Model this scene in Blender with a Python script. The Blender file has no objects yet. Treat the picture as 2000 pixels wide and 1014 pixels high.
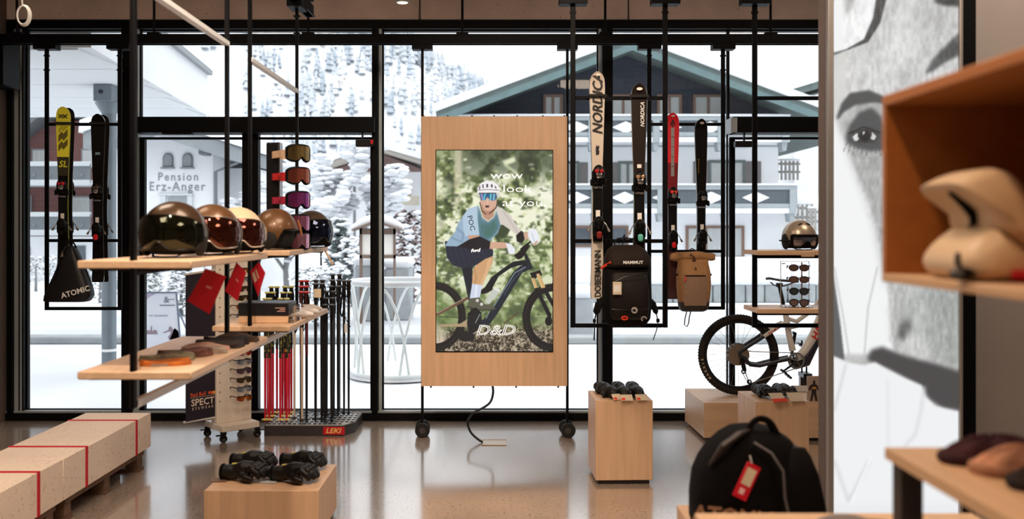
import bpy, bmesh, math, random
import numpy as np
from mathutils import Vector, Matrix

SC = bpy.context.scene
COL = SC.collection
RND = random.Random(11)
PI = math.pi
F, CX, CY, EYE = 1800.0, 975.0, 447.0, 1.75      # focal length, principal point (2000x1014 frame), eye height

# ---------------------------------------------------------------- camera
cam_data = bpy.data.cameras.new('camera')
cam = bpy.data.objects.new('camera', cam_data)
COL.objects.link(cam)
cam.location = (0, 0, EYE)
cam.rotation_euler = (PI / 2, 0, 0)
cam_data.sensor_width = 36
cam_data.lens = 36 * F / 2000
cam_data.shift_x = (1000 - CX) / 2000
cam_data.shift_y = -(507 - CY) / 2000
cam_data.clip_start = 0.05
cam_data.clip_end = 900
cam_data.dof.use_dof = True
cam_data.dof.focus_distance = 7.6
cam_data.dof.aperture_fstop = 2.0
SC.camera = cam

# ---------------------------------------------------------------- world: even winter overcast
wd = bpy.data.worlds.new('overcast_sky')
SC.world = wd
wd.use_nodes = True
wn, wl = wd.node_tree.nodes, wd.node_tree.links
bg = wn['Background']
w_tc = wn.new('ShaderNodeTexCoord'); w_sep = wn.new('ShaderNodeSeparateXYZ'); w_map = wn.new('ShaderNodeMapRange')
wl.new(w_tc.outputs['Generated'], w_sep.inputs[0]); wl.new(w_sep.outputs['Z'], w_map.inputs['Value'])
w_map.inputs['From Min'].default_value = 0.0; w_map.inputs['From Max'].default_value = 1.0      # overcast: brighter towards the zenith
w_map.inputs['To Min'].default_value = 0.82; w_map.inputs['To Max'].default_value = 3.3
wl.new(w_map.outputs['Result'], bg.inputs['Strength'])
bg.inputs['Color'].default_value = (0.97, 0.985, 1.0, 1)

# ---------------------------------------------------------------- exposure and lamps
SC.view_settings.view_transform = 'Standard'
SC.view_settings.look = 'None'
SC.view_settings.exposure = 0.0
SC.view_settings.gamma = 1.0
SC.view_settings.use_curve_mapping = False
SC.cycles.use_denoising = True
SC.cycles.max_bounces = 8
SC.cycles.transparent_max_bounces = 24
SC.cycles.sample_clamp_indirect = 6

def area_light(name, loc, power, size, col, target=None, spread=PI):
    d = bpy.data.lights.new(name, 'AREA')
    d.energy = power; d.shape = 'RECTANGLE'; d.size, d.size_y = size; d.color = col; d.spread = spread
    o = bpy.data.objects.new(name, d); COL.objects.link(o); o.location = loc
    if target is not None:
        o.rotation_euler = (Vector(target) - Vector(loc)).to_track_quat('-Z', 'Y').to_euler()
    return o

WARM = (1.0, 0.79, 0.60)
area_light('ceiling_lamp_light', (-2.2, 1.6, 4.2), 72, (1.2, 1.2), WARM)
area_light('ceiling_lamp_light', (1.6, 1.2, 4.2), 72, (1.2, 1.2), WARM)
area_light('ceiling_lamp_light', (-0.2, 3.6, 4.2), 84, (1.2, 1.2), WARM)
area_light('ceiling_lamp_light', (-2.6, 5.0, 4.2), 34, (1.0, 1.0), WARM)
area_light('ceiling_lamp_light', (2.9, 5.4, 4.2), 36, (1.0, 1.0), WARM)
def spot(loc, target, power, ang, blend=0.5, size=0.06, col=WARM):
    d = bpy.data.lights.new('spot_lamp_light', 'SPOT')
    d.energy = power; d.spot_size = math.radians(ang); d.spot_blend = blend; d.shadow_soft_size = size; d.color = col
    o = bpy.data.objects.new('spot_lamp_light', d); COL.objects.link(o); o.location = loc
    o.rotation_euler = (Vector(target) - Vector(loc)).to_track_quat('-Z', 'Y').to_euler()
    return o
spot((0.3, 3.2, 4.1), (0.0, 7.75, 1.6), 290, 46)
spot((0.18, 0.9, 3.35), (0.95, 1.9, 1.75), 52, 60, col=(1.0, 0.6, 0.33))
spot((2.2, 3.3, 4.1), (1.9, 7.0, 0.5), 190, 60)
spot((-1.2, 2.4, 4.1), (-1.5, 5.4, 0.4), 320, 60)

# ---------------------------------------------------------------- colour and materials
def lin(c):
    return tuple(((x / 255) / 12.92 if x / 255 <= 0.04045 else ((x / 255 + 0.055) / 1.055) ** 2.4) for x in c)

MATS = {}
def M(name, col, rough=0.5, metal=0.0, var=0.0, ns=6.0, stretch=(1, 1, 1), bump=0.0, bs=None, col2=None, spec=0.36, coat=0.0,
      detail=4.0, ramp=(0.3, 0.7), speck=None, emit=0.0, trans=0.0, sheen=0.0):
    """procedural surface: noise between two tones, optional specks and relief"""
    if name in MATS:
        return MATS[name]
    m = bpy.data.materials.new(name); m.use_nodes = True
    nt = m.node_tree; n = nt.nodes; l = nt.links
    b = n['Principled BSDF']
    c = lin(col)
    b.inputs['Base Color'].default_value = (*c, 1)
    b.inputs['Roughness'].default_value = rough
    b.inputs['Metallic'].default_value = metal
    b.inputs['Specular IOR Level'].default_value = spec
    b.inputs['Coat Weight'].default_value = coat
    b.inputs['Sheen Weight'].default_value = sheen
    if trans:
        b.inputs['Transmission Weight'].default_value = trans
    tc = n.new('ShaderNodeTexCoord'); mp = n.new('ShaderNodeMapping')
    mp.inputs['Scale'].default_value = stretch
    l.new(tc.outputs['Object'], mp.inputs['Vector'])
    nz = n.new('ShaderNodeTexNoise'); nz.inputs['Scale'].default_value = ns; nz.inputs['Detail'].default_value = detail
    l.new(mp.outputs['Vector'], nz.inputs['Vector'])
    out_col = None
    if var or col2:
        r = n.new('ShaderNodeValToRGB')
        r.color_ramp.elements[0].position, r.color_ramp.elements[1].position = ramp
        ca = tuple(max(0, x * (1 - var)) for x in c)
        cb = lin(col2) if col2 else tuple(min(1, x * (1 + var)) for x in c)
        r.color_ramp.elements[0].color = (*ca, 1); r.color_ramp.elements[1].color = (*cb, 1)
        l.new(nz.outputs['Fac'], r.inputs['Fac'])
        out_col = r.outputs['Color']
    for sp in (speck or ()):
        scol, sscale, thr = sp
        vo = n.new('ShaderNodeTexNoise'); vo.inputs['Scale'].default_value = sscale; vo.inputs['Detail'].default_value = 2
        l.new(tc.outputs['Object'], vo.inputs['Vector'])
        rr = n.new('ShaderNodeValToRGB'); rr.color_ramp.elements[0].position = thr; rr.color_ramp.elements[1].position = thr + 0.03
        l.new(vo.outputs['Fac'], rr.inputs['Fac'])
        mx = n.new('ShaderNodeMixRGB'); mx.inputs['Color2'].default_value = (*lin(scol), 1)
        if out_col is None:
            mx.inputs['Color1'].default_value = (*c, 1)
        else:
            l.new(out_col, mx.inputs['Color1'])
        l.new(rr.outputs['Color'], mx.inputs['Fac'])
        out_col = mx.outputs['Color']
    if out_col is not None:
        l.new(out_col, b.inputs['Base Color'])
    if emit:
        b.inputs['Emission Color'].default_value = (*c, 1); b.inputs['Emission Strength'].default_value = emit
        if out_col is not None:
            l.new(out_col, b.inputs['Emission Color'])
    if bump:
        n2 = nz
        if bs:
            n2 = n.new('ShaderNodeTexNoise'); n2.inputs['Scale'].default_value = bs; n2.inputs['Detail'].default_value = 3
            l.new(mp.outputs['Vector'], n2.inputs['Vector'])
        bp = n.new('ShaderNodeBump'); bp.inputs['Strength'].default_value = bump; bp.inputs['Distance'].default_value = 0.01
        l.new(n2.outputs['Fac'], bp.inputs['Height']); l.new(bp.outputs['Normal'], b.inputs['Normal'])
    MATS[name] = m
    return m

def glass_mat(name, tint=(1, 1, 1), gloss=0.06):
    if name in MATS: return MATS[name]
    m = bpy.data.materials.new(name); m.use_nodes = True
    nt = m.node_tree; n = nt.nodes; l = nt.links
    n.remove(n['Principled BSDF'])
    t = n.new('ShaderNodeBsdfTransparent'); t.inputs['Color'].default_value = (*tint, 1)
    g = n.new('ShaderNodeBsdfGlossy'); g.inputs['Roughness'].default_value = 0.02
    fr = n.new('ShaderNodeFresnel'); fr.inputs['IOR'].default_value = 1.3
    mu = n.new('ShaderNodeMath'); mu.operation = 'MULTIPLY'; mu.inputs[1].default_value = gloss / 0.06
    l.new(fr.outputs['Fac'], mu.inputs[0])
    mx = n.new('ShaderNodeMixShader')
    l.new(mu.outputs[0], mx.inputs['Fac']); l.new(t.outputs[0], mx.inputs[1]); l.new(g.outputs[0], mx.inputs[2])
    l.new(mx.outputs[0], n['Material Output'].inputs['Surface'])
    MATS[name] = m
    return m

def print_mat(name, strength, rough=0.4):
    """a lit print or screen: its picture is stored per vertex in the attribute 'picture'"""
    m = bpy.data.materials.new(name); m.use_nodes = True
    nt = m.node_tree; n = nt.nodes; l = nt.links; b = n['Principled BSDF']
    a = n.new('ShaderNodeVertexColor'); a.layer_name = 'picture'
    b.inputs['Roughness'].default_value = rough
    if strength:
        b.inputs['Base Color'].default_value = (0.02, 0.02, 0.02, 1)
        b.inputs['Specular IOR Level'].default_value = 0.2
        l.new(a.outputs['Color'], b.inputs['Emission Color']); b.inputs['Emission Strength'].default_value = strength
    else:
        l.new(a.outputs['Color'], b.inputs['Base Color'])
    return m

# ---------------------------------------------------------------- mesh builder
def W(px, py, y):
    """the point at depth y that stands behind pixel (px, py) of the photograph"""
    return Vector(((px - CX) / F * y, y, EYE - (py - CY) / F * y))
def X(px, y): return (px - CX) / F * y
def Z(py, y): return EYE - (py - CY) / F * y
def T(x, y, z): return Matrix.Translation((x, y, z))
def RX(a): return Matrix.Rotation(a, 4, 'X')
def RY(a): return Matrix.Rotation(a, 4, 'Y')
def RZ(a): return Matrix.Rotation(a, 4, 'Z')
def S(x, y, z): return Matrix.Diagonal((x, y, z, 1))
FRONT = RX(PI / 2)             # turns flat xy work to stand upright facing -Y

_boxcache = {}
class MB:
    def __init__(s): s.v = []; s.f = []; s.mi = []
    def add(s, vs, fs, m=0, mat=None):
        k = len(s.v)
        if mat is not None: vs = [mat @ Vector(p) for p in vs]
        s.v.extend(tuple(p) for p in vs)
        s.f.extend(tuple(i + k for i in q) for q in fs); s.mi.extend([m] * len(fs))
        return s
    def box(s, x0, x1, y0, y1, z0, z1, b=0.0, m=0, mat=None):
        x0, x1 = min(x0, x1), max(x0, x1); y0, y1 = min(y0, y1), max(y0, y1); z0, z1 = min(z0, z1), max(z0, z1)
        if b <= 0:
            vs = [(x, y, z) for z in (z0, z1) for y in (y0, y1) for x in (x0, x1)]
            fs = [(0, 2, 3, 1), (4, 5, 7, 6), (0, 1, 5, 4), (2, 6, 7, 3), (0, 4, 6, 2), (1, 3, 7, 5)]
            return s.add(vs, fs, m, mat)
        dx, dy, dz = x1 - x0, y1 - y0, z1 - z0
        b = min(b, dx * .49, dy * .49, dz * .49)
        vs = []; idx = {}
        for cx in (0, 1):
            for cy in (0, 1):
                for cz in (0, 1):
                    for a in range(3):
                        p = [(x0, x1)[cx], (y0, y1)[cy], (z0, z1)[cz]]
                        for k, c in enumerate((cx, cy, cz)):
                            if k != a: p[k] += b if c == 0 else -b
                        idx[cx, cy, cz, a] = len(vs); vs.append(p)
        fs = []
        def quad(q, nrm):
            pts = [Vector(vs[i]) for i in q]; n = (pts[1] - pts[0]).cross(pts[2] - pts[0])
            fs.append(tuple(q) if n.dot(nrm) > 0 else tuple(reversed(q)))
        for a in range(3):
            o = [k for k in range(3) if k != a]
            for c in (0, 1):
                ring = []
                for u, w in ((0, 0), (1, 0), (1, 1), (0, 1)):
                    k = [0, 0, 0]; k[a] = c; k[o[0]] = u; k[o[1]] = w; ring.append(idx[k[0], k[1], k[2], a])
                nn = Vector((0, 0, 0)); nn[a] = 1 if c else -1; quad(ring, nn)
            for u in (0, 1):
                for w in (0, 1):
                    q = []
                    for c, fa in ((0, o[0]), (1, o[0]), (1, o[1]), (0, o[1])):
                        k = [0, 0, 0]; k[a] = c; k[o[0]] = u; k[o[1]] = w; q.append(idx[k[0], k[1], k[2], fa])
                    nn = Vector((0, 0, 0)); nn[o[0]] = 1 if u else -1; nn[o[1]] = 1 if w else -1; quad(q, nn)
        for cx in (0, 1):
            for cy in (0, 1):
                for cz in (0, 1):
                    quad([idx[cx, cy, cz, a] for a in range(3)], Vector((cx - .5, cy - .5, cz - .5)))
        return s.add(vs, fs, m, mat)
    def loft(s, rings, m=0, cap=True, closed=False, mat=None):
        n = len(rings[0]); vs = [p for r in rings for p in r]; fs = []
        k = len(rings)
        for i in range(k if closed else k - 1):
            a, b = i * n, ((i + 1) % k) * n
            for j in range(n):
                j2 = (j + 1) % n
                fs.append((a + j, a + j2, b + j2, b + j))
        if cap and not closed:
            fs.append(tuple(reversed(range(n)))); fs.append(tuple(range((k - 1) * n, k * n)))
        return s.add(vs, fs, m, mat)
    def tube(s, pts, r, n=8, m=0, cap=True, closed=False, mat=None, flat=1.0):
        pts = [Vector(p) for p in pts]; k = len(pts)
        rs = r if isinstance(r, (list, tuple)) else [r] * k
        t0 = None; u = None; rings = []
        for i, p in enumerate(pts):
            if closed: t = pts[(i + 1) % k] - pts[i - 1]
            else: t = pts[min(i + 1, k - 1)] - pts[max(i - 1, 0)]
            t = t.normalized() if t.length > 1e-9 else Vector((0, 0, 1))
            if u is None:
                u = t.cross(Vector((0, 0, 1)))
                if u.length < 0.05: u = t.cross(Vector((0, 1, 0)))
            u = u - t * u.dot(t); u.normalize(); w = t.cross(u)
            rings.append([p + (u * math.cos(2 * PI * j / n) + w * math.sin(2 * PI * j / n) * flat) * rs[i] for j in range(n)])
        return s.loft(rings, m, cap, closed, mat)
    def cyl(s, p0, p1, r, n=12, m=0, r1=None, mat=None):
        return s.tube([p0, p1], [r, r if r1 is None else r1], n, m, mat=mat)
    def rev(s, prof, n=20, m=0, mat=None, cap=True):
        rings = [[(r * math.cos(2 * PI * j / n), r * math.sin(2 * PI * j / n), z) for j in range(n)] for r, z in prof]
        return s.loft(rings, m, cap, mat=mat)
    def ell(s, c, r, nu=14, nv=9, m=0, mat=None):
        if isinstance(r, (int, float)): r = (r, r, r)
        rings = []
        for i in range(nv + 1):
            a = -PI / 2 + PI * i / nv; a = max(-PI / 2 + .02, min(PI / 2 - .02, a))
            rings.append([(c[0] + r[0] * math.cos(a) * math.cos(2 * PI * j / nu), c[1] + r[1] * math.cos(a) * math.sin(2 * PI * j / nu), c[2] + r[2] * math.sin(a)) for j in range(nu)])
        return s.loft(rings, m, True, mat=mat)
    def prism(s, poly, t, m=0, mat=None):
        """flat outline in xy, thick from z=0 to z=t"""
        n = len(poly)
        ar = sum(poly[i][0] * poly[(i + 1) % n][1] - poly[(i + 1) % n][0] * poly[i][1] for i in range(n))
        if ar < 0: poly = list(reversed(poly))
        if t == 0:
            return s.add([(x, y, 0) for x, y in poly], [tuple(range(n))], m, mat)
        vs = [(x, y, 0) for x, y in poly] + [(x, y, t) for x, y in poly]
        fs = [tuple(reversed(range(n))), tuple(range(n, 2 * n))] + [(i, (i + 1) % n, n + (i + 1) % n, n + i) for i in range(n)]
        return s.add(vs, fs, m, mat)
    def grid(s, fn, nu, nv, m=0, wrap=False, mat=None):
        vs = [fn(i / nu, j / nv) for j in range(nv + 1) for i in range(nu + 1)]
        fs = [(j * (nu + 1) + i, j * (nu + 1) + i + 1, (j + 1) * (nu + 1) + i + 1, (j + 1) * (nu + 1) + i) for j in range(nv) for i in range(nu)]
        return s.add(vs, fs, m, mat)
    def text(s, txt, size, mat, m=0, shear=0.0, bold=0.0, outline=0.0, align='CENTER', space=1.0, wide=1.0):
        c = bpy.data.curves.new('lettering', 'FONT'); c.body = txt; c.size = size; c.shear = shear; c.offset = bold * size
        c.align_x = align; c.align_y = 'CENTER'; c.resolution_u = 2; c.space_character = space
        if outline: c.fill_mode = 'NONE'; c.bevel_depth = outline; c.bevel_resolution = 0
        o = bpy.data.objects.new('lettering', c); COL.objects.link(o)
        dg = bpy.context.evaluated_depsgraph_get(); dg.update()
        me = bpy.data.meshes.new_from_object(o.evaluated_get(dg))
        s.add([(v.co.x * wide, v.co.y, v.co.z) for v in me.vertices], [tuple(p.vertices) for p in me.polygons], m, mat)
        bpy.data.objects.remove(o); bpy.data.curves.remove(c); bpy.data.meshes.remove(me)
        return s
    def xf(s, mat):
        s.v = [tuple(mat @ Vector(p)) for p in s.v]; return s
    def build(s, name, mats, parent=None, loc=None, smooth=38, fuse=0.0, subdiv=0):
        me = bpy.data.meshes.new(name)
        off = Vector(loc) if loc is not None else (world_loc(parent) if parent is not None else Vector((0, 0, 0)))
        me.from_pydata([(p[0] - off.x, p[1] - off.y, p[2] - off.z) for p in s.v], [], s.f)
        mats = mats if isinstance(mats, (list, tuple)) else [mats]
        for q in mats: me.materials.append(q)
        if len(mats) > 1: me.polygons.foreach_set('material_index', s.mi)
        if fuse:
            o = bpy.data.objects.new('fuse', me); COL.objects.link(o)
            md = o.modifiers.new('r', 'REMESH'); md.mode = 'VOXEL'; md.voxel_size = fuse
            m2 = o.modifiers.new('s', 'SMOOTH'); m2.iterations = 4; m2.factor = 0.5
            dg = bpy.context.evaluated_depsgraph_get(); dg.update()
            me2 = bpy.data.meshes.new_from_object(o.evaluated_get(dg)); me2.name = name
            bpy.data.objects.remove(o); me = me2
            me.materials.clear()
            for q in mats: me.materials.append(q)
        if smooth:
            me.polygons.foreach_set('use_smooth', [True] * len(me.polygons))
            if not fuse: me.set_sharp_from_angle(angle=math.radians(smooth))
        me.update()
        o = bpy.data.objects.new(name, me); COL.objects.link(o)
        if loc is not None: o.location = loc
        if parent is not None: o.parent = parent
        return o

def world_loc(o):
    v = Vector((0, 0, 0))
    while o is not None:
        v += o.location; o = o.parent
    return v
def tag(o, label=None, cat=None, group=None, kind=None):
    if label: o['label'] = label
    if cat: o['category'] = cat
    if group: o['group'] = group
    if kind: o['kind'] = kind
    return o
def thing(name, label, cat, loc=(0, 0, 0), group=None, rz=0.0):
    o = bpy.data.objects.new(name, None); COL.objects.link(o)
    o.location = loc; o.rotation_euler = (0, 0, rz); o.empty_display_size = 0.1
    return tag(o, label, cat, group)
def setting(name, loc=(0, 0, 0)):
    o = bpy.data.objects.new(name, None); COL.objects.link(o); o.location = loc; o['kind'] = 'structure'
    return o
def struct(name, mb, mat, **k):
    return tag(mb.build(name, mat, **k), kind='structure')
def kids(o): return list(o.children)
def copy_tree(o, parent=None):
    c = o.copy(); COL.objects.link(c)
    if parent is not None: c.parent = parent
    for ch in kids(o): copy_tree(ch, c)
    return c
def place(o, loc, rz=0.0, label=None, group=None, rot=None):
    o.location = loc; o.rotation_euler = rot if rot is not None else (0, 0, rz)
    if label: o['label'] = label
    if group: o['group'] = group
    return o
def rrect(w, h, r, n=4):
    p = []
    for cx, cy, a0 in ((w / 2 - r, h / 2 - r, 0), (-w / 2 + r, h / 2 - r, PI / 2), (-w / 2 + r, -h / 2 + r, PI), (w / 2 - r, -h / 2 + r, 1.5 * PI)):
        for k in range(n + 1):
            a = a0 + PI / 2 * k / n; p.append((cx + r * math.cos(a), cy + r * math.sin(a)))
    return p
def sring(cx, cy, z, rx, ry, e=3.0, n=24):
    """a squarish ring at height z"""
    out = []
    for j in range(n):
        a = 2 * PI * j / n; c, q = math.cos(a), math.sin(a)
        out.append((cx + rx * math.copysign(abs(c) ** (2 / e), c), cy + ry * math.copysign(abs(q) ** (2 / e), q), z))
    return out
def lerp(a, b, t): return a + (b - a) * t
def interp(t, keys):
    for (a, va), (b, vb) in zip(keys, keys[1:]):
        if t <= b:
            return va + (vb - va) * (t - a) / (b - a) if b > a else vb
    return keys[-1][1]
def shift(o, delta):
    o.location = Vector(o.location) + Vector(delta)

# ---------------------------------------------------------------- the materials used all over
def wood(name, col, axis, dark=0.10):
    st = {'x': (0.6, 9, 9), 'y': (9, 0.6, 9), 'z': (9, 9, 0.6)}[axis]
    return M(name, col, 0.42, var=dark, ns=3.2, stretch=st, detail=7, bump=0.05, ramp=(0.3, 0.72))
BLACK = M('black_powder_coat', (9, 9, 12), 0.5, var=0.1, ns=30, spec=0.08)
BLACKG = M('black_gloss_plastic', (10, 10, 11), 0.3, spec=0.3)
RUBBER = M('black_rubber', (22, 21, 21), 0.75, bump=0.1, ns=90)
FABRIC = M('black_nylon_fabric', (10, 9, 9), 0.8, var=0.25, ns=160, bump=0.25, spec=0.12)
STRAP = M('black_webbing', (12, 11, 13), 0.85, bump=0.2, ns=220, spec=0.2)
ALU = M('brushed_aluminium', (176, 184, 188), 0.32, 0.9, var=0.06, ns=4, stretch=(1, 1, 60))
ALUP = M('pale_aluminium_strip', (168, 176, 180), 0.4, 0.3, var=0.05, ns=5)
STEELD = M('dark_steel', (52, 54, 58), 0.35, 0.8, var=0.1, ns=12)
CHROME = M('chrome_metal', (190, 190, 192), 0.16, 1.0)
MAPLE_Z = wood('maple_upright_grain', (210, 172, 138), 'z')
MAPLE_Y = wood('maple_lengthwise_grain', (212, 178, 146), 'y')
MAPLE_X = wood('maple_crosswise_grain', (212, 176, 142), 'x')
WHITEP = M('white_paint', (235, 236, 236), 0.5, var=0.03, ns=10)
CARD = M('cream_card', (214, 198, 172), 0.6, var=0.05, ns=20)
REDTAG = M('red_card', (200, 18, 40), 0.5, var=0.08, ns=12)
PAPER = M('white_paper', (232, 228, 222), 0.6, var=0.02, ns=20)
LETW = M('white_print', (228, 228, 226), 0.5, var=0.03, ns=30)
LETB = M('black_print', (22, 22, 24), 0.5, var=0.03, ns=30)
ORANGE = M('orange_red_plastic', (226, 62, 34), 0.45, var=0.05, ns=20)
RED = M('red_gloss', (206, 20, 34), 0.3, var=0.05, ns=20, coat=0.4)
GLASS = glass_mat('window_glass', (0.985, 0.992, 0.995), 0.05)
ACRYLIC = glass_mat('clear_acrylic', (0.94, 0.95, 0.96), 0.12)
SNOW = M('fresh_snow', (226, 229, 233), 0.8, var=0.035, ns=0.9, bump=0.35, bs=2.5, spec=0.2)
SNOWT = M('soft_roof_snow', (228, 231, 235), 0.85, var=0.02, ns=2.0, bump=0.15, bs=6, spec=0.2)
# ================================================================ the room
YF = 8.44
CONC = M('concrete', (206, 188, 178), 0.75, var=0.16, ns=2.2, bump=0.15, bs=14, detail=8, speck=[((86, 74, 66), 60, 0.70)])
PLASTER = M('grey_plaster', (138, 132, 130), 0.85, var=0.05, ns=3, bump=0.05, bs=60)
DARKWALL = M('dark_wall_paint', (58, 52, 50), 0.8, var=0.08, ns=4)
FLOOR = M('polished_terrazzo', (168, 152, 138), 0.2, var=0.16, ns=1.6, detail=8, spec=1.0, coat=1.0,
          speck=[((92, 78, 68), 46, 0.62), ((196, 186, 172), 70, 0.66), ((64, 56, 50), 120, 0.68)])
_fl = FLOOR.node_tree.nodes['Principled BSDF']; _fl.inputs['Coat IOR'].default_value = 2.5; _fl.inputs['Coat Roughness'].default_value = 0.12
struct('floor', MB().box(-5.0, 5.4, -2.6, 8.72, -0.2, 0), FLOOR)
struct('ceiling', MB().box(-5.0, 5.4, -2.6, 8.72, 4.45, 4.65), CONC)
struct('wall_left', MB().box(-4.72, -4.50, -2.4, YF, 0, 4.45), M('brown_wall', (96, 82, 74), 0.8, var=0.08, ns=3))
struct('wall_right', MB().box(5.1, 5.3, -2.4, YF, 0, 4.45), PLASTER)
struct('wall_back', MB().box(-4.72, 5.3, -2.6, -2.4, 0, 4.45), PLASTER)
lint = setting('wall_front', (0, YF, 3.64))
joints = [-4.72, X(-60, YF), X(820, YF), X(1227, YF), X(1700, YF), 5.3]
for a, b in zip(joints, joints[1:]):
    MB().box(a + .006, b - .006, YF - .02, YF + .28, Z(40, YF), 4.45, b=.008).build('concrete_panel', CONC, lint)
MB().box(-4.72, 5.3, YF + .01, YF + .28, Z(40, YF) + .002, 4.44).build('backing', M('joint_grey', (84, 76, 70), 0.9), lint)

# glazing: black frames, pale seals and clear panes
FB = M('black_window_frame', (8, 9, 12), 0.5, var=0.08, ns=20, spec=0.1)
z0, z1 = Z(803, YF), Z(57, YF)
fr = setting('trim_1', (0, YF, 0))
MB().box(-4.5, 5.1, YF - .03, YF + .16, z1, Z(40, YF)).build('head_rail', FB, fr)
MB().box(-4.5, 5.1, YF - .05, YF + .16, 0.0, z0 - .012).build('bottom_rail', FB, fr)
MB().box(-4.5, 5.1, YF - .03, YF + .05, z0 - .012, z0 + .006).build('drip_strip', ALUP, fr)
for i, (a, b) in enumerate(((20, 30), (242, 262), (728, 739), (1176, 1195), (1640, 1658))):
    MB().box(X(a, YF), X(b, YF), YF - .06, YF + .12, z0 - .01, z1).build('mullion', FB, fr)
for a, b, m in ((30, 38, ALUP), (38.5, 41, FB), (41, 45, ALUP), (45, 48, FB), (740.5, 745.5, ALUP), (1169, 1173.5, ALUP), (262.5, 271, ALUP)):
    MB().box(X(a, YF), X(b, YF), YF - .02, YF + .10, z0, z1).build('pale_seal' if m is ALUP else 'dark_seal', m, fr)
WN = 0
def window(pa, pb, ya, yb):
    global WN
    WN += 1
    xa, xb, zb, zt = X(pa, YF), X(pb, YF), Z(ya, YF), Z(yb, YF)
    w = setting('window_%d' % WN, ((xa + xb) / 2, YF + .05, zb))
    MB().box(xa, xb, YF + .045, YF + .057, zb, zt).build('pane', GLASS, w)
    f = .012
    m = MB()
    m.box(xa, xb, YF + .03, YF + .07, zb, zb + f); m.box(xa, xb, YF + .03, YF + .07, zt - f, zt)
    m.box(xa, xa + f, YF + .03, YF + .07, zb + f, zt - f); m.box(xb - f, xb, YF + .03, YF + .07, zb + f, zt - f)
    m.build('glazing_bead', FB, w)
    return w
window(48, 242, 803, 57)
window(271, 728, 232, 57)
window(746, 1169, 803, 57)
window(1195, 1424, 803, 57)
window(1424, 1640, 232, 57)
window(1658, 1850, 803, 57)

def door(n, x0, x1, split, end=None):
    xa, xb = X(x0, YF), X(x1, YF)
    d = setting('door_%d' % n, ((xa + xb) / 2, YF, 0))
    MB().box(xa, xb, YF - .16, YF + .1, Z(262, YF), Z(232, YF), b=.006).build('door_header', FB, d)
    if end:
        ea, eb = end
        MB().box(X(ea, YF), X(eb, YF), YF - .165, YF + .1, Z(262, YF), Z(234, YF)).build('header_end_cap', ALUP, d)
    ct, cb = Z(268, YF), Z(800, YF)
    edges = [x0 + 2] + split + [x1 - 2]
    for k in range(0, len(edges), 2):
        a, b = X(edges[k], YF), X(edges[k + 1], YF)
        lf = MB()
        s = .045
        lf.box(a, a + s, YF - .005, YF + .05, cb - .06, ct); lf.box(b - s, b, YF - .005, YF + .05, cb - .06, ct)
        lf.box(a + s, b - s, YF - .005, YF + .05, ct - .02, ct); lf.box(a + s, b - s, YF - .005, YF + .05, cb - .06, cb)
        leaf = lf.build('door_leaf', FB, d)
        MB().box(a + s, b - s, YF + .018, YF + .028, cb, ct - .02).build('pane', GLASS, leaf)
    return d
d1 = door(1, 271, 735, [488, 490])
MB().box(X(474, YF), X(505, YF), YF - .02, YF + .07, z0 - .02, Z(262, YF)).build('meeting_stile', FB, d1)
MB().box(X(330, YF), X(386, YF), YF - .17, YF - .1, Z(266.5, YF), Z(262, YF)).build('door_sensor', BLACKG, d1)
c1 = MB().box(X(699, YF), X(733, YF), YF - .14, YF - .06, Z(289, YF), Z(276, YF), b=.004).build('door_closer', BLACKG, d1)
MB().box(X(710, YF), X(713, YF), YF - .12, YF - .09, Z(276, YF), Z(262, YF)).build('closer_arm', BLACKG, c1)
MB().box(X(728, YF), X(733, YF), YF - .15, YF - .12, Z(284, YF), Z(276, YF)).build('red_tab', RED, c1)
d2 = door(2, 1424, 1640, [], end=(1419, 1431))
c2 = MB().box(X(1429, YF), X(1461, YF), YF - .14, YF - .06, Z(290, YF), Z(278, YF), b=.004).build('door_closer', BLACKG, d2)
MB().box(X(1446, YF), X(1448.5, YF), YF - .12, YF - .09, Z(278, YF), Z(262, YF)).build('closer_arm', BLACKG, c2)

# partition behind the light box
struct('wall_partition', MB().box(1.575, 5.1, 4.32, 4.46, 0, 4.45), PLASTER)
struct('trim_2', MB().box(2.135, 2.209, 4.27, 4.32, 0, 4.45), FB)

# dark loudspeaker high in the left corner
sp = thing('loudspeaker', 'black loudspeaker box fixed high in the corner beside the window', 'speaker', (-4.38, 8.2, Z(172, 8.2)))
xa = X(25, 8.2)
MB().box(-4.5, xa, 8.03, 8.33, Z(172, 8.2), Z(84, 8.2), b=.01).build('cabinet', BLACK, sp)
g = MB().box(-4.47, xa - .02, 8.018, 8.03, Z(168, 8.2), Z(90, 8.2), b=.004).build('grille', M('speaker_cloth', (30, 30, 33), .9, bump=.4, ns=300), sp)
MB().box(-4.5, -4.4, 8.33, 8.42, Z(140, 8.2), Z(110, 8.2)).build('wall_bracket', STEELD, sp)

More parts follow.
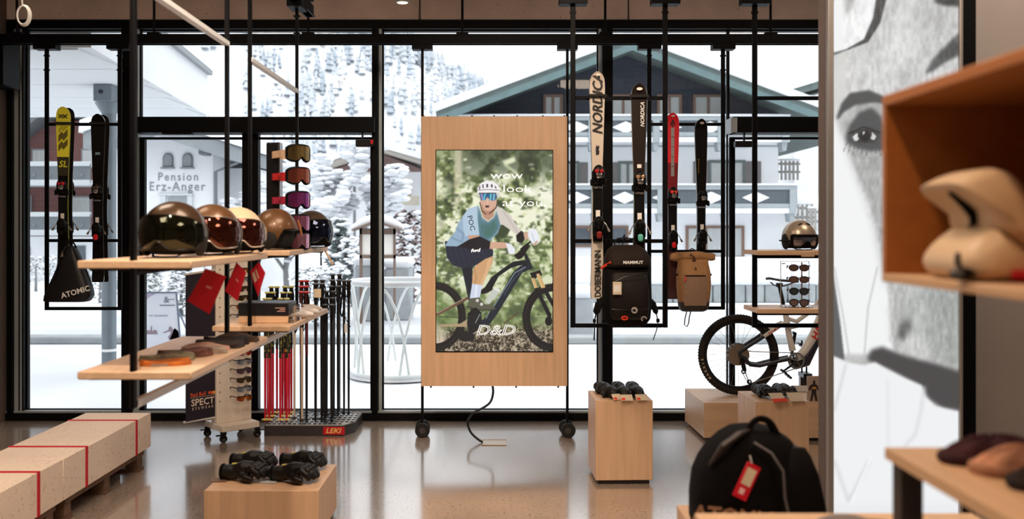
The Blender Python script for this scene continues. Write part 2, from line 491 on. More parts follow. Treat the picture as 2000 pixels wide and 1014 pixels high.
# ceiling tracks the racks hang from
def track(axis, c, a, b, z, label, rods):
    loc = (0, c, z) if axis == 'x' else (c, 0, z)
    t = thing('ceiling_track', label, 'track', loc)
    if axis == 'x':
        m = MB().box(a, b, c - .028, c + .028, z, z + .085, b=.004); m.box(a, b, c - .036, c + .036, z, z + .008)
    else:
        m = MB().box(c - .028, c + .028, a, b, z, z + .085, b=.004); m.box(c - .036, c + .036, a, b, z, z + .008)
    m.build('rail', BLACK, t)
    for r in rods:
        p = (r, c) if axis == 'x' else (c, r)
        q = MB(); q.cyl((p[0], p[1], z + .08), (p[0], p[1], 4.45), .011, 8); q.box(p[0] - .05, p[0] + .05, p[1] - .03, p[1] + .03, z + .083, z + .1)
        q.build('hanger_rod', BLACK, t)
ZT = 3.30
track('x', 7.75, -4.42, 4.6, ZT, 'black ceiling track along the windows above the screen display', [X(p, 7.75) for p in (33, 301, 602, 903, 1182, 1505, 1800)])
track('x', 6.2, 0.2, 3.6, ZT, 'black ceiling track nearer the shop, above the white ski', [X(p, 6.2) for p in (1180, 1400, 1640, 1850)])
track('y', -1.385, 2.9, 6.75, ZT, 'black ceiling track running towards the door above the helmet racks', [3.2, 4.9, 6.6])

# white coil on a wire
cl = thing('wire_coil', 'small white wire coil hanging from the ceiling in the upper left corner', 'coil', (X(46, 5.0), 5.0, Z(50, 5.0)))
m = MB()
for k in range(3):
    m.tube([(X(46, 5) + (.031 + .003 * k) * math.cos(a), 5.0 + .008 * (k - 1), Z(30, 5) + (.05 + .003 * k) * math.sin(a)) for a in [2 * PI * i / 24 for i in range(24)]], .004, 6, closed=True)
m.build('coil', WHITEP, cl)
MB().tube([(X(44, 5), 5.0, Z(10, 5)), (X(43, 5), 5.0, Z(2, 5)), (X(42, 5), 5.0, 4.45)], .004, 6).build('wire', WHITEP, cl)

# pendant spot lamp just under the ceiling at the top of the view
def lamp(x, y, z, label):
    t = thing('ceiling_lamp', label, 'lamp', (x, y, z))
    MB().rev([(.001, z + .0), (.045, z + .002), (.055, z + .03), (.055, z + .16), (.03, z + .19), (.012, z + .2), (.012, 4.45)], 18, mat=T(x, y, 0)).build('housing', M('grey_lamp_metal', (150, 156, 164), .35, .5), t)
    MB().rev([(.001, z - .001), (.04, z - .001)], 16, mat=T(x, y, 0), cap=False).build('lens', M('lit_lens', (255, 226, 190), .3, emit=2.0), t)
lamp(X(786, 6.9), 6.9, Z(5.5, 6.9), 'grey cylindrical spot lamp above the middle window')
# floor socket and its cable belong to the screen display
# ================================================================ outside the windows
struct('ground', MB().box(-90, 90, 8.72, 130, -0.3, -0.02), SNOW)
ROADM = M('slushy_road', (186, 190, 194), 0.6, var=0.10, ns=0.5, stretch=(0.5, 3, 1), detail=7)
struct('road', MB().box(-60, 60, 15.2, 20.5, -0.02, -0.004), ROADM)
struct('kerb', MB().box(-60, 60, 14.1, 14.5, -0.02, 0.09, b=.02), M('kerb_stone', (150, 156, 158), .8, var=.1, ns=4))

# snowy mountainside with its forest
def hill_h(x, y):
    ridge = 35 - .62 * x if x < 0 else max(6, 35 - .30 * x)
    k = min(1, max(0, (y - 112) / 110)); k = k * k * (3 - 2 * k)
    return ridge * k + 1.6 * math.sin(x * .09 + y * .05) * k + 1.2 * math.sin(x * .21 - y * .11) * k
m = MB()
m.grid(lambda u, v: (-330 + 620 * u, 105 + 170 * v, hill_h(-330 + 620 * u, 105 + 170 * v) - 4), 70, 24)
struct('mountain', m, SNOWT)
R2 = random.Random(5)
fm = MB()
def cone_tree(mb, x, y, z, h, r, n=6, m=0):
    for k in range(3):
        a, b = z + h * (.1 + .26 * k), z + h * min(1, .5 + .26 * k)
        rr = r * (1 - .28 * k)
        ring = [(x + rr * (0.8 + .4 * ((j * 7 + k) % 3) / 2) * math.cos(2 * PI * j / n), y + rr * math.sin(2 * PI * j / n), a) for j in range(n)]
        mb.add(ring + [(x, y, b)], [(j, (j + 1) % n, n) for j in range(n)], m)
cnt = 0
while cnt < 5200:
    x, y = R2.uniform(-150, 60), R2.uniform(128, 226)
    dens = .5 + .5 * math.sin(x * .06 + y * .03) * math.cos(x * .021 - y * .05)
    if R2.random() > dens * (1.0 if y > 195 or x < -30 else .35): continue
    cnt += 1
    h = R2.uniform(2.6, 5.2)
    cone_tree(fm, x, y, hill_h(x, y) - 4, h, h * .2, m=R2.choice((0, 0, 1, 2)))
tag(fm.build('forest', [M('hazy_frosted_needles_pale', (200, 206, 212), .9, var=.06, ns=.3), M('hazy_frosted_needles_white', (219, 223, 227), .9, var=.05, ns=.3), M('hazy_frosted_needles_grey', (176, 186, 196), .9, var=.08, ns=.3)], smooth=0),  # needle tones: snow frost, plus distance haze put into the colour
    'snow frosted, haze paled conifer forest covering the mountainside', 'forest', kind='stuff')

# ---- big chalet on the right
YC = 32.0
cx_ = lambda p: X(p, YC)
cz_ = lambda p: Z(p, YC)
DW = M('weathered_timber_hazed', (60, 64, 74), .8, var=.16, ns=1.2, stretch=(1, 1, 8), detail=6)  # dark timber, tone lifted to put glare and haze into the colour
GREEN = M('grey_green_painted_timber', (98, 109, 107), .7, var=.12, ns=1.5, stretch=(3, 1, 1))
WW = M('white_render', (230, 232, 235), .85, var=.03, ns=1.2)
PB = M('pale_blue_paint', (156, 164, 168), .7, var=.04, ns=2)
BR = M('brown_window_timber', (128, 104, 92), .7, var=.1, ns=4)
DG = M('dark_window_glass', (96, 104, 112), .15, var=.2, ns=2)
CURT = M('white_net_curtain', (186, 190, 190), .9, var=.10, ns=5, stretch=(8, 1, .3))
ch = thing('chalet', 'large dark timber and white alpine chalet with a snowy gable roof', 'house', (cx_(1222), YC, 0))
xl, xr = cx_(905), cx_(1520)
apex = (cx_(1222), cz_(92))
def gable_z(x): return apex[1] - abs(x - apex[0]) * 0.374
MB().prism([(xl, -0.1), (xr, -0.1), (xr, cz_(286)), (xl, cz_(286))], 9.0, mat=T(0, YC + 9.0, 0) @ FRONT).build('white_wall', WW, ch)
gz = cz_(286)
MB().prism([(xl, gz), (xr, gz), (xr, gable_z(xr) - .1), (apex[0], apex[1] - .1), (xl, gable_z(xl) - .1)], 9.0, mat=T(0, YC + 9.0, 0) @ FRONT).build('timber_gable', DW, ch)
for sgn in (-1, 1):
    xe = cx_(858) if sgn < 0 else cx_(1655)
    ze = gable_z(xe)
    for nm, y0, dy, th0, th1, mt in (('roof_slab', YC - 1.6, 11.2, -.30, -.02, GREEN), ('roof_snow', YC - 1.7, 11.4, -.02, .24, SNOWT)):
        q = [(apex[0], apex[1] + th0), (apex[0], apex[1] + th1), (xe + sgn * (.05 if 'snow' in nm else 0), ze + th1), (xe, ze + th0)]
        MB().prism(q, dy, mat=T(0, y0 + dy, 0) @ FRONT).build(nm, mt, ch)
    q = [(apex[0], apex[1] - .42), (apex[0], apex[1] - .18), (xe, ze - .18), (xe, ze - .42)]
    MB().prism(q, .06, mat=T(0, YC - 1.56, 0) @ FRONT).build('barge_board', M('barge_board_paint', (104, 126, 128), .7, var=.1, ns=3), ch)
def cwindow(pa, pb, ya, yb, frame, shutters=None, curtain=True, mull=1):
    xa, xb, zb, zt = cx_(pa), cx_(pb), cz_(yb), cz_(ya)
    w = MB(); f = .09
    w.box(xa - f, xb + f, YC - .07, YC - .0, zb - f, zb); w.box(xa - f, xb + f, YC - .07, YC, zt, zt + f)
    w.box(xa - f, xa, YC - .07, YC, zb, zt); w.box(xb, xb + f, YC - .07, YC, zb, zt)
    for k in range(1, mull + 1):
        xm = lerp(xa, xb, k / (mull + 1)); w.box(xm - .04, xm + .04, YC - .065, YC, zb, zt)
    fo = w.build('window', frame, ch)
    MB().box(xa, xb, YC - .03, YC - .01, zb, zt).build('pane', CURT if curtain else DG, fo)
    for s in shutters or ():
        MB().box(cx_(s[0]), cx_(s[1]), YC - .06, YC - .005, zb - .05, zt + .05, b=.02).build('shutter', M('grey_shutter', (116, 112, 112), .8, var=.08, ns=3), ch)
for a, b in ((1066, 1094), (1196, 1238), (1288, 1326), (1358, 1408)):
    cwindow(a, b, 190, 230, BR)
cwindow(1212, 1240, 320, 366, GREEN, ((1190, 1210), (1243, 1264)))
cwindow(1388, 1450, 318, 369, GREEN, ((1354, 1384), (1454, 1486)))
cwindow(1108, 1126, 320, 366, GREEN, ((1128, 1148),))
cwindow(1344, 1448, 446, 500, BR, None, True, 2)
cwindow(1196, 1222, 446, 478, BR, None, False, 0)
cwindow(1124, 1152, 446, 478, BR, None, False, 0)
RAILD = M('balcony_board_grey', (90, 97, 103), .8, var=.12, ns=2.5, stretch=(10, 1, 1))
for (ya, yb, pr, dia) in ((236, 286, 1520, (1126, 1222, 1305, 1387)), (366, 420, 1534, (1126, 1220, 1300, 1389, 1476))):
    b0, b1 = cx_(895), cx_(pr); yb_ = YC - 1.25
    zt, zb = cz_(ya) , cz_(yb)
    ba = MB().box(b0, b1, yb_, yb_ + .06, zb + .3, zt - .14).build('balcony', RAILD, ch)
    MB().box(b0, b1, yb_ - .06, yb_ + .12, zt - .14, zt, b=.02).build('top_rail', PB, ba)
    MB().box(b0, b1, yb_ - .05, yb_ + .1, zb + .22, zb + .36, b=.02).build('bottom_rail', PB, ba)
    MB().box(b0, b1, yb_ - .02, YC, zb + .04, zb + .2).build('balcony_floor', WW, ba)
    MB().box(b0 - .02, b1 + .02, yb_ - .12, yb_ + .16, zt, zt + .07, b=.03).build('rail_snow', SNOWT, ba)
    for d in dia:
        xm = cx_(d) * yb_ / YC; w = .46; zc = (zt + zb) / 2 + .08
        MB().prism([(xm - w, zc), (xm, zc + .2), (xm + w, zc), (xm, zc - .2)], .03, mat=T(0, yb_, 0) @ FRONT).build('diamond_panel', WW, ba)
    n = 5
    for k in range(n + 1):
        xm = lerp(b0 + .2, b1 - .15, k / n)
        MB().prism([(xm - .11, zb + .05), (xm + .11, zb + .05), (xm + .11, zt - .12), (xm - .11, zt - .12)], .07, mat=T(0, yb_ - .01, 0) @ FRONT).build('baluster_post', PB, ba)
        MB().prism([(xm - .1, zb + .04), (xm + .1, zb + .04), (xm + .06, zb - .25), (xm - .06, zb - .25)], .5, mat=T(0, yb_ + .55, 0) @ FRONT).build('bracket', PB, ba)
MB().box(xl, xr, YC - .04, YC, cz_(286) - .02, cz_(280) + .05).build('wall_band', PB, ch)

# second roof behind, far right
rb = thing('chalet', 'snow covered neighbouring roof behind the large chalet on the right', 'house', (cx_(1640), 40, 0))
MB().prism([(X(1535, 40), Z(178, 40)), (X(1700, 40), Z(128, 40)), (X(1865, 40), Z(178, 40)), (X(1865, 40), Z(190, 40)), (X(1700, 40), Z(142, 40)), (X(1535, 40), Z(190, 40))], 6, mat=T(0, 46, 0) @ FRONT).build('roof', GREEN, rb)
MB().prism([(X(1530, 40), Z(172, 40)), (X(1700, 40), Z(120, 40)), (X(1870, 40), Z(172, 40)), (X(1865, 40), Z(178, 40)), (X(1700, 40), Z(128, 40)), (X(1535, 40), Z(178, 40))], 6.2, mat=T(0, 46.1, 0) @ FRONT).build('roof_snow', SNOWT, rb)
MB().box(X(1560, 40), X(1840, 40), 40.6, 45.5, -.1, Z(182, 40)).build('white_wall', WW, rb)

# snow bank, wooden fences on the slope beside the chalet
sl = MB()
sl.grid(lambda u, v: (lerp(X(1528, 32), X(1800, 32), u), lerp(26.5, 44, v), -.1 + 3.6 * (min(1, max(0, v * 1.25)) ** 1.2) + .18 * math.sin(9 * u + 4 * v)), 16, 16)
struct('hill', sl, SNOW)
GW = M('grey_fence_timber', (150, 148, 144), .85, var=.15, ns=6)
for px, py, y, n, lab in ((1516, 342, 36.5, 6, 'weathered wooden fence high on the snowy slope beside the chalet'), (1546, 432, 31.5, 5, 'weathered wooden fence low on the snowy slope beside the chalet'), (1580, 440, 31.0, 5, 'wooden fence at the edge of the view behind the silver helmet')):
    zc = Z(py, y)
    t = thing('wooden_fence', lab, 'fence', (X(px, y), y, zc))
    for k in range(n):
        MB().box(X(px, y) + k * .16, X(px, y) + k * .16 + .09, y - .03, y, zc - .2, zc + .56, b=.01).build('slat', GW, t)
    for dz in (.08, .4):
        MB().box(X(px, y) - .05, X(px, y) + n * .16, y, y + .05, zc + dz, zc + dz + .09, b=.01).build('rail', GW, t)
    MB().box(X(px, y) - .05, X(px, y) + n * .16, y - .04, y + .07, zc + .56, zc + .64, b=.03).build('snow_cap', SNOWT, t)

# low street wall with stones and snow
STONE = M('grey_wall_stone', (150, 156, 158), .85, var=.18, ns=3)
sw = setting('wall_street', (0, 22, 0))
xs = X(1090, 22)
while xs < X(1700, 22):
    w = RND.uniform(.45, .95)
    MB().box(xs, xs + w - .02, 22 + RND.uniform(-.02, .02), 22.5, -.02, .42 + RND.uniform(-.02, .02), b=.025).build('stone', STONE, sw)
    xs += w
MB().box(X(1088, 22), X(1702, 22), 21.94, 22.6, .40, .72, b=.1).build('snow_cap', SNOWT, sw)
MB().box(X(1085, 22), X(1700, 22), 23.2, 25.0, -.1, 1.0, b=.3).build('snow_bank', SNOWT, sw)

# grey planter blocks across the street behind the hoop stand
for px0, px1, y, h, lab in ((690, 735, 17.4, 1.05, 'grey concrete block left of the hoop stand, capped with snow'), (750, 802, 17.6, 1.0, 'grey concrete block behind the hoop stand, capped with snow'), (1110, 1160, 14.9, .62, 'grey concrete block by the kerb beneath the ski rack')):
    t = thing('concrete_block', lab, 'block', (X((px0 + px1) / 2, y), y, 0))
    MB().box(X(px0, y), X(px1, y), y, y + .6, -.02, h, b=.04).build('block', M('concrete_block_grey', (158, 164, 168), .85, var=.1, ns=5), t)
    MB().box(X(px0, y) - .04, X(px1, y) + .04, y - .04, y + .64, h, h + .2, b=.08).build('snow_cap', SNOWT, t)

# ---- white guest house with painted name
YP = 26.0
ph = thing('guest_house', 'white guest house with two arched windows and its name painted on the wall', 'house', (X(330, YP), YP, 0))
px_ = lambda p: X(p, YP)
pz_ = lambda p: Z(p, YP)
def pgz(x): return pz_(250) - max(0, (x - px_(310))) * .335 - max(0, px_(310) - x) * .335
w = MB().prism([(px_(214), -.1), (px_(416), -.1), (px_(416), pgz(px_(416)) - .1), (px_(310), pz_(250) - .1), (px_(214), pgz(px_(214)) - .1)], 8, mat=T(0, YP + 8, 0) @ FRONT)
w.build('front_wall', WW, ph)
MB().box(px_(416), px_(472), YP + 1.5, YP + 8, -.1, pz_(322)).build('side_wall', WW, ph)
EAVE = M('grey_eave_boards', (140, 146, 150), .8, var=.08, ns=3, stretch=(1, 6, 1))
for sgn in (1, -1):
    xe = px_(478) if sgn > 0 else px_(206)
    q = [(px_(310), pz_(250) - .2), (px_(310), pz_(250) + .22), (xe, pgz(xe) + .22), (xe, pgz(xe) - .2)]
    MB().prism(q, 10, mat=T(0, YP + 8.6, 0) @ FRONT).build('roof', EAVE, ph)
    q = [(px_(310), pz_(250) + .22), (px_(310), pz_(250) + .62), (xe + .05 * sgn, pgz(xe) + .55), (xe + .08 * sgn, pgz(xe) + .22)]
    MB().prism(q, 10.2, mat=T(0, YP + 8.7, 0) @ FRONT).build('roof_snow', SNOWT, ph)
MB().box(px_(398), px_(414), YP - .5, YP, pz_(305), pz_(289), b=.03).build('roof_beam', M('beam_grey', (116, 120, 126), .8), ph)
for pc in (329, 367):
    arch = [(px_(pc - 10), pz_(327)), (px_(pc + 10), pz_(327)), (px_(pc + 10), pz_(309))] + [(px_(pc) + (px_(pc + 10) - px_(pc)) * math.cos(a), pz_(309) + (pz_(299) - pz_(309)) * math.sin(a)) for a in [PI * k / 8 for k in range(1, 8)]] + [(px_(pc - 10), pz_(309))]
    wo = MB().prism(arch, .05, mat=T(0, YP - .0, 0) @ FRONT).build('arched_window', M('window_frame_dark_grey', (110, 116, 122), .6), ph)
    c0 = (px_(pc), pz_(313))
    arch2 = [((x - c0[0]) * .8 + c0[0], (z - c0[1]) * .84 + c0[1]) for x, z in arch]
    MB().prism(arch2, .02, mat=T(0, YP - .045, 0) @ FRONT).build('pane', M('grey_curtained_pane', (136, 142, 146), .4, var=.12, ns=6), wo)
    MB().box(px_(pc - 13), px_(pc + 13), YP - .12, YP, pz_(330), pz_(327)).build('sill', EAVE, wo)
LETG = M('faded_grey_lettering', (140, 142, 150), .8)
ml = MB()
ml.text('Pension', .33, T(px_(348), YP - .012, pz_(346)) @ FRONT, bold=.008, space=1.25, wide=.9)
ml.text('Erz-Anger', .36, T(px_(346), YP - .012, pz_(365)) @ FRONT, bold=.008, space=1.2, wide=.9)
ml.build('lettering', LETG, ph, smooth=0)
pd = MB().box(px_(311), px_(378), YP - .12, YP, pz_(382), pz_(378), b=.01); pd.box(px_(314), px_(325), YP - .07, YP, pz_(470), pz_(382)); pd.box(px_(367), px_(377), YP - .07, YP, pz_(470), pz_(382))
pdo = pd.build('entrance_surround', M('pale_stucco', (206, 212, 216), .8), ph)
MB().box(px_(329), px_(366), YP - .04, YP - .0, pz_(470), pz_(385)).build('entrance_door', M('grey_door', (150, 156, 158), .6, var=.06), pdo)
MB().tube([(px_(472), YP - .3, pz_(318)), (px_(423), YP - .08, pz_(336)), (px_(423), YP - .08, 0)], .05, 8).build('downpipe', M('zinc', (120, 126, 132), .5, .3), ph)
MB().box(px_(464), px_(468), YP + 1.44, YP + 1.5, pz_(391), pz_(355)).build('window', DG, ph)

# ---- red-brown house on the left
YR = 32.0
rx = lambda p: X(p, YR)
rz_ = lambda p: Z(p, YR)
rh = thing('apartment_house', 'red brown clad house with two grey balconies beyond the canopy', 'house', (rx(110), YR, 0))
RB = M('red_brown_cladding', (118, 82, 80), .8, var=.14, ns=1.5, stretch=(1, 1, 10))
GB = M('grey_balcony_paint', (98, 104, 108), .8, var=.08, ns=3)
MB().box(rx(-30), rx(206), YR, YR + 8, rz_(462), rz_(236)).build('clad_wall', RB, rh)
MB().box(rx(-30), rx(206), YR - .02, YR + 8, -.1, rz_(462)).build('white_base_wall', WW, rh)
MB().prism([(rx(20), rz_(300)), (rx(20), rz_(280)), (rx(105), rz_(222)), (rx(215), rz_(222)), (rx(215), rz_(232)), (rx(108), rz_(232))], 9, mat=T(0, YR + 8, 0) @ FRONT).build('roof', GB, rh)
MB().prism([(rx(18), rz_(280)), (rx(18), rz_(274)), (rx(104), rz_(215)), (rx(216), rz_(216)), (rx(216), rz_(222)), (rx(105), rz_(222))], 9.1, mat=T(0, YR + 8.1, 0) @ FRONT).build('roof_snow', SNOWT, rh)
for ya, yb in ((325, 366), (420, 460)):
    bo = MB().box(rx(-30), rx(206), YR - 1.2, YR - 1.14, rz_(yb) + .12, rz_(ya)).build('balcony', GB, rh)
    MB().box(rx(-30), rx(206), YR - 1.24, YR - 1.08, rz_(ya) - .08, rz_(ya) + .08, b=.02).build('top_rail', M('pale_grey_paint', (176, 182, 186), .7), bo)
    MB().box(rx(-30), rx(206), YR - 1.22, YR, rz_(yb), rz_(yb) + .2, b=.02).build('balcony_floor', M('pale_grey_paint', (176, 182, 186), .7), bo)
    for k in range(8):
        p = -20 + 30 * k
        MB().prism([(rx(p - 5), rz_((ya + yb) / 2)), (rx(p), rz_((ya + yb) / 2 - 5)), (rx(p + 5), rz_((ya + yb) / 2)), (rx(p), rz_((ya + yb) / 2 + 5))], .02, mat=T(0, YR - 1.2, 0) @ FRONT).build('cut_out', M('cut_out_grey', (104, 110, 116), .8), bo)
for a, b, ya, yb in ((66, 92, 294, 326), (163, 186, 294, 326), (48, 60, 385, 416), (138, 176, 386, 422)):
    fo = MB().box(rx(a) - .06, rx(b) + .06, YR - .06, YR, rz_(yb) - .06, rz_(ya) + .06).build('window', M('window_frame_grey', (128, 128, 132), .6), rh)
    MB().box(rx(a), rx(b), YR - .075, YR - .055, rz_(yb), rz_(ya)).build('pane', CURT, fo)
for a, b, ya, yb in ((48, 60, 482, 525), (150, 168, 480, 510)):
    MB().box(rx(a), rx(b), YR - .06, YR - .01, rz_(yb), rz_(ya)).build('basement_window', DG, rh)

# ---- concrete canopy over the entrance with its steel column
CANM = M('canopy_soffit_white', (222, 225, 228), .8, var=.03, ns=1.5)
cn = thing('entrance_canopy', 'pale concrete canopy roof outside the left windows', 'canopy', (-6.4, 11.4, 3.45))
edge = [(-3.87, 8.74), (-4.43, 14.0)]
plan = [edge[0], edge[1], (-12, 14.6), (-12, 8.74)]
MB().prism(plan, .62, mat=T(0, 0, 3.47)).build('slab', CANM, cn)
for k in range(5):
    y0 = 8.76 + k * 1.06
    xr_ = lerp(edge[0][0], edge[1][0], (y0 - 8.74) / 5.26) - .12
    for j in range(3):
        MB().box(xr_ - 2.5 * (j + 1) + .012, xr_ - 2.5 * j - .012, y0, y0 + 1.035, 3.45, 3.472, b=.004).build('soffit_panel', CANM, cn)
MB().prism([(edge[0][0] + .06, 8.74), (edge[1][0] + .06, 14.06), (edge[1][0] - .1, 14.06), (edge[0][0] - .1, 8.74)], .07, mat=T(0, 0, 4.09)).build('edge_flashing', M('zinc_flashing', (140, 146, 150), .5), cn)
MB().prism([(edge[0][0] + .03, 8.74), (edge[1][0] + .03, 14.03), (edge[1][0] - .3, 14.0), (edge[0][0] - .3, 8.74)], .2, mat=T(0, 0, 4.16)).build('edge_snow', SNOWT, cn)
co = thing('steel_column', 'round grey steel column with a square head holding the canopy', 'column', (X(213, 11), 11, -.02))
GS = M('galvanised_steel', (120, 130, 138), .45, .5, var=.08, ns=5)
MB().cyl((X(213, 11), 11, -.02), (X(213, 11), 11, 3.2), .083, 24).build('shaft', GS, co)
MB().rev([(.083, 3.12), (.16, 3.25)], 20, mat=T(X(213, 11), 11, 0)).build('collar', GS, co)
MB().box(X(196, 11), X(231, 11), 10.8, 11.2, 3.25, 3.45, b=.008).build('head_box', GS, co)
MB().cyl((X(211, 11), 10.79, 3.36), (X(211, 11), 10.8, 3.36), .025, 12).build('bolt', STEELD, co)
MB().cyl((X(213, 11), 11, Z(686, 11)), (X(213, 11), 11, Z(681, 11)), .092, 20).build('pipe_clamp', WHITEP, co)

# ---- snow covered tree and shrubs
BARK = M('frosted_bark', (128, 130, 132), .9, var=.2, ns=10)
def bare_tree(x, y, h, seed, label, snow=260):
    r = random.Random(seed)
    t = thing('snowy_tree', label, 'tree', (x, y, -.05))
    m = MB(); tips = []
    def br(p, d, l, rad, lev):
        q = p + d * l
        mid = p + d * l * .5 + Vector((r.uniform(-1, 1), r.uniform(-1, 1), r.uniform(-.3, .6))) * l * .08
        m.tube([p, mid, q], [rad, rad * .85, rad * .65], 5 if lev < 3 else 4, cap=False)
        tips.append((mid, rad)); tips.append((q, rad))
        if lev >= 6: return
        for _ in range(3 if lev < 4 else 2):
            nd = (d + Vector((r.uniform(-1, 1), r.uniform(-1, 1), r.uniform(-.35, .75))) * .95).normalized()
            br(q if r.random() < .6 else mid, nd, l * r.uniform(.6, .85), rad * .6, lev + 1)
    br(Vector((x, y, -.05)), Vector((0, 0, 1)), h * .27, h * .022, 0)
    m.build('trunk', BARK, t)
    s = MB()
    for p, rad in r.sample(tips, min(len(tips), snow)):
        k = r.uniform(.05, .14)
        s.ell(p + Vector((0, 0, .04)), (k * 1.5, k * 1.5, k * .6), 7, 4)
    o = s.build('branch_snow', SNOWT, t); o['kind'] = 'stuff'
    return t
bare_tree(X(700, 24), 24, 4.6, 3, 'snow laden bare tree behind the door in front of the small house', 1100)
bare_tree(X(560, 27), 27, 4.2, 8, 'second snow laden bare tree, seen behind the goggle stand', 900)
def conifer(x, y, h, r0, seed, label, name='conifer', col=None, snow=120):
    r = random.Random(seed)
    t = thing(name, label, 'bush' if name == 'bush' else 'tree', (x, y, -.05))
    m = MB(); s = MB()
    for _ in range(420):
        u = r.random() ** .8; a = r.uniform(0, 2 * PI)
        rr = r0 * (1 - u * (.85 if name == 'conifer' else .25)) * r.uniform(.55, 1)
        if name == 'bush': rr *= math.sqrt(max(.05, 1 - (u * 1.05 - .35) ** 2))
        p = Vector((x + rr * math.cos(a), y + rr * math.sin(a), .05 + u * h))
        k = r.uniform(.07, .15) * h / 2
        d = Vector((math.cos(a), math.sin(a), r.uniform(-.5, .5))) * k
        e = Vector((-math.sin(a), math.cos(a), r.uniform(-.3, .3))) * k * .6
        m.add([p - e, p + e, p + d, p + Vector((0, 0, k * .5))], [(0, 1, 2), (0, 2, 3), (1, 3, 2)])
        if r.random() < snow / 420:
            s.ell(p + d * .7 + Vector((0, 0, k * .25)), (k * .9, k * .9, k * .4), 6, 4)
    f = m.build('foliage', col or M('dark_conifer_green', (92, 104, 104), .9, var=.25, ns=3), t, smooth=0); f['kind'] = 'stuff'
    q = s.build('snow_clumps', SNOWT, t); q['kind'] = 'stuff'
    MB().cyl((x, y, -.05), (x, y, h * .8), .05, 6, r1=.02).build('trunk', BARK, t)
    return t
conifer(X(664, 22), 22, 1.9, .42, 1, 'narrow dark conifer right of the helmet shelf', snow=60)
conifer(X(684, 21), 21, 1.5, .45, 2, 'narrow conifer beside the notice board', snow=120)
conifer(X(652, 23), 23, 1.5, .4, 4, 'short conifer behind the helmet shelf', snow=80)
conifer(X(806, 22), 22, 2.1, .62, 5, 'brown leafed bush beside the screen display', 'bush', M('brown_dry_leaves', (126, 110, 110), .9, var=.25, ns=4), snow=60)
conifer(X(284, 18), 18, 1.0, .4, 6, 'snow covered shrub behind the snowboard poster', 'bush', M('grey_green_leaves', (112, 122, 120), .9, var=.25, ns=4), snow=220)
conifer(X(354, 18.6), 18.6, .9, .3, 7, 'snow covered shrub right of the snowboard poster', 'bush', M('grey_green_leaves', (112, 122, 120), .9, var=.25, ns=4), snow=220)
conifer(X(70, 26), 26, .9, .9, 9, 'snowy shrub in front of the red brown house', 'bush', M('grey_green_leaves', (112, 122, 120), .9, var=.25, ns=4), snow=160)
conifer(X(196, 22), 22, .9, .5, 10, 'leafy shrub at the foot of the street behind the column', 'bush', M('grey_green_leaves', (112, 122, 120), .9, var=.25, ns=4), snow=90)
conifer(X(618, 16.5), 16.5, 1.0, .6, 12, 'snow heaped shrub behind the ski poles', 'bush', M('grey_green_leaves', (112, 122, 120), .9, var=.25, ns=4), snow=330)

# ---- small house behind the tree
YH = 40.0
hx = lambda p: X(p, YH)
hz = lambda p: Z(p, YH)
hh = thing('small_house', 'small white house with brown gable under a snowy roof', 'house', (hx(735), YH, 0))
MB().box(hx(648), hx(822), YH, YH + 8, -.1, hz(336)).build('white_wall', WW, hh)
MB().prism([(hx(648), hz(336)), (hx(822), hz(336)), (hx(822), hz(330)), (hx(745), hz(300)), (hx(648), hz(332))], 8, mat=T(0, YH + 8, 0) @ FRONT).build('gable', M('house_gable_brown', (138, 116, 112), .8, var=.1, ns=2, stretch=(8, 1, 1)), hh)
for q0, nm, mt, dy in (([(hx(620), hz(332)), (hx(620), hz(338)), (hx(745), hz(299)), (hx(850), hz(330)), (hx(850), hz(323)), (hx(745), hz(292))], 'roof', M('roof_fascia_beige', (176, 170, 162), .8), 10), ([(hx(618), hz(332)), (hx(622), hz(322)), (hx(745), hz(281)), (hx(855), hz(312)), (hx(852), hz(323)), (hx(745), hz(292))], 'roof_snow', SNOWT, 10.1)):
    MB().prism(q0, dy, mat=T(0, YH + 8.5, 0) @ FRONT).build(nm, mt, hh)
MB().box(hx(770), hx(822), YH - .8, YH - .7, hz(402), hz(384)).build('balcony', M('beige_balcony', (186, 180, 166), .8, var=.06, ns=4, stretch=(10, 1, 1)), hh)
for a, b, ya, yb, sh in ((775, 790, 363, 383, (790, 802)), (766, 792, 420, 442, (757, 766))):
    fo = MB().box(hx(a), hx(b), YH - .05, YH, hz(yb), hz(ya)).build('window', DG, hh)
    MB().box(hx(sh[0]), hx(sh[1]), YH - .08, YH, hz(yb), hz(ya)).build('shutter', M('beige_shutter', (172, 160, 140), .8), fo)
# umbrella-like snow shelter in front
us = thing('shelter', 'small roadside shelter roof heaped with snow behind the tree', 'shelter', (X(720, 30), 30, 0))
MB().box(X(676, 30), X(774, 30), 29.5, 31, Z(361, 30), Z(354, 30), b=.03).build('roof', M('roof_grey', (150, 156, 154), .8), us)
MB().ell((X(722, 30), 30.2, Z(354, 30)), (.78, .8, .22), 16, 8).build('roof_snow', SNOWT, us)
for p in (690, 760): MB().box(X(p, 30) - .04, X(p, 30) + .04, 30.2, 30.3, -.1, Z(360, 30)).build('post', BARK, us)
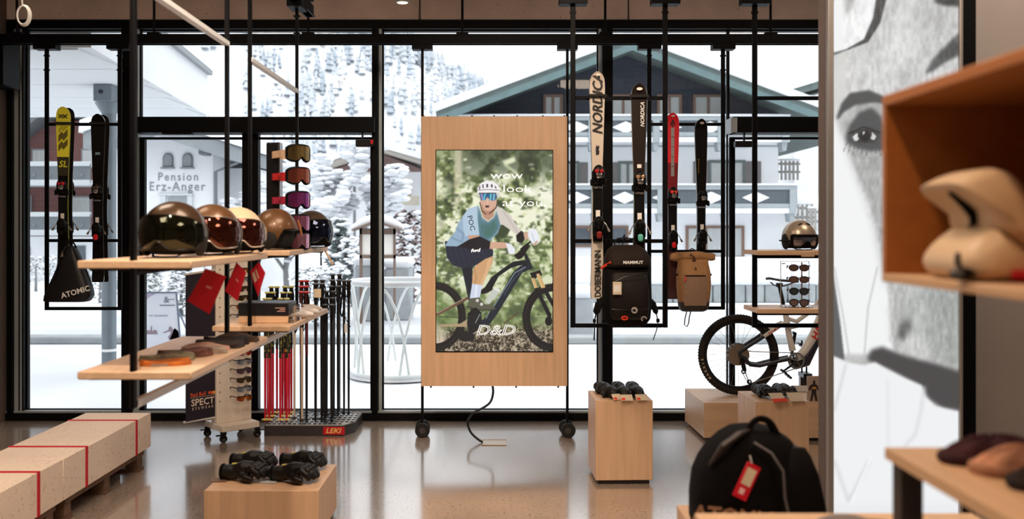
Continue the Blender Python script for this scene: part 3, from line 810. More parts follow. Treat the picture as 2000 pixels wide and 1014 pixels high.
# notice board
nb = thing('notice_board', 'glazed wooden notice board under a snowy little roof', 'notice board', (X(716, 17), 17, 0))
NBW = M('notice_board_timber', (122, 104, 94), .8, var=.1, ns=6)
m = MB(); m.box(X(702, 17), X(707, 17), 17, 17.1, 0, Z(446, 17)); m.box(X(768, 17), X(772, 17), 17, 17.1, 0, Z(446, 17)); m.box(X(702, 17), X(772, 17), 17, 17.1, Z(505, 17), Z(498, 17)); m.box(X(702, 17), X(772, 17), 17, 17.1, Z(458, 17), Z(446, 17))
m.build('frame', NBW, nb)
MB().box(X(707, 17), X(768, 17), 17.03, 17.06, Z(498, 17), Z(458, 17)).build('notice_panel', PAPER, nb)
MB().prism([(X(690, 17), Z(448, 17)), (X(737, 17), Z(430, 17)), (X(786, 17), Z(448, 17)), (X(786, 17), Z(451, 17)), (X(737, 17), Z(435, 17)), (X(690, 17), Z(451, 17))], .5, mat=T(0, 17.3, 0) @ FRONT).build('roof', NBW, nb)
m = MB(); m.tube([(X(688, 17), 17.05, Z(445, 17)), (X(712, 17), 17.05, Z(434, 17)), (X(737, 17), 17.05, Z(427, 17)), (X(762, 17), 17.05, Z(434, 17)), (X(788, 17), 17.05, Z(445, 17))], [.05, .1, .12, .1, .05], 10)
m.build('roof_snow', SNOWT, nb)
# lamp post behind the goggles
lp = thing('street_lamp', 'thin dark street lamp post on the pavement behind the goggles', 'lamp', (X(627, 29), 29, 0))
MB().cyl((X(627, 29), 29, -.05), (X(627, 29), 29, Z(336, 29)), .035, 8).build('post', STEELD, lp)
MB().rev([(.05, Z(336, 29)), (.09, Z(326, 29)), (.07, Z(322, 29)), (.01, Z(319, 29))], 10, mat=T(X(627, 29), 29, 0)).build('lantern', STEELD, lp)

# ---- snowboard advertising stand
sb = thing('poster_stand', 'tilted outdoor poster stand with a snowboarder behind the glove shelf', 'sign', (X(310, 12), 12, 0))
P0, P1, P2, P3 = (266, 690), (355, 690), (344, 572), (268, 572)
bp = MB(); bp.prism([(X(p[0], 12), Z(p[1], 12)) for p in (P0, P1, P2, P3)], .03, mat=T(0, 12.03, 0) @ FRONT)
bp.build('panel', M('pale_blue_print', (206, 212, 228), .6, var=.05, ns=.8, col2=(236, 238, 243)), sb)
m = MB(); m.tube([(X(355.5, 12), 12, 0.0), (X(344.5, 12), 12, Z(571, 12))], .012, 6); m.tube([(X(268, 12), 12, Z(571.5, 12)), (X(344.5, 12), 12, Z(571.5, 12))], .012, 6); m.tube([(X(264, 12), 12, 0), (X(268, 12), 12, Z(571, 12))], .012, 6)
m.tube([(X(344, 12), 12.03, Z(600, 12)), (X(352, 12), 12.7, 0)], .012, 6)
m.build('frame', M('slate_frame', (108, 118, 134), .5), sb)
LS = M('violet_print', (176, 164, 190), .6)
m = MB(); m.prism([(X(270, 12), Z(573, 12)), (X(306, 12), Z(573, 12)), (X(292, 12), Z(580, 12)), (X(282, 12), Z(590, 12)), (X(274, 12), Z(602, 12)), (X(269, 12), Z(612, 12))], .002, mat=T(0, 11.999, 0) @ FRONT)
m.build('violet_corner', LS, sb)
fig = [(332, 637), (336, 640), (338, 646), (345, 650), (350, 660), (352, 656), (347, 646), (341, 641), (343, 652), (337, 664), (331, 664), (328, 659), (333, 652), (333, 647), (319, 651), (319, 649), (329, 645), (330, 640)]
m = MB(); m.prism([(X(a, 12), Z(b, 12)) for a, b in fig], .002, mat=T(0, 11.998, 0) @ FRONT)
m.prism([(X(a, 12), Z(b, 12)) for a, b in ((281, 653), (308, 653), (307, 647), (302, 644), (297, 648), (297, 637), (295, 637), (294, 646), (288, 645))], .002, mat=T(0, 11.998, 0) @ FRONT)
m.build('snowboarder_print', M('mauve_print', (146, 132, 142), .6), sb)
m = MB(); m.text('&', .11, T(X(325, 12), 11.997, Z(586, 12)) @ FRONT, bold=.02); m.text('MIT SICHERHEIT', .035, T(X(310, 12), 11.997, Z(617, 12)) @ FRONT)
m.box(X(312, 12), X(342, 12), 11.996, 11.998, Z(597.5, 12), Z(595.5, 12)); m.box(X(328, 12), X(341, 12), 11.996, 11.998, Z(585.5, 12), Z(584.3, 12))
m.build('lettering', M('slate_print', (122, 128, 142), .6), sb, smooth=0)

# ---- hoop stand (white tube frame, round, with snow on its base)
hs = thing('hoop_stand', 'round white tube frame with crossed hoops standing in the snow', 'frame', (X(770, 10.9), 11.0, 0))
WT = M('white_tube', (222, 228, 228), .35)
hc = Vector((X(776, 11.0), 11.05, 0)); hr = .56
def ringpts(r, z, n=36): return [(hc.x + r * math.cos(2 * PI * k / n), hc.y + r * math.sin(2 * PI * k / n), z) for k in range(n)]
MB().tube(ringpts(hr, .06), .02, 8, closed=True).build('base_ring', WT, hs)
MB().tube(ringpts(hr, 1.1), .02, 8, closed=True).build('top_ring', WT, hs)
for k in range(6):
    a0 = 2 * PI * k / 6 + .25
    pts = []
    for i in range(13):
        u = i / 12; a = a0 + (u - .5) * 1.25; z = .07 + 1.0 * math.sin(PI * min(1, max(0, u))) ** .7
        pts.append((hc.x + (hr - .02) * math.cos(a), hc.y + (hr - .02) * math.sin(a), z))
    MB().tube(pts, .016, 8).build('hoop', WT, hs)
MB().rev([(.001, .09), (hr * .8, .1), (hr * .97, .07), (hr * 1.04, 0)], 30, mat=T(hc.x, hc.y, 0)).build('snow_pad', SNOWT, hs)
MB().tube(ringpts(hr, 1.125), .022, 8, closed=True).build('ring_snow', SNOWT, hs)
# ================================================================ hanging racks
def hang_rack(label, axis, c, a, b, bars, bottom, post=.034):
    """steel hanging frame: two posts from the ceiling track, cross bars, a bottom bar"""
    P = (lambda u, v, z: (u, c + v, z)) if axis == 'x' else (lambda u, v, z: (c + v, u, z))
    t = thing('hanging_rack', label, 'rack', (*P((a + b) / 2, 0, 0)[:2], bottom))
    h = post / 2
    def bx(u0, u1, v0, v1, z0, z1, name):
        p, q = P(u0, v0, z0), P(u1, v1, z1)
        return MB().box(p[0], q[0], p[1], q[1], z0, z1, b=.003).build(name, BLACK, t)
    for u in (a, b):
        bx(u - h, u + h, -.009, .009, bottom, ZT - .04, 'post')
        bx(u - .095, u + .095, -.05, .05, ZT - .045, ZT + .002, 'mounting_block')
        for dz in (.05, .17):
            p = P(u, 0, ZT - .045 - dz); MB().box(p[0] - .022, p[0] + .022, p[1] - .012, p[1] + .012, p[2] - .006, p[2] + .006).build('collar_bolt', BLACK, t)
    bx(a + h, b - h, -.009, .009, bottom, bottom + .028, 'bottom_bar')
    for z in bars:
        bx(a + h, b - h, -.009, .009, z - .013, z + .013, 'cross_bar')
    return t
Y1, Y2 = 7.75, 6.2
def rk(px): return X(px, Y1)
R1 = hang_rack('black hanging rack at the left window holding the yellow ski', 'x', Y1, rk(91.5), rk(234), [Z(243, Y1), Z(470, Y1)], Z(606, Y1))
R2k = hang_rack('black hanging rack holding the red ski, half behind the white ski rack', 'x', Y1, rk(1268), rk(1412), [Z(243, Y1), Z(491, Y1)], Z(605, Y1))
R3 = hang_rack('black hanging rack holding the white ski and the black backpack', 'x', Y2, X(1119, Y2), X(1299, Y2), [Z(192, Y2), Z(471, Y2)], Z(640, Y2))
R4 = hang_rack('black hanging rack with two shelves for a silver helmet and sunglasses', 'x', Y2, X(1474, Y2), X(1657, Y2), [Z(192, Y2), Z(501, Y2), Z(612, Y2)], Z(640, Y2))
for z, nm in ((Z(501, Y2) + .013, 'a'), (Z(612, Y2) + .013, 'b')):
    MB().box(X(1466, Y2) , X(1664, Y2), 6.03, 6.38, z, z + .030, b=.003).build('shelf', MAPLE_X, R4)
MB().box(X(1548, Y2), X(1570, Y2), 5.985, 6.028, Z(500, Y2), Z(490, Y2), b=.003).build('price_holder', MAPLE_X, R4)
XR = -1.385
PALEBAR = M('pale_grey_profile', (222, 224, 226), .45)
def side_rack(label, ya, yb):
    t = hang_rack(label, 'y', XR, ya, yb, [1.586], 1.07)
    for z in (1.600, 1.181):
        MB().box(XR - .205, XR + .225, ya - .02, yb - .07, z, z + .030, b=.004).build('shelf', MAPLE_Y, t)
        for y in (ya + .05, yb - .12):
            MB().box(XR - .19, XR + .2, y, y + .02, z - .012, z - .0005).build('shelf_support', STEELD, t)
    MB().box(XR - .015, XR + .015, ya, yb, 2.678, 2.704, b=.003).build('upper_bar', PALEBAR, t)
    MB().box(XR - .012, XR + .0125, ya + .02, yb - .02, 1.069, 1.099).build('light_strip', PALEBAR, t)
    return t
R5 = side_rack('black rack with maple shelves holding the visor helmets, nearest on the left', 3.49, 4.69)
R6 = side_rack('black rack with maple shelves holding the brown helmet and goggle stand', 5.12, 6.31)
MB().tube([(X(631, 6.2), 6.2, 1.628), (X(650, 6.15), 6.15, 1.51)], .009, 4).build('hanging_strip', MAPLE_Y, R6)

# ================================================================ skis
DARKSKI = M('black_ski_topsheet', (13, 11, 12), .4, var=.15, ns=3, spec=.08)
SKIMETAL = M('ski_edge', (170, 172, 172), .3, .8)
BIND = M('black_binding_plastic', (12, 11, 11), .4, var=.2, ns=40, spec=.14)
def ski_half_width(t, w):
    k = interp(t, [(0, .80), (.02, .86), (.12, .80), (.42, .66), (.60, .72), (.80, .90), (.92, 1.0), (.955, .97), (.975, .86), (.99, .6), (1.0, .18)])
    return w / 2 * k
def ski(name, label, L, w, zones, group=None, decor=None, toe_t=.54, heel_t=.32, toe_mat=RED, heel_mat=BIND, edge=None):
    """upright ski, tail at z=0; top sheet faces -Y. zones: [(t_from, material)] from tail to tip"""
    t = thing(name, label, 'ski', (0, 0, 0), group)
    nv, nu = 56, 6
    def yoff(q): return -.030 * max(0, (q - .94) / .06) ** 2 - .012 * max(0, (.05 - q) / .05)
    mats = []; board = MB(); rings = []
    ts = [k / nv for k in range(nv + 1)] + [.93 + .07 * math.sin(PI / 2 * k / 8) for k in range(1, 8)]
    ts = sorted(set(round(q, 5) for q in ts))
    for q in ts:
        hw = max(.004, ski_half_width(q, w)); th = .008 + .010 * math.sin(PI * min(1, max(0, q)))
        if q > .97: th *= max(.35, (1 - q) / .03 * .65 + .35)
        z = q * L; y0 = yoff(q)
        rings.append([(-hw, y0, z), (-hw + .003, y0 - th, z), (hw - .003, y0 - th, z), (hw, y0, z)])
    vs = [p for r in rings for p in r]; fs = []; mi = []
    zm = [m for _, m in zones]; allm = []; edge = edge or SKIMETAL
    for m in zm + [edge]:
        if m not in allm: allm.append(m)
    for i in range(len(rings) - 1):
        qm = (ts[i] + ts[i + 1]) / 2
        zi = max(k for k, (a, _) in enumerate(zones) if qm >= a)
        for j in range(4):
            a, b = i * 4 + j, i * 4 + (j + 1) % 4
            fs.append((a, b, b + 4, a + 4)); mi.append(allm.index(zm[zi]) if j in (1,) else allm.index(edge) if j in (0, 2) else allm.index(DARKSKI) if DARKSKI in allm else 0)
    fs.append((3, 2, 1, 0)); mi.append(0); k = len(rings) * 4 - 4; fs.append((k, k + 1, k + 2, k + 3)); mi.append(allm.index(zm[-1]))
    board.v = [tuple(v) for v in vs]; board.f = fs; board.mi = mi
    board.build('board', allm, t, smooth=30)
    front = lambda q: yoff(q) - .0195
    # binding plate, toe and heel pieces
    za, zb = (heel_t - .07) * L, (toe_t + .03) * L
    MB().box(-.031, .031, -.036, -.012, za, zb, b=.006).build('binding_plate', BIND, t)
    zt = toe_t * L
    m = MB()
    m.box(-.036, .036, -.062, -.03, zt - .045, zt + .03, b=.010)
    m.ell((0, -.066, zt + .012), (.034, .026, .044), 12, 8)
    m.box(-.046, -.030, -.075, -.040, zt - .052, zt - .016, b=.006); m.box(.030, .046, -.075, -.040, zt - .052, zt - .016, b=.006)
    bt_ = T(0, -.03, zt) @ S(1.18, 1.1, 1.3) @ T(0, .03, -zt); m.xf(bt_)
    toe = m.build('toe_piece', BIND, t)
    MB().box(-.017, .017, -.100, -.070, zt - .014, zt + .012, b=.006).xf(bt_).build('toe_jaw', CHROME, toe)
    MB().box(-.024, .024, -.090, -.070, zt + .006, zt + .036, b=.008).xf(bt_).build('toe_cover', toe_mat, toe)
    MB().box(-.030, .030, -.052, -.036, zt - .084, zt - .066, b=.004).build('toe_pad', CHROME, toe)
    zh = heel_t * L
    m = MB()
    m.box(-.032, .032, -.070, -.03, zh - .05, zh + .03, b=.012)
    m.ell((0, -.072, zh + .012), (.031, .036, .036), 12, 8)
    m.box(-.020, .020, -.108, -.060, zh + .012, zh + .034, b=.006)
    bh_ = T(0, -.03, zh) @ S(1.18, 1.1, 1.35) @ T(0, .03, -zh); m.xf(bh_)
    heel = m.build('heel_piece', BIND, t)
    MB().box(-.014, .014, -.098, -.070, zh - .062, zh - .026, b=.007).xf(bh_).build('heel_lever', heel_mat, heel)
    MB().box(-.014, .014, -.0385, -.0365, zh + .06, zh + .105).build('size_label', PAPER, t)
    for s in (-1, 1):
        m = MB()
        m.tube([(s * .030, -.04, zh + .035), (s * .052, -.055, zh + .01), (s * .062, -.06, zh - .018)], .0035, 6)
        m.tube([(s * .060, -.06, zh - .012), (s * .072, -.064, zh - .036)], [.007, .009], 8)
        m.build('brake_arm', M('brake_arm_metal', (120, 112, 106), .35, .7), t)
    if decor: decor(t, L, w, front)
    return t
def decal(t, name, polys, mat, front, L, dy=0.0):
    m = MB()
    for p in polys:
        zc = sum(q[1] for q in p) / len(p) / L
        m.prism(p, .0006, mat=T(0, front(zc) - .0008 - dy, 0) @ FRONT)
    return m.build(name, mat, t, smooth=0)
SK = 4.306e-3
def xx(zc, half, h, sw):
    o = []
    for c in (-half * .48, half * .48):
        for s in (-1, 1):
            a, b = c - s * half * .5, c + s * half * .5
            o.append([(a - sw / 2, zc - h / 2), (a + sw / 2, zc - h / 2), (b + sw / 2, zc + h / 2), (b - sw / 2, zc + h / 2)])
    return o
def yellow_decor(t, L, w, fr):
    dk = M('olive_black_band', (96, 88, 22), .4)
    bk = LETB
    def zz(z0, h, lo): return [(-.034, z0), (-.010, z0 + .036), (.004, z0 + .016), (.036, z0 + .056), (.036, z0 + .056 - h), (.004, z0 + .016 - h), (-.010, z0 + .036 - h), (-.034, z0 - h)]
    decal(t, 'zigzag_bands', [zz(.835 * L, .055, 0), zz(.780 * L, .05, 0)], dk, fr, L)
    decal(t, 'zigzag_olive_band', [zz(.872 * L, .03, 0)], M('olive_band', (176, 170, 36), .4), fr, L)  # paler olive zigzag band above the two darker ones
    decal(t, 'logo', xx(.947 * L, .034, .030, .010), bk, fr, L)
    m = MB(); m.text('SL', .075, T(0, fr(.57) - .002, .672 * L) @ FRONT, bold=.025, shear=.2, wide=.95); m.build('lettering', M('yellow_print', (206, 204, 40), .4), t, smooth=0)
YEL = M('yellow_ski_topsheet', (226, 222, 50), .35, coat=.3)
YELE = M('yellow_green_sidewall', (196, 206, 110), .4)
s_yel = ski('ski', 'yellow and black zigzag slalom ski hanging in the left window', 1.46, .118, [(0, DARKSKI), (.61, M('dark_olive_topsheet', (44, 40, 16), .4)), (.715, YEL)], None, yellow_decor, edge=YELE)
place(s_yel, (X(124, 7.69), 7.69, Z(551, 7.69)), .22)
s_yel2 = ski('ski', 'rear partner of the yellow ski, back to back behind it', 1.46, .118, [(0, DARKSKI), (.7, YEL)], None, toe_mat=BIND, edge=YELE)
place(s_yel2, (X(131, 7.7), 7.703, Z(551, 7.703)), PI + .22)
def xx_decor(t, L, w, fr):
    q = .765
    decal(t, 'logo', xx(q * L, .019, .022, .006), M('pale_blue_print_logo', (150, 196, 214), .4), fr, L)
    decal(t, 'white_dot', [[(-.004, .56 * L), (.004, .56 * L), (.004, .575 * L), (-.004, .575 * L)]], LETW, fr, L)
s_blk = ski('ski', 'black ski with a small pale blue logo in the left window rack', 1.40, .118, [(0, DARKSKI)], None, xx_decor, toe_mat=M('bronze_plastic', (84, 70, 60), .35, .3), heel_mat=RED, heel_t=.31)
place(s_blk, (X(192, 7.69), 7.69, Z(551, 7.69)), .18)
s_blk2 = ski('ski', 'rear partner of the black ski at the left window', 1.40, .118, [(0, DARKSKI)], None, toe_mat=BIND)
place(s_blk2, (X(199, 7.7), 7.703, Z(551, 7.703)), PI + .18)
SAND = M('warm_white_topsheet', (196, 184, 170), .4, var=.03, ns=4, coat=.2)
def nordica_decor(t, L, w, fr):
    m = MB(); m.text('NORDICA', .094, T(.004, fr(.9) - .002, .858 * L) @ FRONT @ RZ(PI / 2), bold=.02, shear=.25, wide=.94); m.build('lettering', LETB, t, smooth=0)
    m = MB(); m.text('DOBERMANN', .060, T(.004, -.0205, .112 * L) @ FRONT @ RZ(-PI / 2) @ RZ(PI), bold=.015, shear=-.1, wide=.84); m.build('tail_lettering', LETB, t, smooth=0)
    q = .632 * L
    decal(t, 'dog_logo', [[(-.010, q), (.010, q + .006), (.012, q + .03), (.006, q + .034), (.012, q + .05), (.010, q + .07), (.0, q + .055), (-.006, q + .07), (-.010, q + .06), (-.012, q + .03)]], LETB, fr, L)
    decal(t, 'tip_oval', [[(.014 * math.cos(a), .984 * L + .006 * math.sin(a)) for a in [2 * PI * k / 14 for k in range(14)]]], PAPER, fr, L, .01)
s_nor = ski('ski', 'white ski with black lettering hanging in the nearer rack', 1.51, .108, [(0, SAND)], None, nordica_decor, toe_mat=M('dark_red_toe', (160, 22, 28), .35), heel_mat=M('dark_red_plastic', (120, 26, 26), .4))
place(s_nor, (X(1166, 6.15), 6.15, Z(583, 6.15)), .06)
def darkn_decor(t, L, w, fr):
    m = MB(); m.text('NORDICA', .036, T(.022, fr(.86) - .001, .855 * L) @ FRONT @ RZ(PI / 2), bold=.02, shear=.25); m.build('lettering', LETW, t, smooth=0)
    decal(t, 'tip_oval', [[(.020 * math.cos(a), .974 * L + .010 * math.sin(a)) for a in [2 * PI * k / 14 for k in range(14)]]], PAPER, fr, L, .008)
    decal(t, 'code_label', [[(-.014, .605 * L), (.014, .605 * L), (.014, .622 * L), (-.014, .622 * L)]], PAPER, fr, L)
s_dkn = ski('ski', 'dark brown ski beside the white one, behind the black backpack', 1.42, .112, [(0, M('dark_brown_topsheet', (36, 28, 24), .4, var=.12, ns=2, stretch=(40, 1, 1), spec=.1))], None, darkn_decor, toe_mat=M('gold_metal', (190, 150, 110), .3, .7), heel_mat=M('turquoise_plastic', (96, 178, 160), .4))
place(s_dkn, (X(1248, 6.15), 6.15, Z(580, 6.15)), -.04)
REDS = M('red_ski_topsheet', (216, 24, 40), .35, var=.05, ns=2, coat=.3)
def red_decor(t, L, w, fr):
    gm = M('silver_window', (150, 146, 146), .35, .3)
    decal(t, 'silver_window', [[(-.014, (.66 + .053 * k) * L), (.014, (.66 + .053 * k) * L), (.014, (.66 + .053 * k + .05) * L), (-.014, (.66 + .053 * k + .05) * L)] for k in range(5)], gm, fr, L)
    q = .945 * L
    decal(t, 'tip_logo', [[(-.026, q - .02), (-.004, q + .028), (.006, q + .028), (.026, q - .02), (.016, q - .016), (.001, q + .012), (-.016, q - .016)], [(-.004, q - .035), (.006, q - .035), (.004, q + .004), (-.002, q + .004)]], LETB, fr, L, .004)
    decal(t, 'tip_oval', [[(.016 * math.cos(a), .982 * L + .008 * math.sin(a)) for a in [2 * PI * k / 14 for k in range(14)]]], M('silver_oval', (190, 180, 176), .4), fr, L, .010)
s_red = ski('ski', 'bright red ski with a silver stripe of windows', 1.55, .118, [(0, M('maroon_topsheet', (58, 24, 24), .4)), (.55, M('deep_red_topsheet', (120, 16, 30), .35)), (.74, REDS)], None, red_decor, toe_t=.555, heel_t=.33, toe_mat=ORANGE, heel_mat=RED)
place(s_red, (X(1313, 7.69), 7.69, Z(584, 7.69)), -.02)
def goldn_decor(t, L, w, fr):
    gm = M('gold_print', (190, 150, 70), .4, .4)
    decal(t, 'gold_marks', [[(-.028, (.70 + .012 * k) * L), (-.021, (.70 + .012 * k) * L), (-.021, (.70 + .012 * k + .006) * L), (-.028, (.70 + .012 * k + .006) * L)] for k in range(7)], gm, fr, L)
    decal(t, 'tip_oval', [[(.018 * math.cos(a), .976 * L + .010 * math.sin(a)) for a in [2 * PI * k / 14 for k in range(14)]]], M('silver_oval', (190, 180, 176), .4), fr, L, .008)
s_gld = ski('ski', 'black ski with tiny gold marks beside the red ski', 1.50, .112, [(0, M('charcoal_topsheet', (20, 17, 16), .4, var=.15, ns=2, stretch=(30, 1, 1), spec=.1))], None, goldn_decor, toe_t=.56, heel_t=.345, toe_mat=BIND, heel_mat=BIND)
place(s_gld, (X(1369, 7.69), 7.69, Z(584, 7.69)), .03)
# ties that hold the skis to the bars
for sk, px, py, y, lab in ((s_yel, 124, 243, Y1, 'yellow ski'), (s_blk, 192, 243, Y1, 'black ski in the left window'), (s_nor, 1166, 190, Y2, 'white ski'), (s_dkn, 1248, 191, Y2, 'dark brown ski')):
    MB().box(-.064, .064, -.036, .04, -.010, .010, b=.004, mat=T(0, 0, Z(py, y) - sk.location.z)).build('rubber_tie', RUBBER, sk, loc=(0, 0, 0))

# ================================================================ packs and bags
def pack_black():
    t = thing('backpack', 'black touring backpack hanging in front of the dark brown ski', 'backpack', (0, 0, 0))
    s = SK * Y2 / 7.75                                   # metres per photo pixel at this depth
    def r(z, hw, d0, d1, e=3.2, cx=0): return sring(cx, (d0 + d1) / 2, z, hw, (d1 - d0) / 2, e, 28)
    body = MB().loft([r(.0, .085, -.10, .0), r(.015, .125, -.15, .01), r(.06, .15, -.185, .02), r(.16, .158, -.20, .02), r(.30, .156, -.185, .02), r(.40, .150, -.16, .02), r(.47, .135, -.14, .01), r(.515, .105, -.10, 0), r(.53, .06, -.07, -.02)])
    body.build('body', FABRIC, t)
    lid = MB().loft([r(.395, .142, -.19, -.02), r(.41, .150, -.20, -.0), r(.45, .148, -.195, 0), r(.50, .125, -.16, 0), r(.535, .080, -.11, -.02)])
    lo = lid.build('lid', M('dark_brown_nylon', (30, 21, 17), .7, spec=.15, var=.2, ns=120, bump=.2), t)
    m = MB(); m.text('MAMMUT', .027, T(.02, -.2015, .425) @ FRONT, bold=.03, wide=1.1); m.build('lettering', LETW, lo, smooth=0)
    fp = MB().loft([r(.06, .10, -.20, -.15), r(.075, .118, -.225, -.15), r(.16, .125, -.24, -.15), r(.26, .122, -.225, -.15), r(.345, .115, -.20, -.13), r(.36, .10, -.19, -.13)]).build('front_pocket', M('black_coated_nylon', (22, 15, 13), .6, spec=.2, var=.25, ns=5, bump=.1, bs=200), t)
    MB().tube([(-.11, -.226, .30), (-.04, -.236, .335), (.05, -.236, .345), (.11, -.22, .36)], .004, 6).build('zip', BLACKG, fp)
    MB().tube([(-.12, -.222, .13), (0, -.243, .125), (.12, -.222, .13)], .004, 6).build('zip', BLACKG, fp)
    m = MB(); m.rev([(.020, 0), (.020, .004)], 18, mat=T(.02, -.241, .125) @ FRONT); mo = m.build('round_badge', M('grey_badge', (190, 180, 174), .5), fp)
    m = MB(); m.prism([(-.011, -.008), (.011, -.010), (.008, .006), (-.004, .011), (-.012, .004)], .001, mat=T(.02, -.2455, .125) @ FRONT); m.build('badge_print', LETB, mo)
    m = MB(); m.tube([(-.04 + .018 * math.cos(a), -.232, .075 + .010 * math.sin(a)) for a in [2 * PI * k / 12 for k in range(12)]], .005, 6, closed=True); m.build('red_loop', ORANGE, fp)
    m = MB(); m.tube([(.085 + .016 * math.cos(a), -.225, .068 + .014 * math.sin(a)) for a in [PI * (.0 + 1.3 * k / 10) for k in range(11)]], .004, 6); m.build('grey_loop', M('grey_cord', (170, 160, 150), .6), fp)
    MB().box(-.118, -.063, -.250, -.246, .225, .305).build('price_tag', CARD, t)
    m = MB(); m.box(-.112, -.070, -.2515, -.2500, .240, .285); q = m.build('tag_print', PAPER, t)
    m = MB(); m.tube([(-.165, -.09, .385), (-.145, -.14, .405), (-.115, -.175, .428)], [.008, .009, .010], 8); m.build('red_whistle', ORANGE, t)
    for sgn, nm in ((-1, 'l'), (1, 'r')):
        x = sgn * .15
        hb = MB().loft([[(x + sgn * a, -.08 + b, z) for a, b in ((-.02, -.035), (.035, -.02), (.035, .03), (-.02, .04))] for z, a_ in ((.045, 0), (.06, 0), (.135, 0), (.16, 0))])
        hb2 = MB().tube([(x, -.05, .19), (x + sgn * .028, -.065, .15), (x + sgn * .045, -.07, .10), (x + sgn * .05, -.07, .085)], [.02, .034, .03, .012], 10, flat=.55)
        hb2.build('hip_fin', FABRIC, t)
        m = MB(); m.tube([(x + sgn * .045, -.07, .10), (x + sgn * .058, -.075, .04), (x + sgn * (.056 if sgn < 0 else .05), -.07, -.02), (x + sgn * (.058 if sgn < 0 else .03), -.06, -.085)], [.009, .010, .009, .009], 6, flat=.35)
        m.box(x + sgn * .058 - .010, x + sgn * .058 + .010, -.084, -.066, .03, .055, b=.003)
        m.build('hip_strap', STRAP, t)
        m = MB(); m.tube([(sgn * .10, .0, .50), (sgn * .085, .02, .40), (sgn * .10, .03, .22), (sgn * .13, .0, .06)], [.02, .028, .026, .012], 10, flat=.5); m.build('shoulder_strap', STRAP, t)
    m = MB()
    m.tube([(-.075, -.03, .515), (-.065, -.03, .555), (-.05, -.02, .575), (.0, -.02, .578), (.055, -.02, .575), (.07, -.03, .555), (.085, -.03, .515)], .0045, 6)
    m.tube([(-.02, -.02, .525), (.0, .0, .565), (.02, .02, .585)], .004, 6)
    m.build('haul_loop', STRAP, t)
    return t
bp_ = pack_black(); place(bp_, (X(1219, 6.06), 6.06, Z(637, 6.06)), .05)
zk = Z(471, Y2) - Z(637, 6.06)
m = MB(); m.tube([(-.004, -.02, .572), (-.004, -.03, .60), (-.004, .03, zk + .02), (-.004, .135, zk + .022), (-.004, .158, zk + .005), (-.004, .156, zk - .018)], .004, 6)
m.build('hook', BLACK, bp_, loc=(0, 0, 0))
def pack_tan():
    t = thing('backpack', 'tan roll top backpack with a grey brown front', 'backpack', (0, 0, 0))
    TAN = M('tan_canvas', (160, 118, 78), .8, var=.12, ns=40, bump=.2, bs=200); TAUPE = M('taupe_canvas', (138, 110, 90), .85, var=.08, ns=60, bump=.2, bs=240)
    def r(z, hw, d, e=3.6): return sring(0, -d / 2, z, hw, d / 2, e, 28)
    MB().loft([r(.075, .124, .155), (r(.13, .131, .165)), r(.22, .138, .165), r(.32, .136, .15), r(.39, .124, .12), r(.43, .128, .075), r(.45, .16, .05)]).build('body', TAN, t)
    MB().loft([r(.0, .088, .10), r(.012, .108, .13), r(.05, .124, .16), r(.083, .1255, .162)]).build('dark_base', M('dark_base_coating', (58, 52, 52), .6, var=.1, ns=30), t)
    pts = [(x, -.052 - .006 * math.cos(x * 30), .452 + .006 * math.cos(x * 18)) for x in [-.182 + .364 * k / 14 for k in range(15)]]
    ro = MB().tube(pts, [.024] + [.035 + .003 * math.sin(k) for k in range(13)] + [.024], 14).build('rolled_top', TAN, t)
    m = MB(); m.tube([(-.03, -.093, .472), (.0, -.098, .45), (.01, -.095, .43), (.008, -.085, .405)], .010, 8, flat=.4); m.box(-.012, .016, -.1, -.086, .405, .428, b=.003); m.build('buckle_strap', M('dark_brown_strap', (70, 48, 36), .7), ro)
    MB().grid(lambda u, v: ((-.096 + .192 * u) * (1 - .10 * (1 - v) ** 6), -.168 - .012 * math.sin(PI * v) * math.sin(PI * u) ** .5 + .006 * v, .055 + .235 * v), 10, 10).build('front_panel', TAUPE, t)
    MB().box(-.085, .085, -.166, -.160, .294, .302).build('zip', BLACKG, t)
    m = MB(); m.tube([(-.072, -.17, .292), (-.08, -.172, .272)], .004, 6); m.tube([(-.08, -.172, .272), (-.088, -.174, .252)], .007, 6); m.build('orange_zip_pull', ORANGE, t)
    m = MB(); m.prism([(-.012, -.016), (-.003, .004), (-.001, .018), (.002, .018), (.004, .004), (.013, -.016), (.004, -.006), (-.003, -.006)], .001, mat=T(.005, -.150, .355) @ FRONT); m.build('logo', LETB, t)
    for s in (-1, 1):
        MB().box(s * .131 - .012, s * .131 + .012, -.12, -.07, .296, .312, b=.004).build('side_strap', STRAP, t)
    m = MB(); m.tube([(-.03, .0, .06), (-.045, -.03, .0), (-.06, -.03, -.06), (-.065, -.03, -.115), (-.045, -.03, -.13), (-.03, -.03, -.10), (-.025, -.03, -.05), (-.01, -.02, .0)], .0045, 6); m.build('hanging_strap', STRAP, t)
    m = MB(); m.tube([(-.02, -.03, .48), (-.018, -.02, .505), (.0, -.01, .515), (.018, -.02, .505), (.02, -.03, .48)], .005, 6); m.build('haul_loop', STRAP, t)
    for s in (-1, 1):
        m = MB(); m.tube([(s * .06, .004, .44), (s * .07, .02, .3), (s * .10, .02, .12), (s * .11, -.02, .05)], [.02, .026, .018, .01], 8, flat=.4); m.build('shoulder_strap', STRAP, t)
    return t
bt = pack_tan(); place(bt, (X(1351, 7.63), 7.63, Z(607, 7.63)), -.03)
lb = thing('boot_bag', 'black wedge shaped boot bag hanging in the left window', 'bag', (0, 0, 0))
def rr(z, x0, x1, d0, d1, e=4.0): return sring((x0 + x1) / 2, (d0 + d1) / 2, z, (x1 - x0) / 2, (d1 - d0) / 2, e, 28)
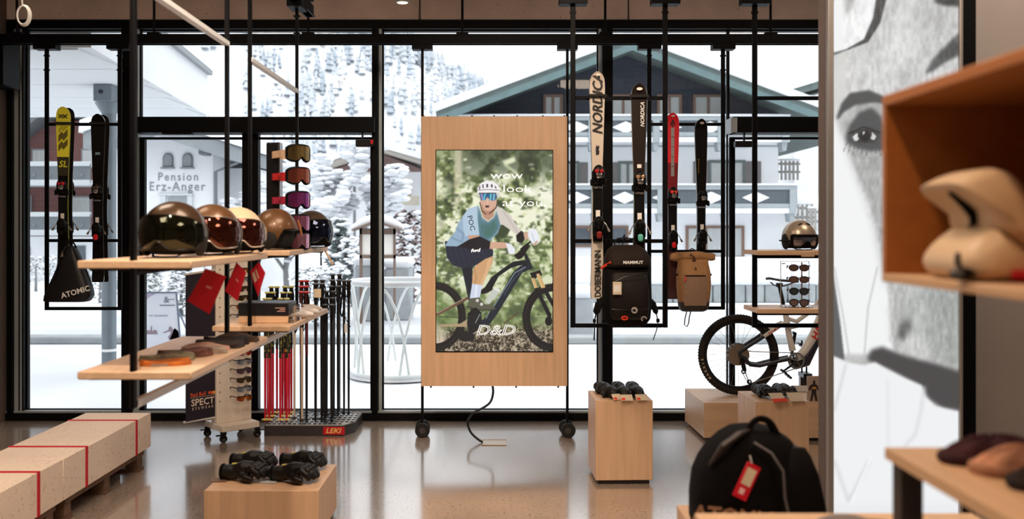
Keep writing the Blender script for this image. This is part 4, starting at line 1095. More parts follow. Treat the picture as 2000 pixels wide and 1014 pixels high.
BAGF = M('black_coated_bag', (20, 20, 23), .42, var=.2, ns=6, bump=.25, bs=9)
MB().loft([rr(0, -.19, .15, -.13, .02), rr(.012, -.198, .17, -.14, .02), rr(.05, -.19, .195, -.145, .02), rr(.10, -.172, .188, -.14, .02), rr(.2, -.125, .15, -.13, .02), rr(.32, -.075, .10, -.115, .02), rr(.42, -.042, .055, -.095, .01), rr(.455, -.02, .03, -.07, 0)]).build('body', BAGF, lb)
MB().tube([(-.12, -.125, .02), (-.085, -.132, .2), (-.045, -.115, .38), (-.01, -.09, .455)], .007, 6).build('zip', BLACKG, lb)
m = MB(); m.tube([(.045, -.03, .44), (.02, -.04, .49), (.0, -.04, .505), (-.02, -.04, .5)], .007, 6); m.tube([(-.03, -.06, .43), (-.015, -.05, .49), (-.0, -.04, .51)], .012, 6); m.build('handle', STRAP, lb)
m = MB(); m.prism([(-.045, .365), (-.02, .37), (-.028, .42)], .002, mat=T(0, -.118, 0) @ FRONT); m.build('grey_tag', M('grey_tag', (120, 112, 104), .6), lb)
m = MB(); m.text('ATOMIC', .062, T(.093, -.153, .083) @ RX(-.07) @ FRONT @ RZ(.28), bold=.025); m.build('lettering', LETW, lb, smooth=0)
place(lb, (X(142, 7.6), 7.6, Z(588, 7.6)), 0)

# ================================================================ totem with the lit screen
YT = 7.76
tx = lambda p: X(p, YT)
tz = lambda p: Z(p, YT)
to = thing('screen_display', 'tall maple screen display on castors with a lit mountain bike advert', 'display', (tx(965), YT, 0))
for p in (825, 1108):
    MB().box(tx(p) - .011, tx(p) + .011, YT - .011, YT + .011, .10, ZT + .002, b=.002).build('post', BLACK, to)
    MB().box(tx(p) - .085, tx(p) + .085, YT - .05, YT + .05, ZT - .045, ZT + .002, b=.003).build('mounting_block', BLACK, to)
    for dy in (-.045, .045):
        w = MB(); w.rev([(.03, -.014), (.055, -.016), (.062, -.010), (.062, .010), (.055, .016), (.03, .014)], 24, mat=T(tx(p) + (.004 if dy < 0 else -.004), YT + dy * 1.0 - (0 if dy < 0 else -.05), .062) @ RX(PI / 2)); wo = w.build('castor_wheel', RUBBER, to)
        MB().rev([(.001, -.018), (.026, -.0185), (.026, .0185), (.001, .018)], 18, mat=T(tx(p) + (.004 if dy < 0 else -.004), YT + dy - (0 if dy < 0 else -.05), .062) @ RX(PI / 2)).build('wheel_hub', M('hub_grey', (70, 68, 68), .4, .4), wo)
    MB().box(tx(p) - .014, tx(p) + .014, YT - .03, YT + .08, .085, .125, b=.004).build('castor_fork', BLACK, to)
xa, xb, zb_, zt_ = tx(824.5), tx(1106.5), tz(751.5), tz(229.5)
sa, sb_, szb, szt = tx(852), tx(1079.5), tz(686), tz(294)
yf0, yf1 = YT - .075, YT - .02
m = MB()
m.box(xa, xb, yf0, yf1, szt, zt_); m.box(xa, xb, yf0, yf1, zb_, szb); m.box(xa, sa, yf0, yf1, szb, szt); m.box(sb_, xb, yf0, yf1, szb, szt)
m.build('front_panel', MAPLE_Z, to)
MB().box(xa - .004, xb + .004, yf1, YT + .06, zb_ - .008, zt_ + .006, b=.003).build('case', BLACK, to)
m = MB(); bz = .010
m.box(sa, sb_, yf0 - .003, yf1, szb, szb + bz); m.box(sa, sb_, yf0 - .003, yf1, szt - bz * .6, szt); m.box(sa, sa + bz * .6, yf0 - .003, yf1, szb + bz, szt - bz * .6); m.box(sb_ - bz * .6, sb_, yf0 - .003, yf1, szb + bz, szt - bz * .6)
scr = m.build('screen_bezel', BLACKG, to)
for px in (828, 875, 922, 965, 1010, 1060, 1102):
    MB().cyl((tx(px), YT - .03, zt_ + .004), (tx(px), YT - .03, zt_ + .014), .008, 8).build('screw', STEELD, to)
for px in (842, 925, 1008, 1090):
    MB().cyl((tx(px), YT - .02, zb_ - .022), (tx(px), YT - .02, zb_ - .006), .008, 8).build('screw', STEELD, to)
cb = [(962, 752, 7.78), (963, 768, 7.78), (958, 785, 7.74), (945, 796, 7.7), (926, 806, 7.66), (916, 818, 7.6), (914, 830, 7.58), (920, 845, 7.56), (932, 857, 7.54), (943, 863, 7.53)]
pts = [W(*q) for q in cb]; pts[-1].z = .006
def smooth_pts(p, n=4):
    o = []
    for i in range(len(p) - 1):
        a, b, c, d = p[max(0, i - 1)], p[i], p[i + 1], p[min(len(p) - 1, i + 2)]
        for k in range(n):
            t = k / n
            o.append(.5 * ((2 * b) + (c - a) * t + (2 * a - 5 * b + 4 * c - d) * t * t + (3 * b - a - 3 * c + d) * t ** 3))
    return o + [p[-1]]
MB().tube(smooth_pts(pts), .010, 8).build('power_cable', BLACKG, to)
fo = thing('floor_socket', 'flush brass edged floor socket where the display cable ends', 'socket', (X(962, 7.55), 7.5, 0))
MB().box(X(942, 7.5), X(988, 7.5), 7.44, 7.62, 0, .003).build('cover_plate', M('socket_plate', (168, 158, 144), .35, .3, var=.06), fo)
m = MB(); m.box(X(941, 7.5), X(989, 7.5), 7.62, 7.626, 0, .006); m.box(X(941, 7.5), X(989, 7.5), 7.434, 7.44, 0, .006)
m.build('edge_strip', M('brass_edge', (170, 140, 90), .3, .8), fo)
# ================================================================ pictures that are flat in the place: the lit advert and the light box
class Paint:
    """a small polygon painter; x to the right, y down, in photo pixels"""
    def __init__(s, x0, y0, x1, y1, ss):
        s.x0, s.y0, s.ss = x0, y0, ss
        s.w, s.h = int((x1 - x0) * ss), int((y1 - y0) * ss)
        s.a = np.zeros((s.h, s.w, 3)); s.rng = np.random.default_rng(4)
        s.yy, s.xx = np.mgrid[0:s.h, 0:s.w]
        s.px = s.x0 + (s.xx + .5) / ss; s.py = s.y0 + (s.yy + .5) / ss
    def mask(s, poly):
        p = [((x - s.x0) * s.ss, (y - s.y0) * s.ss) for x, y in poly]
        xs = [q[0] for q in p]; ys = [q[1] for q in p]
        i0, i1 = max(0, int(min(ys)) - 1), min(s.h, int(max(ys)) + 2)
        j0, j1 = max(0, int(min(xs)) - 1), min(s.w, int(max(xs)) + 2)
        m = np.zeros((s.h, s.w), bool)
        if i1 <= i0 or j1 <= j0: return m
        X_, Y_ = s.xx[i0:i1, j0:j1] + .5, s.yy[i0:i1, j0:j1] + .5
        ins = np.zeros(X_.shape, bool)
        n = len(p)
        for k in range(n):
            (xa, ya), (xb, yb) = p[k], p[(k + 1) % n]
            if ya == yb: continue
            c = (ya > Y_) != (yb > Y_)
            ins ^= c & (X_ < (xb - xa) * (Y_ - ya) / (yb - ya) + xa)
        m[i0:i1, j0:j1] = ins
        return m
    def blur(s, a, r):
        r = int(r)
        if r < 1: return a
        for ax in (0, 1):
            for _ in range(2):
                pad = [(0, 0)] * a.ndim; pad[ax] = (r + 1, r)
                c = np.cumsum(np.pad(a, pad, mode='edge'), axis=ax)
                n = a.shape[ax]
                hi = np.take(c, range(2 * r + 1, 2 * r + 1 + n), axis=ax); lo = np.take(c, range(0, n), axis=ax)
                a = (hi - lo) / (2 * r + 1)
        return a
    def put(s, mask, col, alpha=1.0, soft=0):
        w = mask.astype(float)
        if soft: w = s.blur(w, soft * s.ss)
        w = (w * alpha)[..., None]
        c = np.array(col, float) if not callable(col) else col(s)
        s.a = s.a * (1 - w) + c * w
    def poly(s, pts, col, alpha=1.0, soft=0): s.put(s.mask(pts), col, alpha, soft)
    def ellipse(s, cx, cy, rx, ry, col, alpha=1.0, soft=0, inner=None):
        d = ((s.px - cx) / rx) ** 2 + ((s.py - cy) / ry) ** 2
        m = d < 1
        if inner: m &= ((s.px - cx) / (rx - inner)) ** 2 + ((s.py - cy) / (ry - inner)) ** 2 > 1
        s.put(m, col, alpha, soft)
    def line(s, pts, width, col, alpha=1.0, soft=0):
        m = np.zeros((s.h, s.w), bool)
        for (xa, ya), (xb, yb) in zip(pts, pts[1:]):
            dx, dy = xb - xa, yb - ya; L2 = dx * dx + dy * dy + 1e-9
            t = np.clip(((s.px - xa) * dx + (s.py - ya) * dy) / L2, 0, 1)
            m |= (s.px - xa - t * dx) ** 2 + (s.py - ya - t * dy) ** 2 < (width / 2) ** 2
        s.put(m, col, alpha, soft)
    def noise(s, cell, ax=1.0):
        h, w = int(s.h / (cell * s.ss) + 3), int(s.w / (cell * ax * s.ss) + 3)
        g = s.rng.random((h, w))
        fy, fx = s.yy / (cell * s.ss), s.xx / (cell * ax * s.ss)
        iy, ix = fy.astype(int), fx.astype(int); ty, tx_ = fy - iy, fx - ix
        ty, tx_ = ty * ty * (3 - 2 * ty), tx_ * tx_ * (3 - 2 * tx_)
        return (g[iy, ix] * (1 - tx_) + g[iy, ix + 1] * tx_) * (1 - ty) + (g[iy + 1, ix] * (1 - tx_) + g[iy + 1, ix + 1] * tx_) * ty
    def down(s, k):
        h, w = s.h // k, s.w // k
        return s.a[:h * k, :w * k].reshape(h, k, w, k, 3).mean(axis=(1, 3))

def picture_mesh(name, arr, x0, x1, ztop, zbot, y, mat, parent):
    """a flat sheet whose vertices carry the picture"""
    h, w = arr.shape[:2]
    gx, gz = np.meshgrid(np.linspace(x0, x1, w), np.linspace(ztop, zbot, h))
    base = world_loc(parent)
    co = np.stack([gx - base.x, np.full_like(gx, y - base.y), gz - base.z], axis=-1).reshape(-1, 3)
    idx = np.arange(h * w).reshape(h, w)
    q = np.stack([idx[1:, :-1], idx[1:, 1:], idx[:-1, 1:], idx[:-1, :-1]], axis=-1).reshape(-1, 4)
    me = bpy.data.meshes.new(name)
    me.vertices.add(len(co)); me.vertices.foreach_set('co', co.ravel())
    me.loops.add(q.size); me.loops.foreach_set('vertex_index', q.ravel())
    me.polygons.add(len(q)); me.polygons.foreach_set('loop_start', np.arange(0, q.size, 4)); me.polygons.foreach_set('loop_total', np.full(len(q), 4))
    me.update(calc_edges=True)
    at = me.color_attributes.new('picture', 'FLOAT_COLOR', 'POINT')
    s = np.clip(arr.reshape(-1, 3) / 255, 0, 1)
    l = np.where(s <= .04045, s / 12.92, ((s + .055) / 1.055) ** 2.4)
    at.data.foreach_set('color', np.concatenate([l, np.ones((len(l), 1))], axis=1).astype(np.float32).ravel())
    me.materials.append(mat)
    o = bpy.data.objects.new(name, me); COL.objects.link(o); o.parent = parent
    return o

# ---- advert: a rider leaning on a mountain bike in a wood
P = Paint(852, 294, 1080, 687, 3)
n1, n2, n3, n4 = P.noise(26), P.noise(11), P.noise(5), P.noise(2.2)
yy = (P.py - 294) / 393
leaf = .45 * n1 + .35 * n2 + .2 * n3
light = np.clip((leaf - .32) * 3.0, 0, 1)
mid = np.clip(1 - np.abs(yy - .42) * 2.1, 0, 1)
lum = np.clip(light * (.40 + 1.05 * mid) + .12, 0, 1)[..., None]
dark, green, pale = np.array([44, 56, 44.]), np.array([112, 126, 78.]), np.array([238, 240, 214.])
P.a = np.where(lum < .5, dark + (green - dark) * lum * 2, green + (pale - green) * (lum - .5) * 2)
P.put((P.py < 345) & (P.px > 895), (38, 52, 42), .55, 16)
P.poly([(888, 294), (902, 294), (900, 410), (886, 410)], (206, 200, 172), .7, 2)
P.line([(1002, 315), (986, 322), (1010, 340), (1022, 362)], 5, (226, 230, 190), .7, 2)
P.poly([(980, 316), (1005, 306), (1008, 316), (988, 322)], (236, 238, 206), .9, 2)
P.poly([(975, 345), (1000, 338), (1008, 350), (985, 362)], (232, 234, 200), .8, 2)
P.poly([(852, 345), (885, 358), (880, 386), (852, 392)], (228, 230, 198), .6, 4)
P.poly([(1030, 368), (1079, 356), (1079, 392), (1020, 380)], (244, 244, 226), .9, 4)
P.poly([(1010, 405), (1060, 412), (1079, 430), (1020, 432)], (240, 240, 216), .8, 4)
P.poly([(852, 420), (880, 430), (868, 450), (852, 460)], (236, 236, 206), .7, 4)
P.put((P.py > 480) & (P.py < 640), (150, 168, 112), .25, 12)
lr = random.Random(12)
for k in range(420):
    x, y = lr.uniform(852, 1080), lr.gauss(455, 75)
    if 630 < y or y < 300: continue
    c = lr.choice(((248, 248, 228), (236, 240, 206), (206, 214, 150), (120, 140, 78), (70, 90, 56), (46, 62, 44)))
    P.ellipse(x, y, lr.uniform(2, 7), lr.uniform(1.2, 3.4), c, lr.uniform(.35, .8), 1)
gr = np.clip((P.py - 630) / 20, 0, 1)[..., None]
gv = (.5 * n4 + .3 * n3 + .2 * n2)[..., None]
P.a = P.a * (1 - gr) + (np.array([52, 46, 38.]) + (np.array([190, 174, 150.]) - np.array([52, 46, 38.])) * np.clip((gv - .35) * 3, 0, 1)) * gr
P.poly([(852, 630), (870, 645), (872, 672), (852, 680)], (226, 206, 186), .85, 5)
P.line([(985, 632), (1012, 612)], 2.5, (92, 74, 54), 1, .5)
A = lambda *q: [(840 + x / 4.828, 280 + y / 4.828) for x, y in q]
B = lambda *q: [(840 + x / 4.828, 480 + y / 4.828) for x, y in q]
TYRE, FRAME = (30, 30, 32), (34, 42, 52)
def wheel(cx, cy, rx, ry, th):
    P.ellipse(cx, cy, rx, ry, TYRE, 1, .3, inner=th)
    for k in range(90):
        a = 2 * PI * k / 90
        P.line([(cx + (rx - 1) * math.cos(a), cy + (ry - 1) * math.sin(a)), (cx + (rx + 1.4) * math.cos(a), cy + (ry + 1.4) * math.sin(a))], 1.5, (22, 22, 24))
    P.ellipse(cx, cy, rx - 5, ry - 5, (60, 62, 62), .6, .2, inner=1.2)
    for k in range(14):
        a = 2 * PI * k / 14
        P.line([(cx, cy), (cx + (rx - th) * math.cos(a), cy + (ry - th) * math.sin(a))], .5, (60, 60, 56), .6)
wheel(850, 619, 60, 67, 14.5)
wheel(1081, 621, 60, 66, 15)
P.ellipse(850, 619, 38, 44, (110, 140, 80), .25, 4)
P.line(B((70, 650), (350, 500)), 6, (106, 82, 64)); P.line(B((70, 640), (330, 495)), 1.5, (190, 170, 150), .7)
P.poly(B((85, 745), (285, 738), (360, 692), (382, 705), (350, 768), (110, 768)), (172, 150, 118), 1, .3)
P.line(B((80, 670), (400, 690), (380, 860), (240, 890)), 1.2, (30, 30, 30), .8)
P.poly(B((355, 640), (470, 610), (500, 740), (440, 810), (370, 850), (350, 750)), (32, 34, 38), 1, .4)
P.poly(B((300, 800), (430, 840), (410, 900), (330, 910), (270, 890)), (34, 34, 36), 1, .6)
P.poly(B((300, 215), (360, 225), (440, 600), (390, 640)), FRAME, 1, .3)
P.poly(B((490, 440), (580, 300), (720, 195), (790, 150), (900, 140), (940, 190), (840, 190), (760, 215), (650, 290), (590, 400), (520, 450)), (28, 32, 38), 1, .3)
P.poly(B((950, 180), (965, 215), (870, 260), (760, 440), (640, 640), (560, 750), (440, 760), (560, 640), (690, 420), (780, 260), (850, 195)), FRAME, 1, .3)
P.line(B((900, 205), (800, 260), (700, 420), (600, 580)), 1.6, (150, 166, 178), .9); P.line(B((870, 235), (780, 330), (700, 470)), 1.2, (96, 110, 122), .8)
P.poly(B((470, 430), (540, 380), (600, 330), (590, 420), (540, 450), (490, 460)), (26, 28, 30), 1, .4)
P.poly(B((522, 520), (590, 420), (625, 398), (658, 420), (655, 450), (560, 555), (530, 545)), (196, 200, 190), 1, .5)
P.poly(B((600, 415), (622, 396), (660, 418), (655, 440)), (226, 228, 220), 1, .3)
for f0, f1 in ((B((940, 260), (985, 250), (1010, 300), (975, 330)), None), (B((985, 250), (1040, 230), (1060, 280), (1010, 300)), None)): P.poly(f0, (28, 28, 32), 1, .3)
P.poly(B((955, 312), (985, 305), (1018, 400), (988, 408)), (206, 168, 112)); P.poly(B((1002, 272), (1032, 264), (1092, 398), (1052, 408)), (206, 168, 112))
P.line(B((960, 312), (995, 405)), 1, (240, 214, 170)); P.line(B((1010, 270), (1062, 402)), 1, (240, 214, 170))
P.poly(B((985, 405), (1018, 398), (1145, 650), (1135, 760), (1100, 745), (1110, 670)), (30, 30, 34), 1, .3); P.poly(B((1052, 405), (1095, 396), (1160, 520), (1160, 590)), (30, 30, 34), 1, .3)
P.ellipse(1072, 628, 7, 9, (28, 28, 30), 1, .3)
P.poly(B((880, 60), (915, 80), (975, 215), (940, 232), (900, 140)), (36, 42, 50), 1, .3)
P.poly(B((795, 95), (860, 40), (920, -10), (945, 0), (905, 70), (870, 120), (830, 135)), (28, 28, 30), 1, .4)
P.line(A((860, 1000), (950, 930), (1000, 900)), 3.5, (26, 26, 28)); P.line(A((940, 920), (990, 1000)), 1.6, (40, 40, 40))
# rider
P.poly(B((300, 200), (400, 195), (400, 330), (385, 460), (340, 330)), (30, 34, 44), 1, .4)
P.poly(B((595, 95), (590, 170), (548, 250), (492, 380), (398, 372), (400, 290), (412, 220), (450, 170), (520, 118)), (206, 160, 116), 1, .4)
P.poly(B((585, 120), (560, 230), (500, 372), (470, 372), (520, 250), (550, 130)), (226, 184, 140), .7, .8); P.line(B((420, 230), (440, 300), (420, 365)), 2, (164, 120, 82), .7, .5)
P.poly(B((398, 362), (494, 374), (470, 490), (420, 525), (372, 520), (385, 440)), (206, 214, 232), 1, .3); P.line(B((440, 380), (428, 500)), 4, (232, 238, 246), .8, .6)
P.poly(B((375, 500), (465, 490), (520, 555), (600, 572), (618, 598), (560, 616), (470, 610), (352, 570)), (92, 92, 78), 1, .3); P.line(B((352, 578), (470, 612), (610, 606)), 2, (60, 60, 52))
for q in ((447, 520), (487, 555)): P.ellipse(*B(q)[0], 3, 3, (214, 214, 206), 1, .2)
P.line(B((380, 640), (430, 600), (470, 640)), 6, (28, 28, 30)); P.line(B((430, 730), (470, 650)), 1.4, (150, 160, 160)); P.line(B((530, 690), (560, 625)), 1.4, (150, 160, 160))
P.poly(B((140, -40), (560, -40), (598, 55), (594, 100), (520, 128), (445, 180), (400, 205), (310, 212), (220, 192), (160, 115)), (38, 44, 60), 1, .4)
for k in range(7): P.line(B((180 + 50 * k, 20 + 5 * k), (230 + 50 * k, 170 - 10 * k)), 2, (54, 60, 78), .5, .8)
P.poly(A((458, 590), (490, 705), (545, 738), (608, 680), (640, 600), (672, 760), (640, 850), (560, 930), (470, 960), (250, 975), (142, 972), (180, 905), (235, 840), (265, 760), (310, 690), (360, 622)), (150, 176, 198), 1, .4)
P.poly(A((458, 600), (500, 720), (560, 740), (620, 680), (650, 640), (672, 760), (630, 850), (540, 930), (460, 900), (440, 760)), (84, 122, 136), .9, 2.5)
P.poly(A((480, 760), (560, 770), (610, 720), (640, 800), (560, 900), (490, 880)), (66, 108, 92), .7, 3)
for q in (((250, 800), (320, 860), (300, 930)), ((200, 890), (290, 930)), ((520, 760), (500, 900))): P.line(A(*q), 3, (96, 122, 146), .5, 1)
P.poly(A((310, 690), (360, 622), (445, 600), (450, 720), (466, 868), (330, 880), (312, 800)), (178, 200, 218), 1, .4)
P.poly(A((618, 600), (680, 612), (760, 680), (800, 750), (862, 830), (828, 875), (760, 822), (690, 772), (664, 770)), (212, 204, 196), 1, .4)
P.line(A((690, 640), (760, 740), (830, 850)), 2.5, (178, 168, 162), .6, .8)
P.poly(A((862, 826), (892, 850), (905, 890), (868, 945), (820, 930), (812, 872)), (30, 30, 34), 1, .4)
P.poly(A((880, 850), (945, 828), (935, 905), (895, 912)), (206, 166, 144), 1, .4)
P.poly(A((925, 830), (960, 800), (1002, 812), (1032, 880), (1032, 935), (1005, 960), (955, 935), (925, 880)), (232, 236, 242), 1, .4); P.line(A((985, 960), (1010, 930)), 4, (206, 166, 144)); P.line(A((960, 850), (990, 940)), 1.2, (180, 186, 196))
P.poly(A((355, 872), (465, 868), (470, 895), (372, 914)), (202, 156, 128), 1, .3)
P.poly(A((372, 908), (470, 880), (572, 930), (572, 992), (420, 1010), (260, 975)), (28, 28, 36), 1, .5)
P.poly(A((570, 930), (720, 938), (742, 990), (562, 1000)), (210, 168, 142), 1, .4)
P.poly(A((715, 940), (770, 955), (806, 1005), (800, 1050), (745, 1050)), (230, 234, 240), 1, .4)
P.poly(A((490, 640), (600, 640), (600, 690), (548, 728), (494, 700)), (190, 144, 122), 1, .4); P.line(A((470, 610), (500, 700), (548, 740), (600, 700), (618, 640)), 2, (206, 200, 176))
P.poly(A((470, 500), (622, 500), (634, 590), (604, 650), (552, 668), (502, 650), (476, 600)), (214, 170, 148), 1, .4)
P.poly(A((478, 560), (500, 650), (552, 668), (604, 650), (618, 600), (570, 640), (520, 640)), (168, 120, 98), .8, 1)
P.poly(A((520, 590), (558, 588), (556, 608), (526, 610)), (70, 44, 42), 1, .2); P.line(A((542, 530), (545, 570)), 2.5, (232, 192, 170), .8, .5)
P.line(A((640, 540), (622, 615), (560, 668)), 1.6, (34, 32, 34)); P.line(A((470, 560), (490, 640), (530, 672)), 1.6, (34, 32, 34))
P.poly(A((443, 490), (448, 425), (480, 378), (530, 354), (592, 358), (640, 392), (660, 440), (656, 505), (622, 512), (470, 508)), (240, 238, 238), 1, .3)
P.poly(A((448, 470), (656, 470), (656, 505), (622, 512), (470, 508), (446, 495)), (206, 196, 186), .8, .6)
for q in (((494, 392), (506, 388), (508, 425), (497, 428)), ((530, 386), (548, 386), (550, 418), (532, 418)), ((574, 388), (590, 390), (592, 420), (576, 418)), ((610, 402), (622, 408), (630, 432), (616, 428)), ((464, 410), (474, 402), (474, 432), (462, 440))): P.poly(A(*q), (76, 66, 84), 1, .2)
P.line(A((452, 446), (540, 438), (650, 446)), 1.2, (110, 100, 104))
P.poly(A((464, 474), (622, 472), (636, 512), (608, 545), (566, 540), (542, 510), (520, 540), (482, 540)), (44, 96, 136), 1, .3)
for q, c in ((((486, 480), (498, 530)), (172, 150, 200)), (((520, 480), (510, 535)), (90, 196, 214)), (((576, 480), (570, 535)), (110, 210, 214)), (((606, 480), (600, 535)), (150, 200, 220))): P.line(A(*q), 3.2, c, .9, .6)
P.line(A((464, 474), (622, 472)), 1.6, (40, 36, 44))
arr = P.down(3)
picture_mesh('screen_picture', arr, sa + .006, sb_ - .006, szt - .006, szb + .010, yf0 + .002, print_mat('lit_screen', 1.0), scr)
LIT = M('lit_white_lettering', (244, 244, 242), .4, emit=1.0)
m = MB(); yl = yf0 + .0005
for s_, px, py, al in (('wow', 958, 344, 'LEFT'), ('look', 981, 370, 'LEFT'), ('at you,', 980, 397, 'LEFT')):
    m = MB().text(s_, .088, T(tx(px), yl, tz(py)) @ FRONT, align=al, wide=1.55, bold=-.008); m.build('slogan_lettering', LIT, scr, smooth=0)
m = MB(); m.text('D&D', .118, T(tx(967), yl, tz(644)) @ FRONT, outline=.002, shear=.25, wide=1.3)
m.build('outline_lettering', LIT, scr, smooth=0)
m = MB(); m.text('fwd', .040, T(tx(929), yl, tz(489)) @ FRONT @ RZ(.08), shear=.2, wide=1.3, bold=.02)
m.build('shorts_lettering', LIT, scr, smooth=0)
m = MB(); m.text('POC', .058, T(tx(920.5), yl, tz(436)) @ FRONT @ RZ(-1.35), bold=.01, wide=1.1); m.build('sleeve_lettering', M('lit_navy_lettering', (40, 50, 62), .4, emit=1.0), scr, smooth=0)

# ---- light box with a black and white portrait
YL = 4.20
lx = lambda p: X(p, YL)
lz = lambda p: Z(p, YL)
P = Paint(1628, -40, 1876, 1012, 1)
P.rng = np.random.default_rng(9)
base = .5 * P.noise(70) + .3 * P.noise(26) + .2 * P.noise(6, .5)
P.a = np.repeat((206 + 40 * (base - .5) * 2)[..., None], 3, axis=2)
P.put((P.py < 150), (190, 192, 190), .4, 30)
P.poly([(1760, -40), (1800, -40), (1790, 60), (1770, 120), (1740, 170), (1720, 150), (1740, 60)], (226, 228, 226), .7, 14)
P.poly([(1628, 100), (1660, 90), (1690, 200), (1650, 260), (1628, 240)], (226, 226, 224), .7, 10)
wht = (248, 249, 250)
P.poly([(1628, 0), (1660, -40), (1740, -40), (1716, 40), (1690, 78), (1655, 96), (1628, 100)], (246, 247, 248), 1, 2)
P.poly([(1652, -40), (1680, -40), (1668, 10), (1655, 30)], (150, 150, 150), .8, 5)
P.poly([(1718, -40), (1742, -40), (1722, 40), (1698, 78), (1662, 92), (1628, 104), (1628, 100), (1655, 92), (1690, 72), (1708, 30)], (74, 76, 78), 1, 1.5)
P.poly([(1826, -40), (1876, -40), (1876, 8), (1845, 6), (1828, 0)], (70, 72, 74), 1, 3)
P.poly([(1876, 60), (1850, 84), (1824, 112), (1810, 140), (1824, 136), (1846, 120), (1876, 104)], (88, 90, 92), 1, 3)
# white background left of the face
P.poly([(1628, 225), (1636, 236), (1652, 270), (1664, 310), (1684, 356), (1706, 410), (1722, 470), (1734, 540), (1742, 620), (1748, 690), (1628, 690)], wht, 1, 3)
P.poly([(1742, 600), (1752, 560), (1790, 540), (1876, 550), (1876, 720), (1800, 700), (1748, 690)], (206, 208, 206), .7, 10)
P.poly([(1764, 640), (1790, 560), (1800, 560), (1786, 660)], (160, 166, 162), .7, 7)
P.line([(1838, 560), (1856, 640), (1864, 720)], 5, (170, 174, 172), .8, 2)
P.poly([(1660, 290), (1700, 292), (1732, 296), (1740, 420), (1742, 560), (1730, 540), (1712, 440), (1686, 366), (1666, 312)], (166, 168, 167), .75, 9)
P.poly([(1640, 236), (1656, 206), (1690, 186), (1730, 196), (1740, 300), (1690, 300), (1660, 290)], (140, 142, 142), .55, 9)
P.poly([(1748, 560), (1776, 556), (1780, 640), (1756, 690), (1746, 660)], (178, 180, 178), .8, 6)
P.poly([(1800, 560), (1876, 560), (1876, 720), (1830, 706), (1806, 660)], (150, 154, 151), .6, 12)
P.poly([(1758, 632), (1778, 622), (1784, 640), (1770, 662), (1756, 660)], (96, 98, 98), .8, 5)
tex = (P.noise(14, .4) - .5) * 30 + (P.noise(5, .5) - .5) * 14
skin = ((P.px > 1652 + np.clip(P.py - 270, 0, 260) * .32) & (P.py > -40) & (P.py < 720)).astype(float)
P.a = np.clip(P.a + (tex * P.blur(skin, 4))[..., None], 0, 255)
# brow, lid, eye
P.poly([(1636, 226), (1646, 198), (1662, 178), (1700, 172), (1728, 184), (1732, 198), (1704, 197), (1672, 202), (1650, 216), (1640, 230)], (84, 86, 88), 1, 2.5)
P.poly([(1654, 262), (1662, 240), (1680, 216), (1706, 206), (1722, 222), (1732, 248), (1734, 290), (1700, 292), (1676, 286), (1656, 276)], (84, 86, 88), 1, 3)
P.poly([(1666, 262), (1680, 250), (1706, 246), (1720, 262), (1710, 276), (1680, 276)], (66, 66, 68), 1, 2)
P.poly([(1668, 264), (1676, 256), (1680, 270), (1672, 272)], (226, 226, 226), 1, .8); P.poly([(1706, 254), (1714, 262), (1710, 270), (1704, 268)], (214, 214, 214), 1, .8)
P.ellipse(1692, 262, 10, 12, (44, 44, 46), 1, 1); P.ellipse(1689, 256, 2, 3, (200, 200, 200), 1, .5)
for k in range(9): P.line([(1656 + 8 * k, 276 + 2 * (k % 2)), (1650 + 9 * k, 292 + 4 * (k % 3))], 1.6, (90, 90, 92), .7, .6)
P.line([(1660, 258), (1690, 244), (1722, 256)], 3, (40, 40, 42), .9, .8)
# dark background wedge, neck shadow, shirt
P.poly([(1628, 520), (1634, 560), (1644, 630), (1652, 702), (1628, 694)], (100, 102, 104), 1, 1.5)
for q in (((1632, 520), (1650, 620), (1662, 700)), ((1716, 520), (1698, 600), (1690, 700))): P.line(q, 3, (196, 198, 198), .9, 1.2)
P.poly([(1696, 700), (1704, 682), (1726, 676), (1760, 690), (1800, 702), (1840, 712), (1876, 724), (1876, 802), (1842, 796), (1816, 778), (1804, 756), (1770, 738), (1740, 722), (1712, 712)], (78, 76, 78), 1, 4)
P.put((P.py > 806), wht, 1, 3)
P.poly([(1628, 694), (1654, 706), (1690, 712), (1712, 706), (1740, 722), (1772, 738), (1804, 752), (1808, 772), (1830, 792), (1876, 804), (1876, 1012), (1628, 1012)], (244, 246, 248), 1, 2)
P.line([(1654, 712), (1642, 760), (1632, 800)], 5, (216, 218, 220), .9, 2)
P.line([(1808, 756), (1802, 800), (1790, 850), (1770, 870)], 5, (218, 220, 222), .9, 3)
P.line([(1736, 740), (1738, 880)], 3, (222, 224, 226), .9, 3)
P.line([(1632, 900), (1660, 980), (1700, 900)], 5, (214, 216, 218), .9, 3); P.line([(1664, 985), (1704, 892)], 4, (252, 252, 252), 1, 1)
P.put((P.py > 985), (236, 238, 242), .6, 6)
lb_ = thing('light_box', 'tall light box with a black and white portrait close up', 'light box', (lx(1750), YL + .06, 0))
zl0, zl1 = .02, 4.40
fr_ = MB()
fr_.box(lx(1617), lx(1628), YL - .006, YL + .11, zl0, zl1, b=.002); fr_.box(lx(1874), lx(1880), YL - .006, YL + .11, zl0, zl1, b=.002)
fr_.box(lx(1628), lx(1874), YL - .006, YL + .11, zl0, zl0 + .03); fr_.box(lx(1628), lx(1874), YL - .006, YL + .11, zl1 - .03, zl1)
fr_.build('frame', M('light_box_aluminium', (150, 146, 144), .45, .6, var=.04), lb_)
MB().box(lx(1616), lx(1881), YL + .03, YL + .12, zl0 + .002, zl1 - .002).build('housing', M('housing_brown_grey', (96, 84, 80), .7), lb_)
ext = np.concatenate([np.repeat(P.a[:1], 2, 0), P.a[::2, ::2].repeat(1, 0) if False else P.a[::2]], 0)[:, ::2]
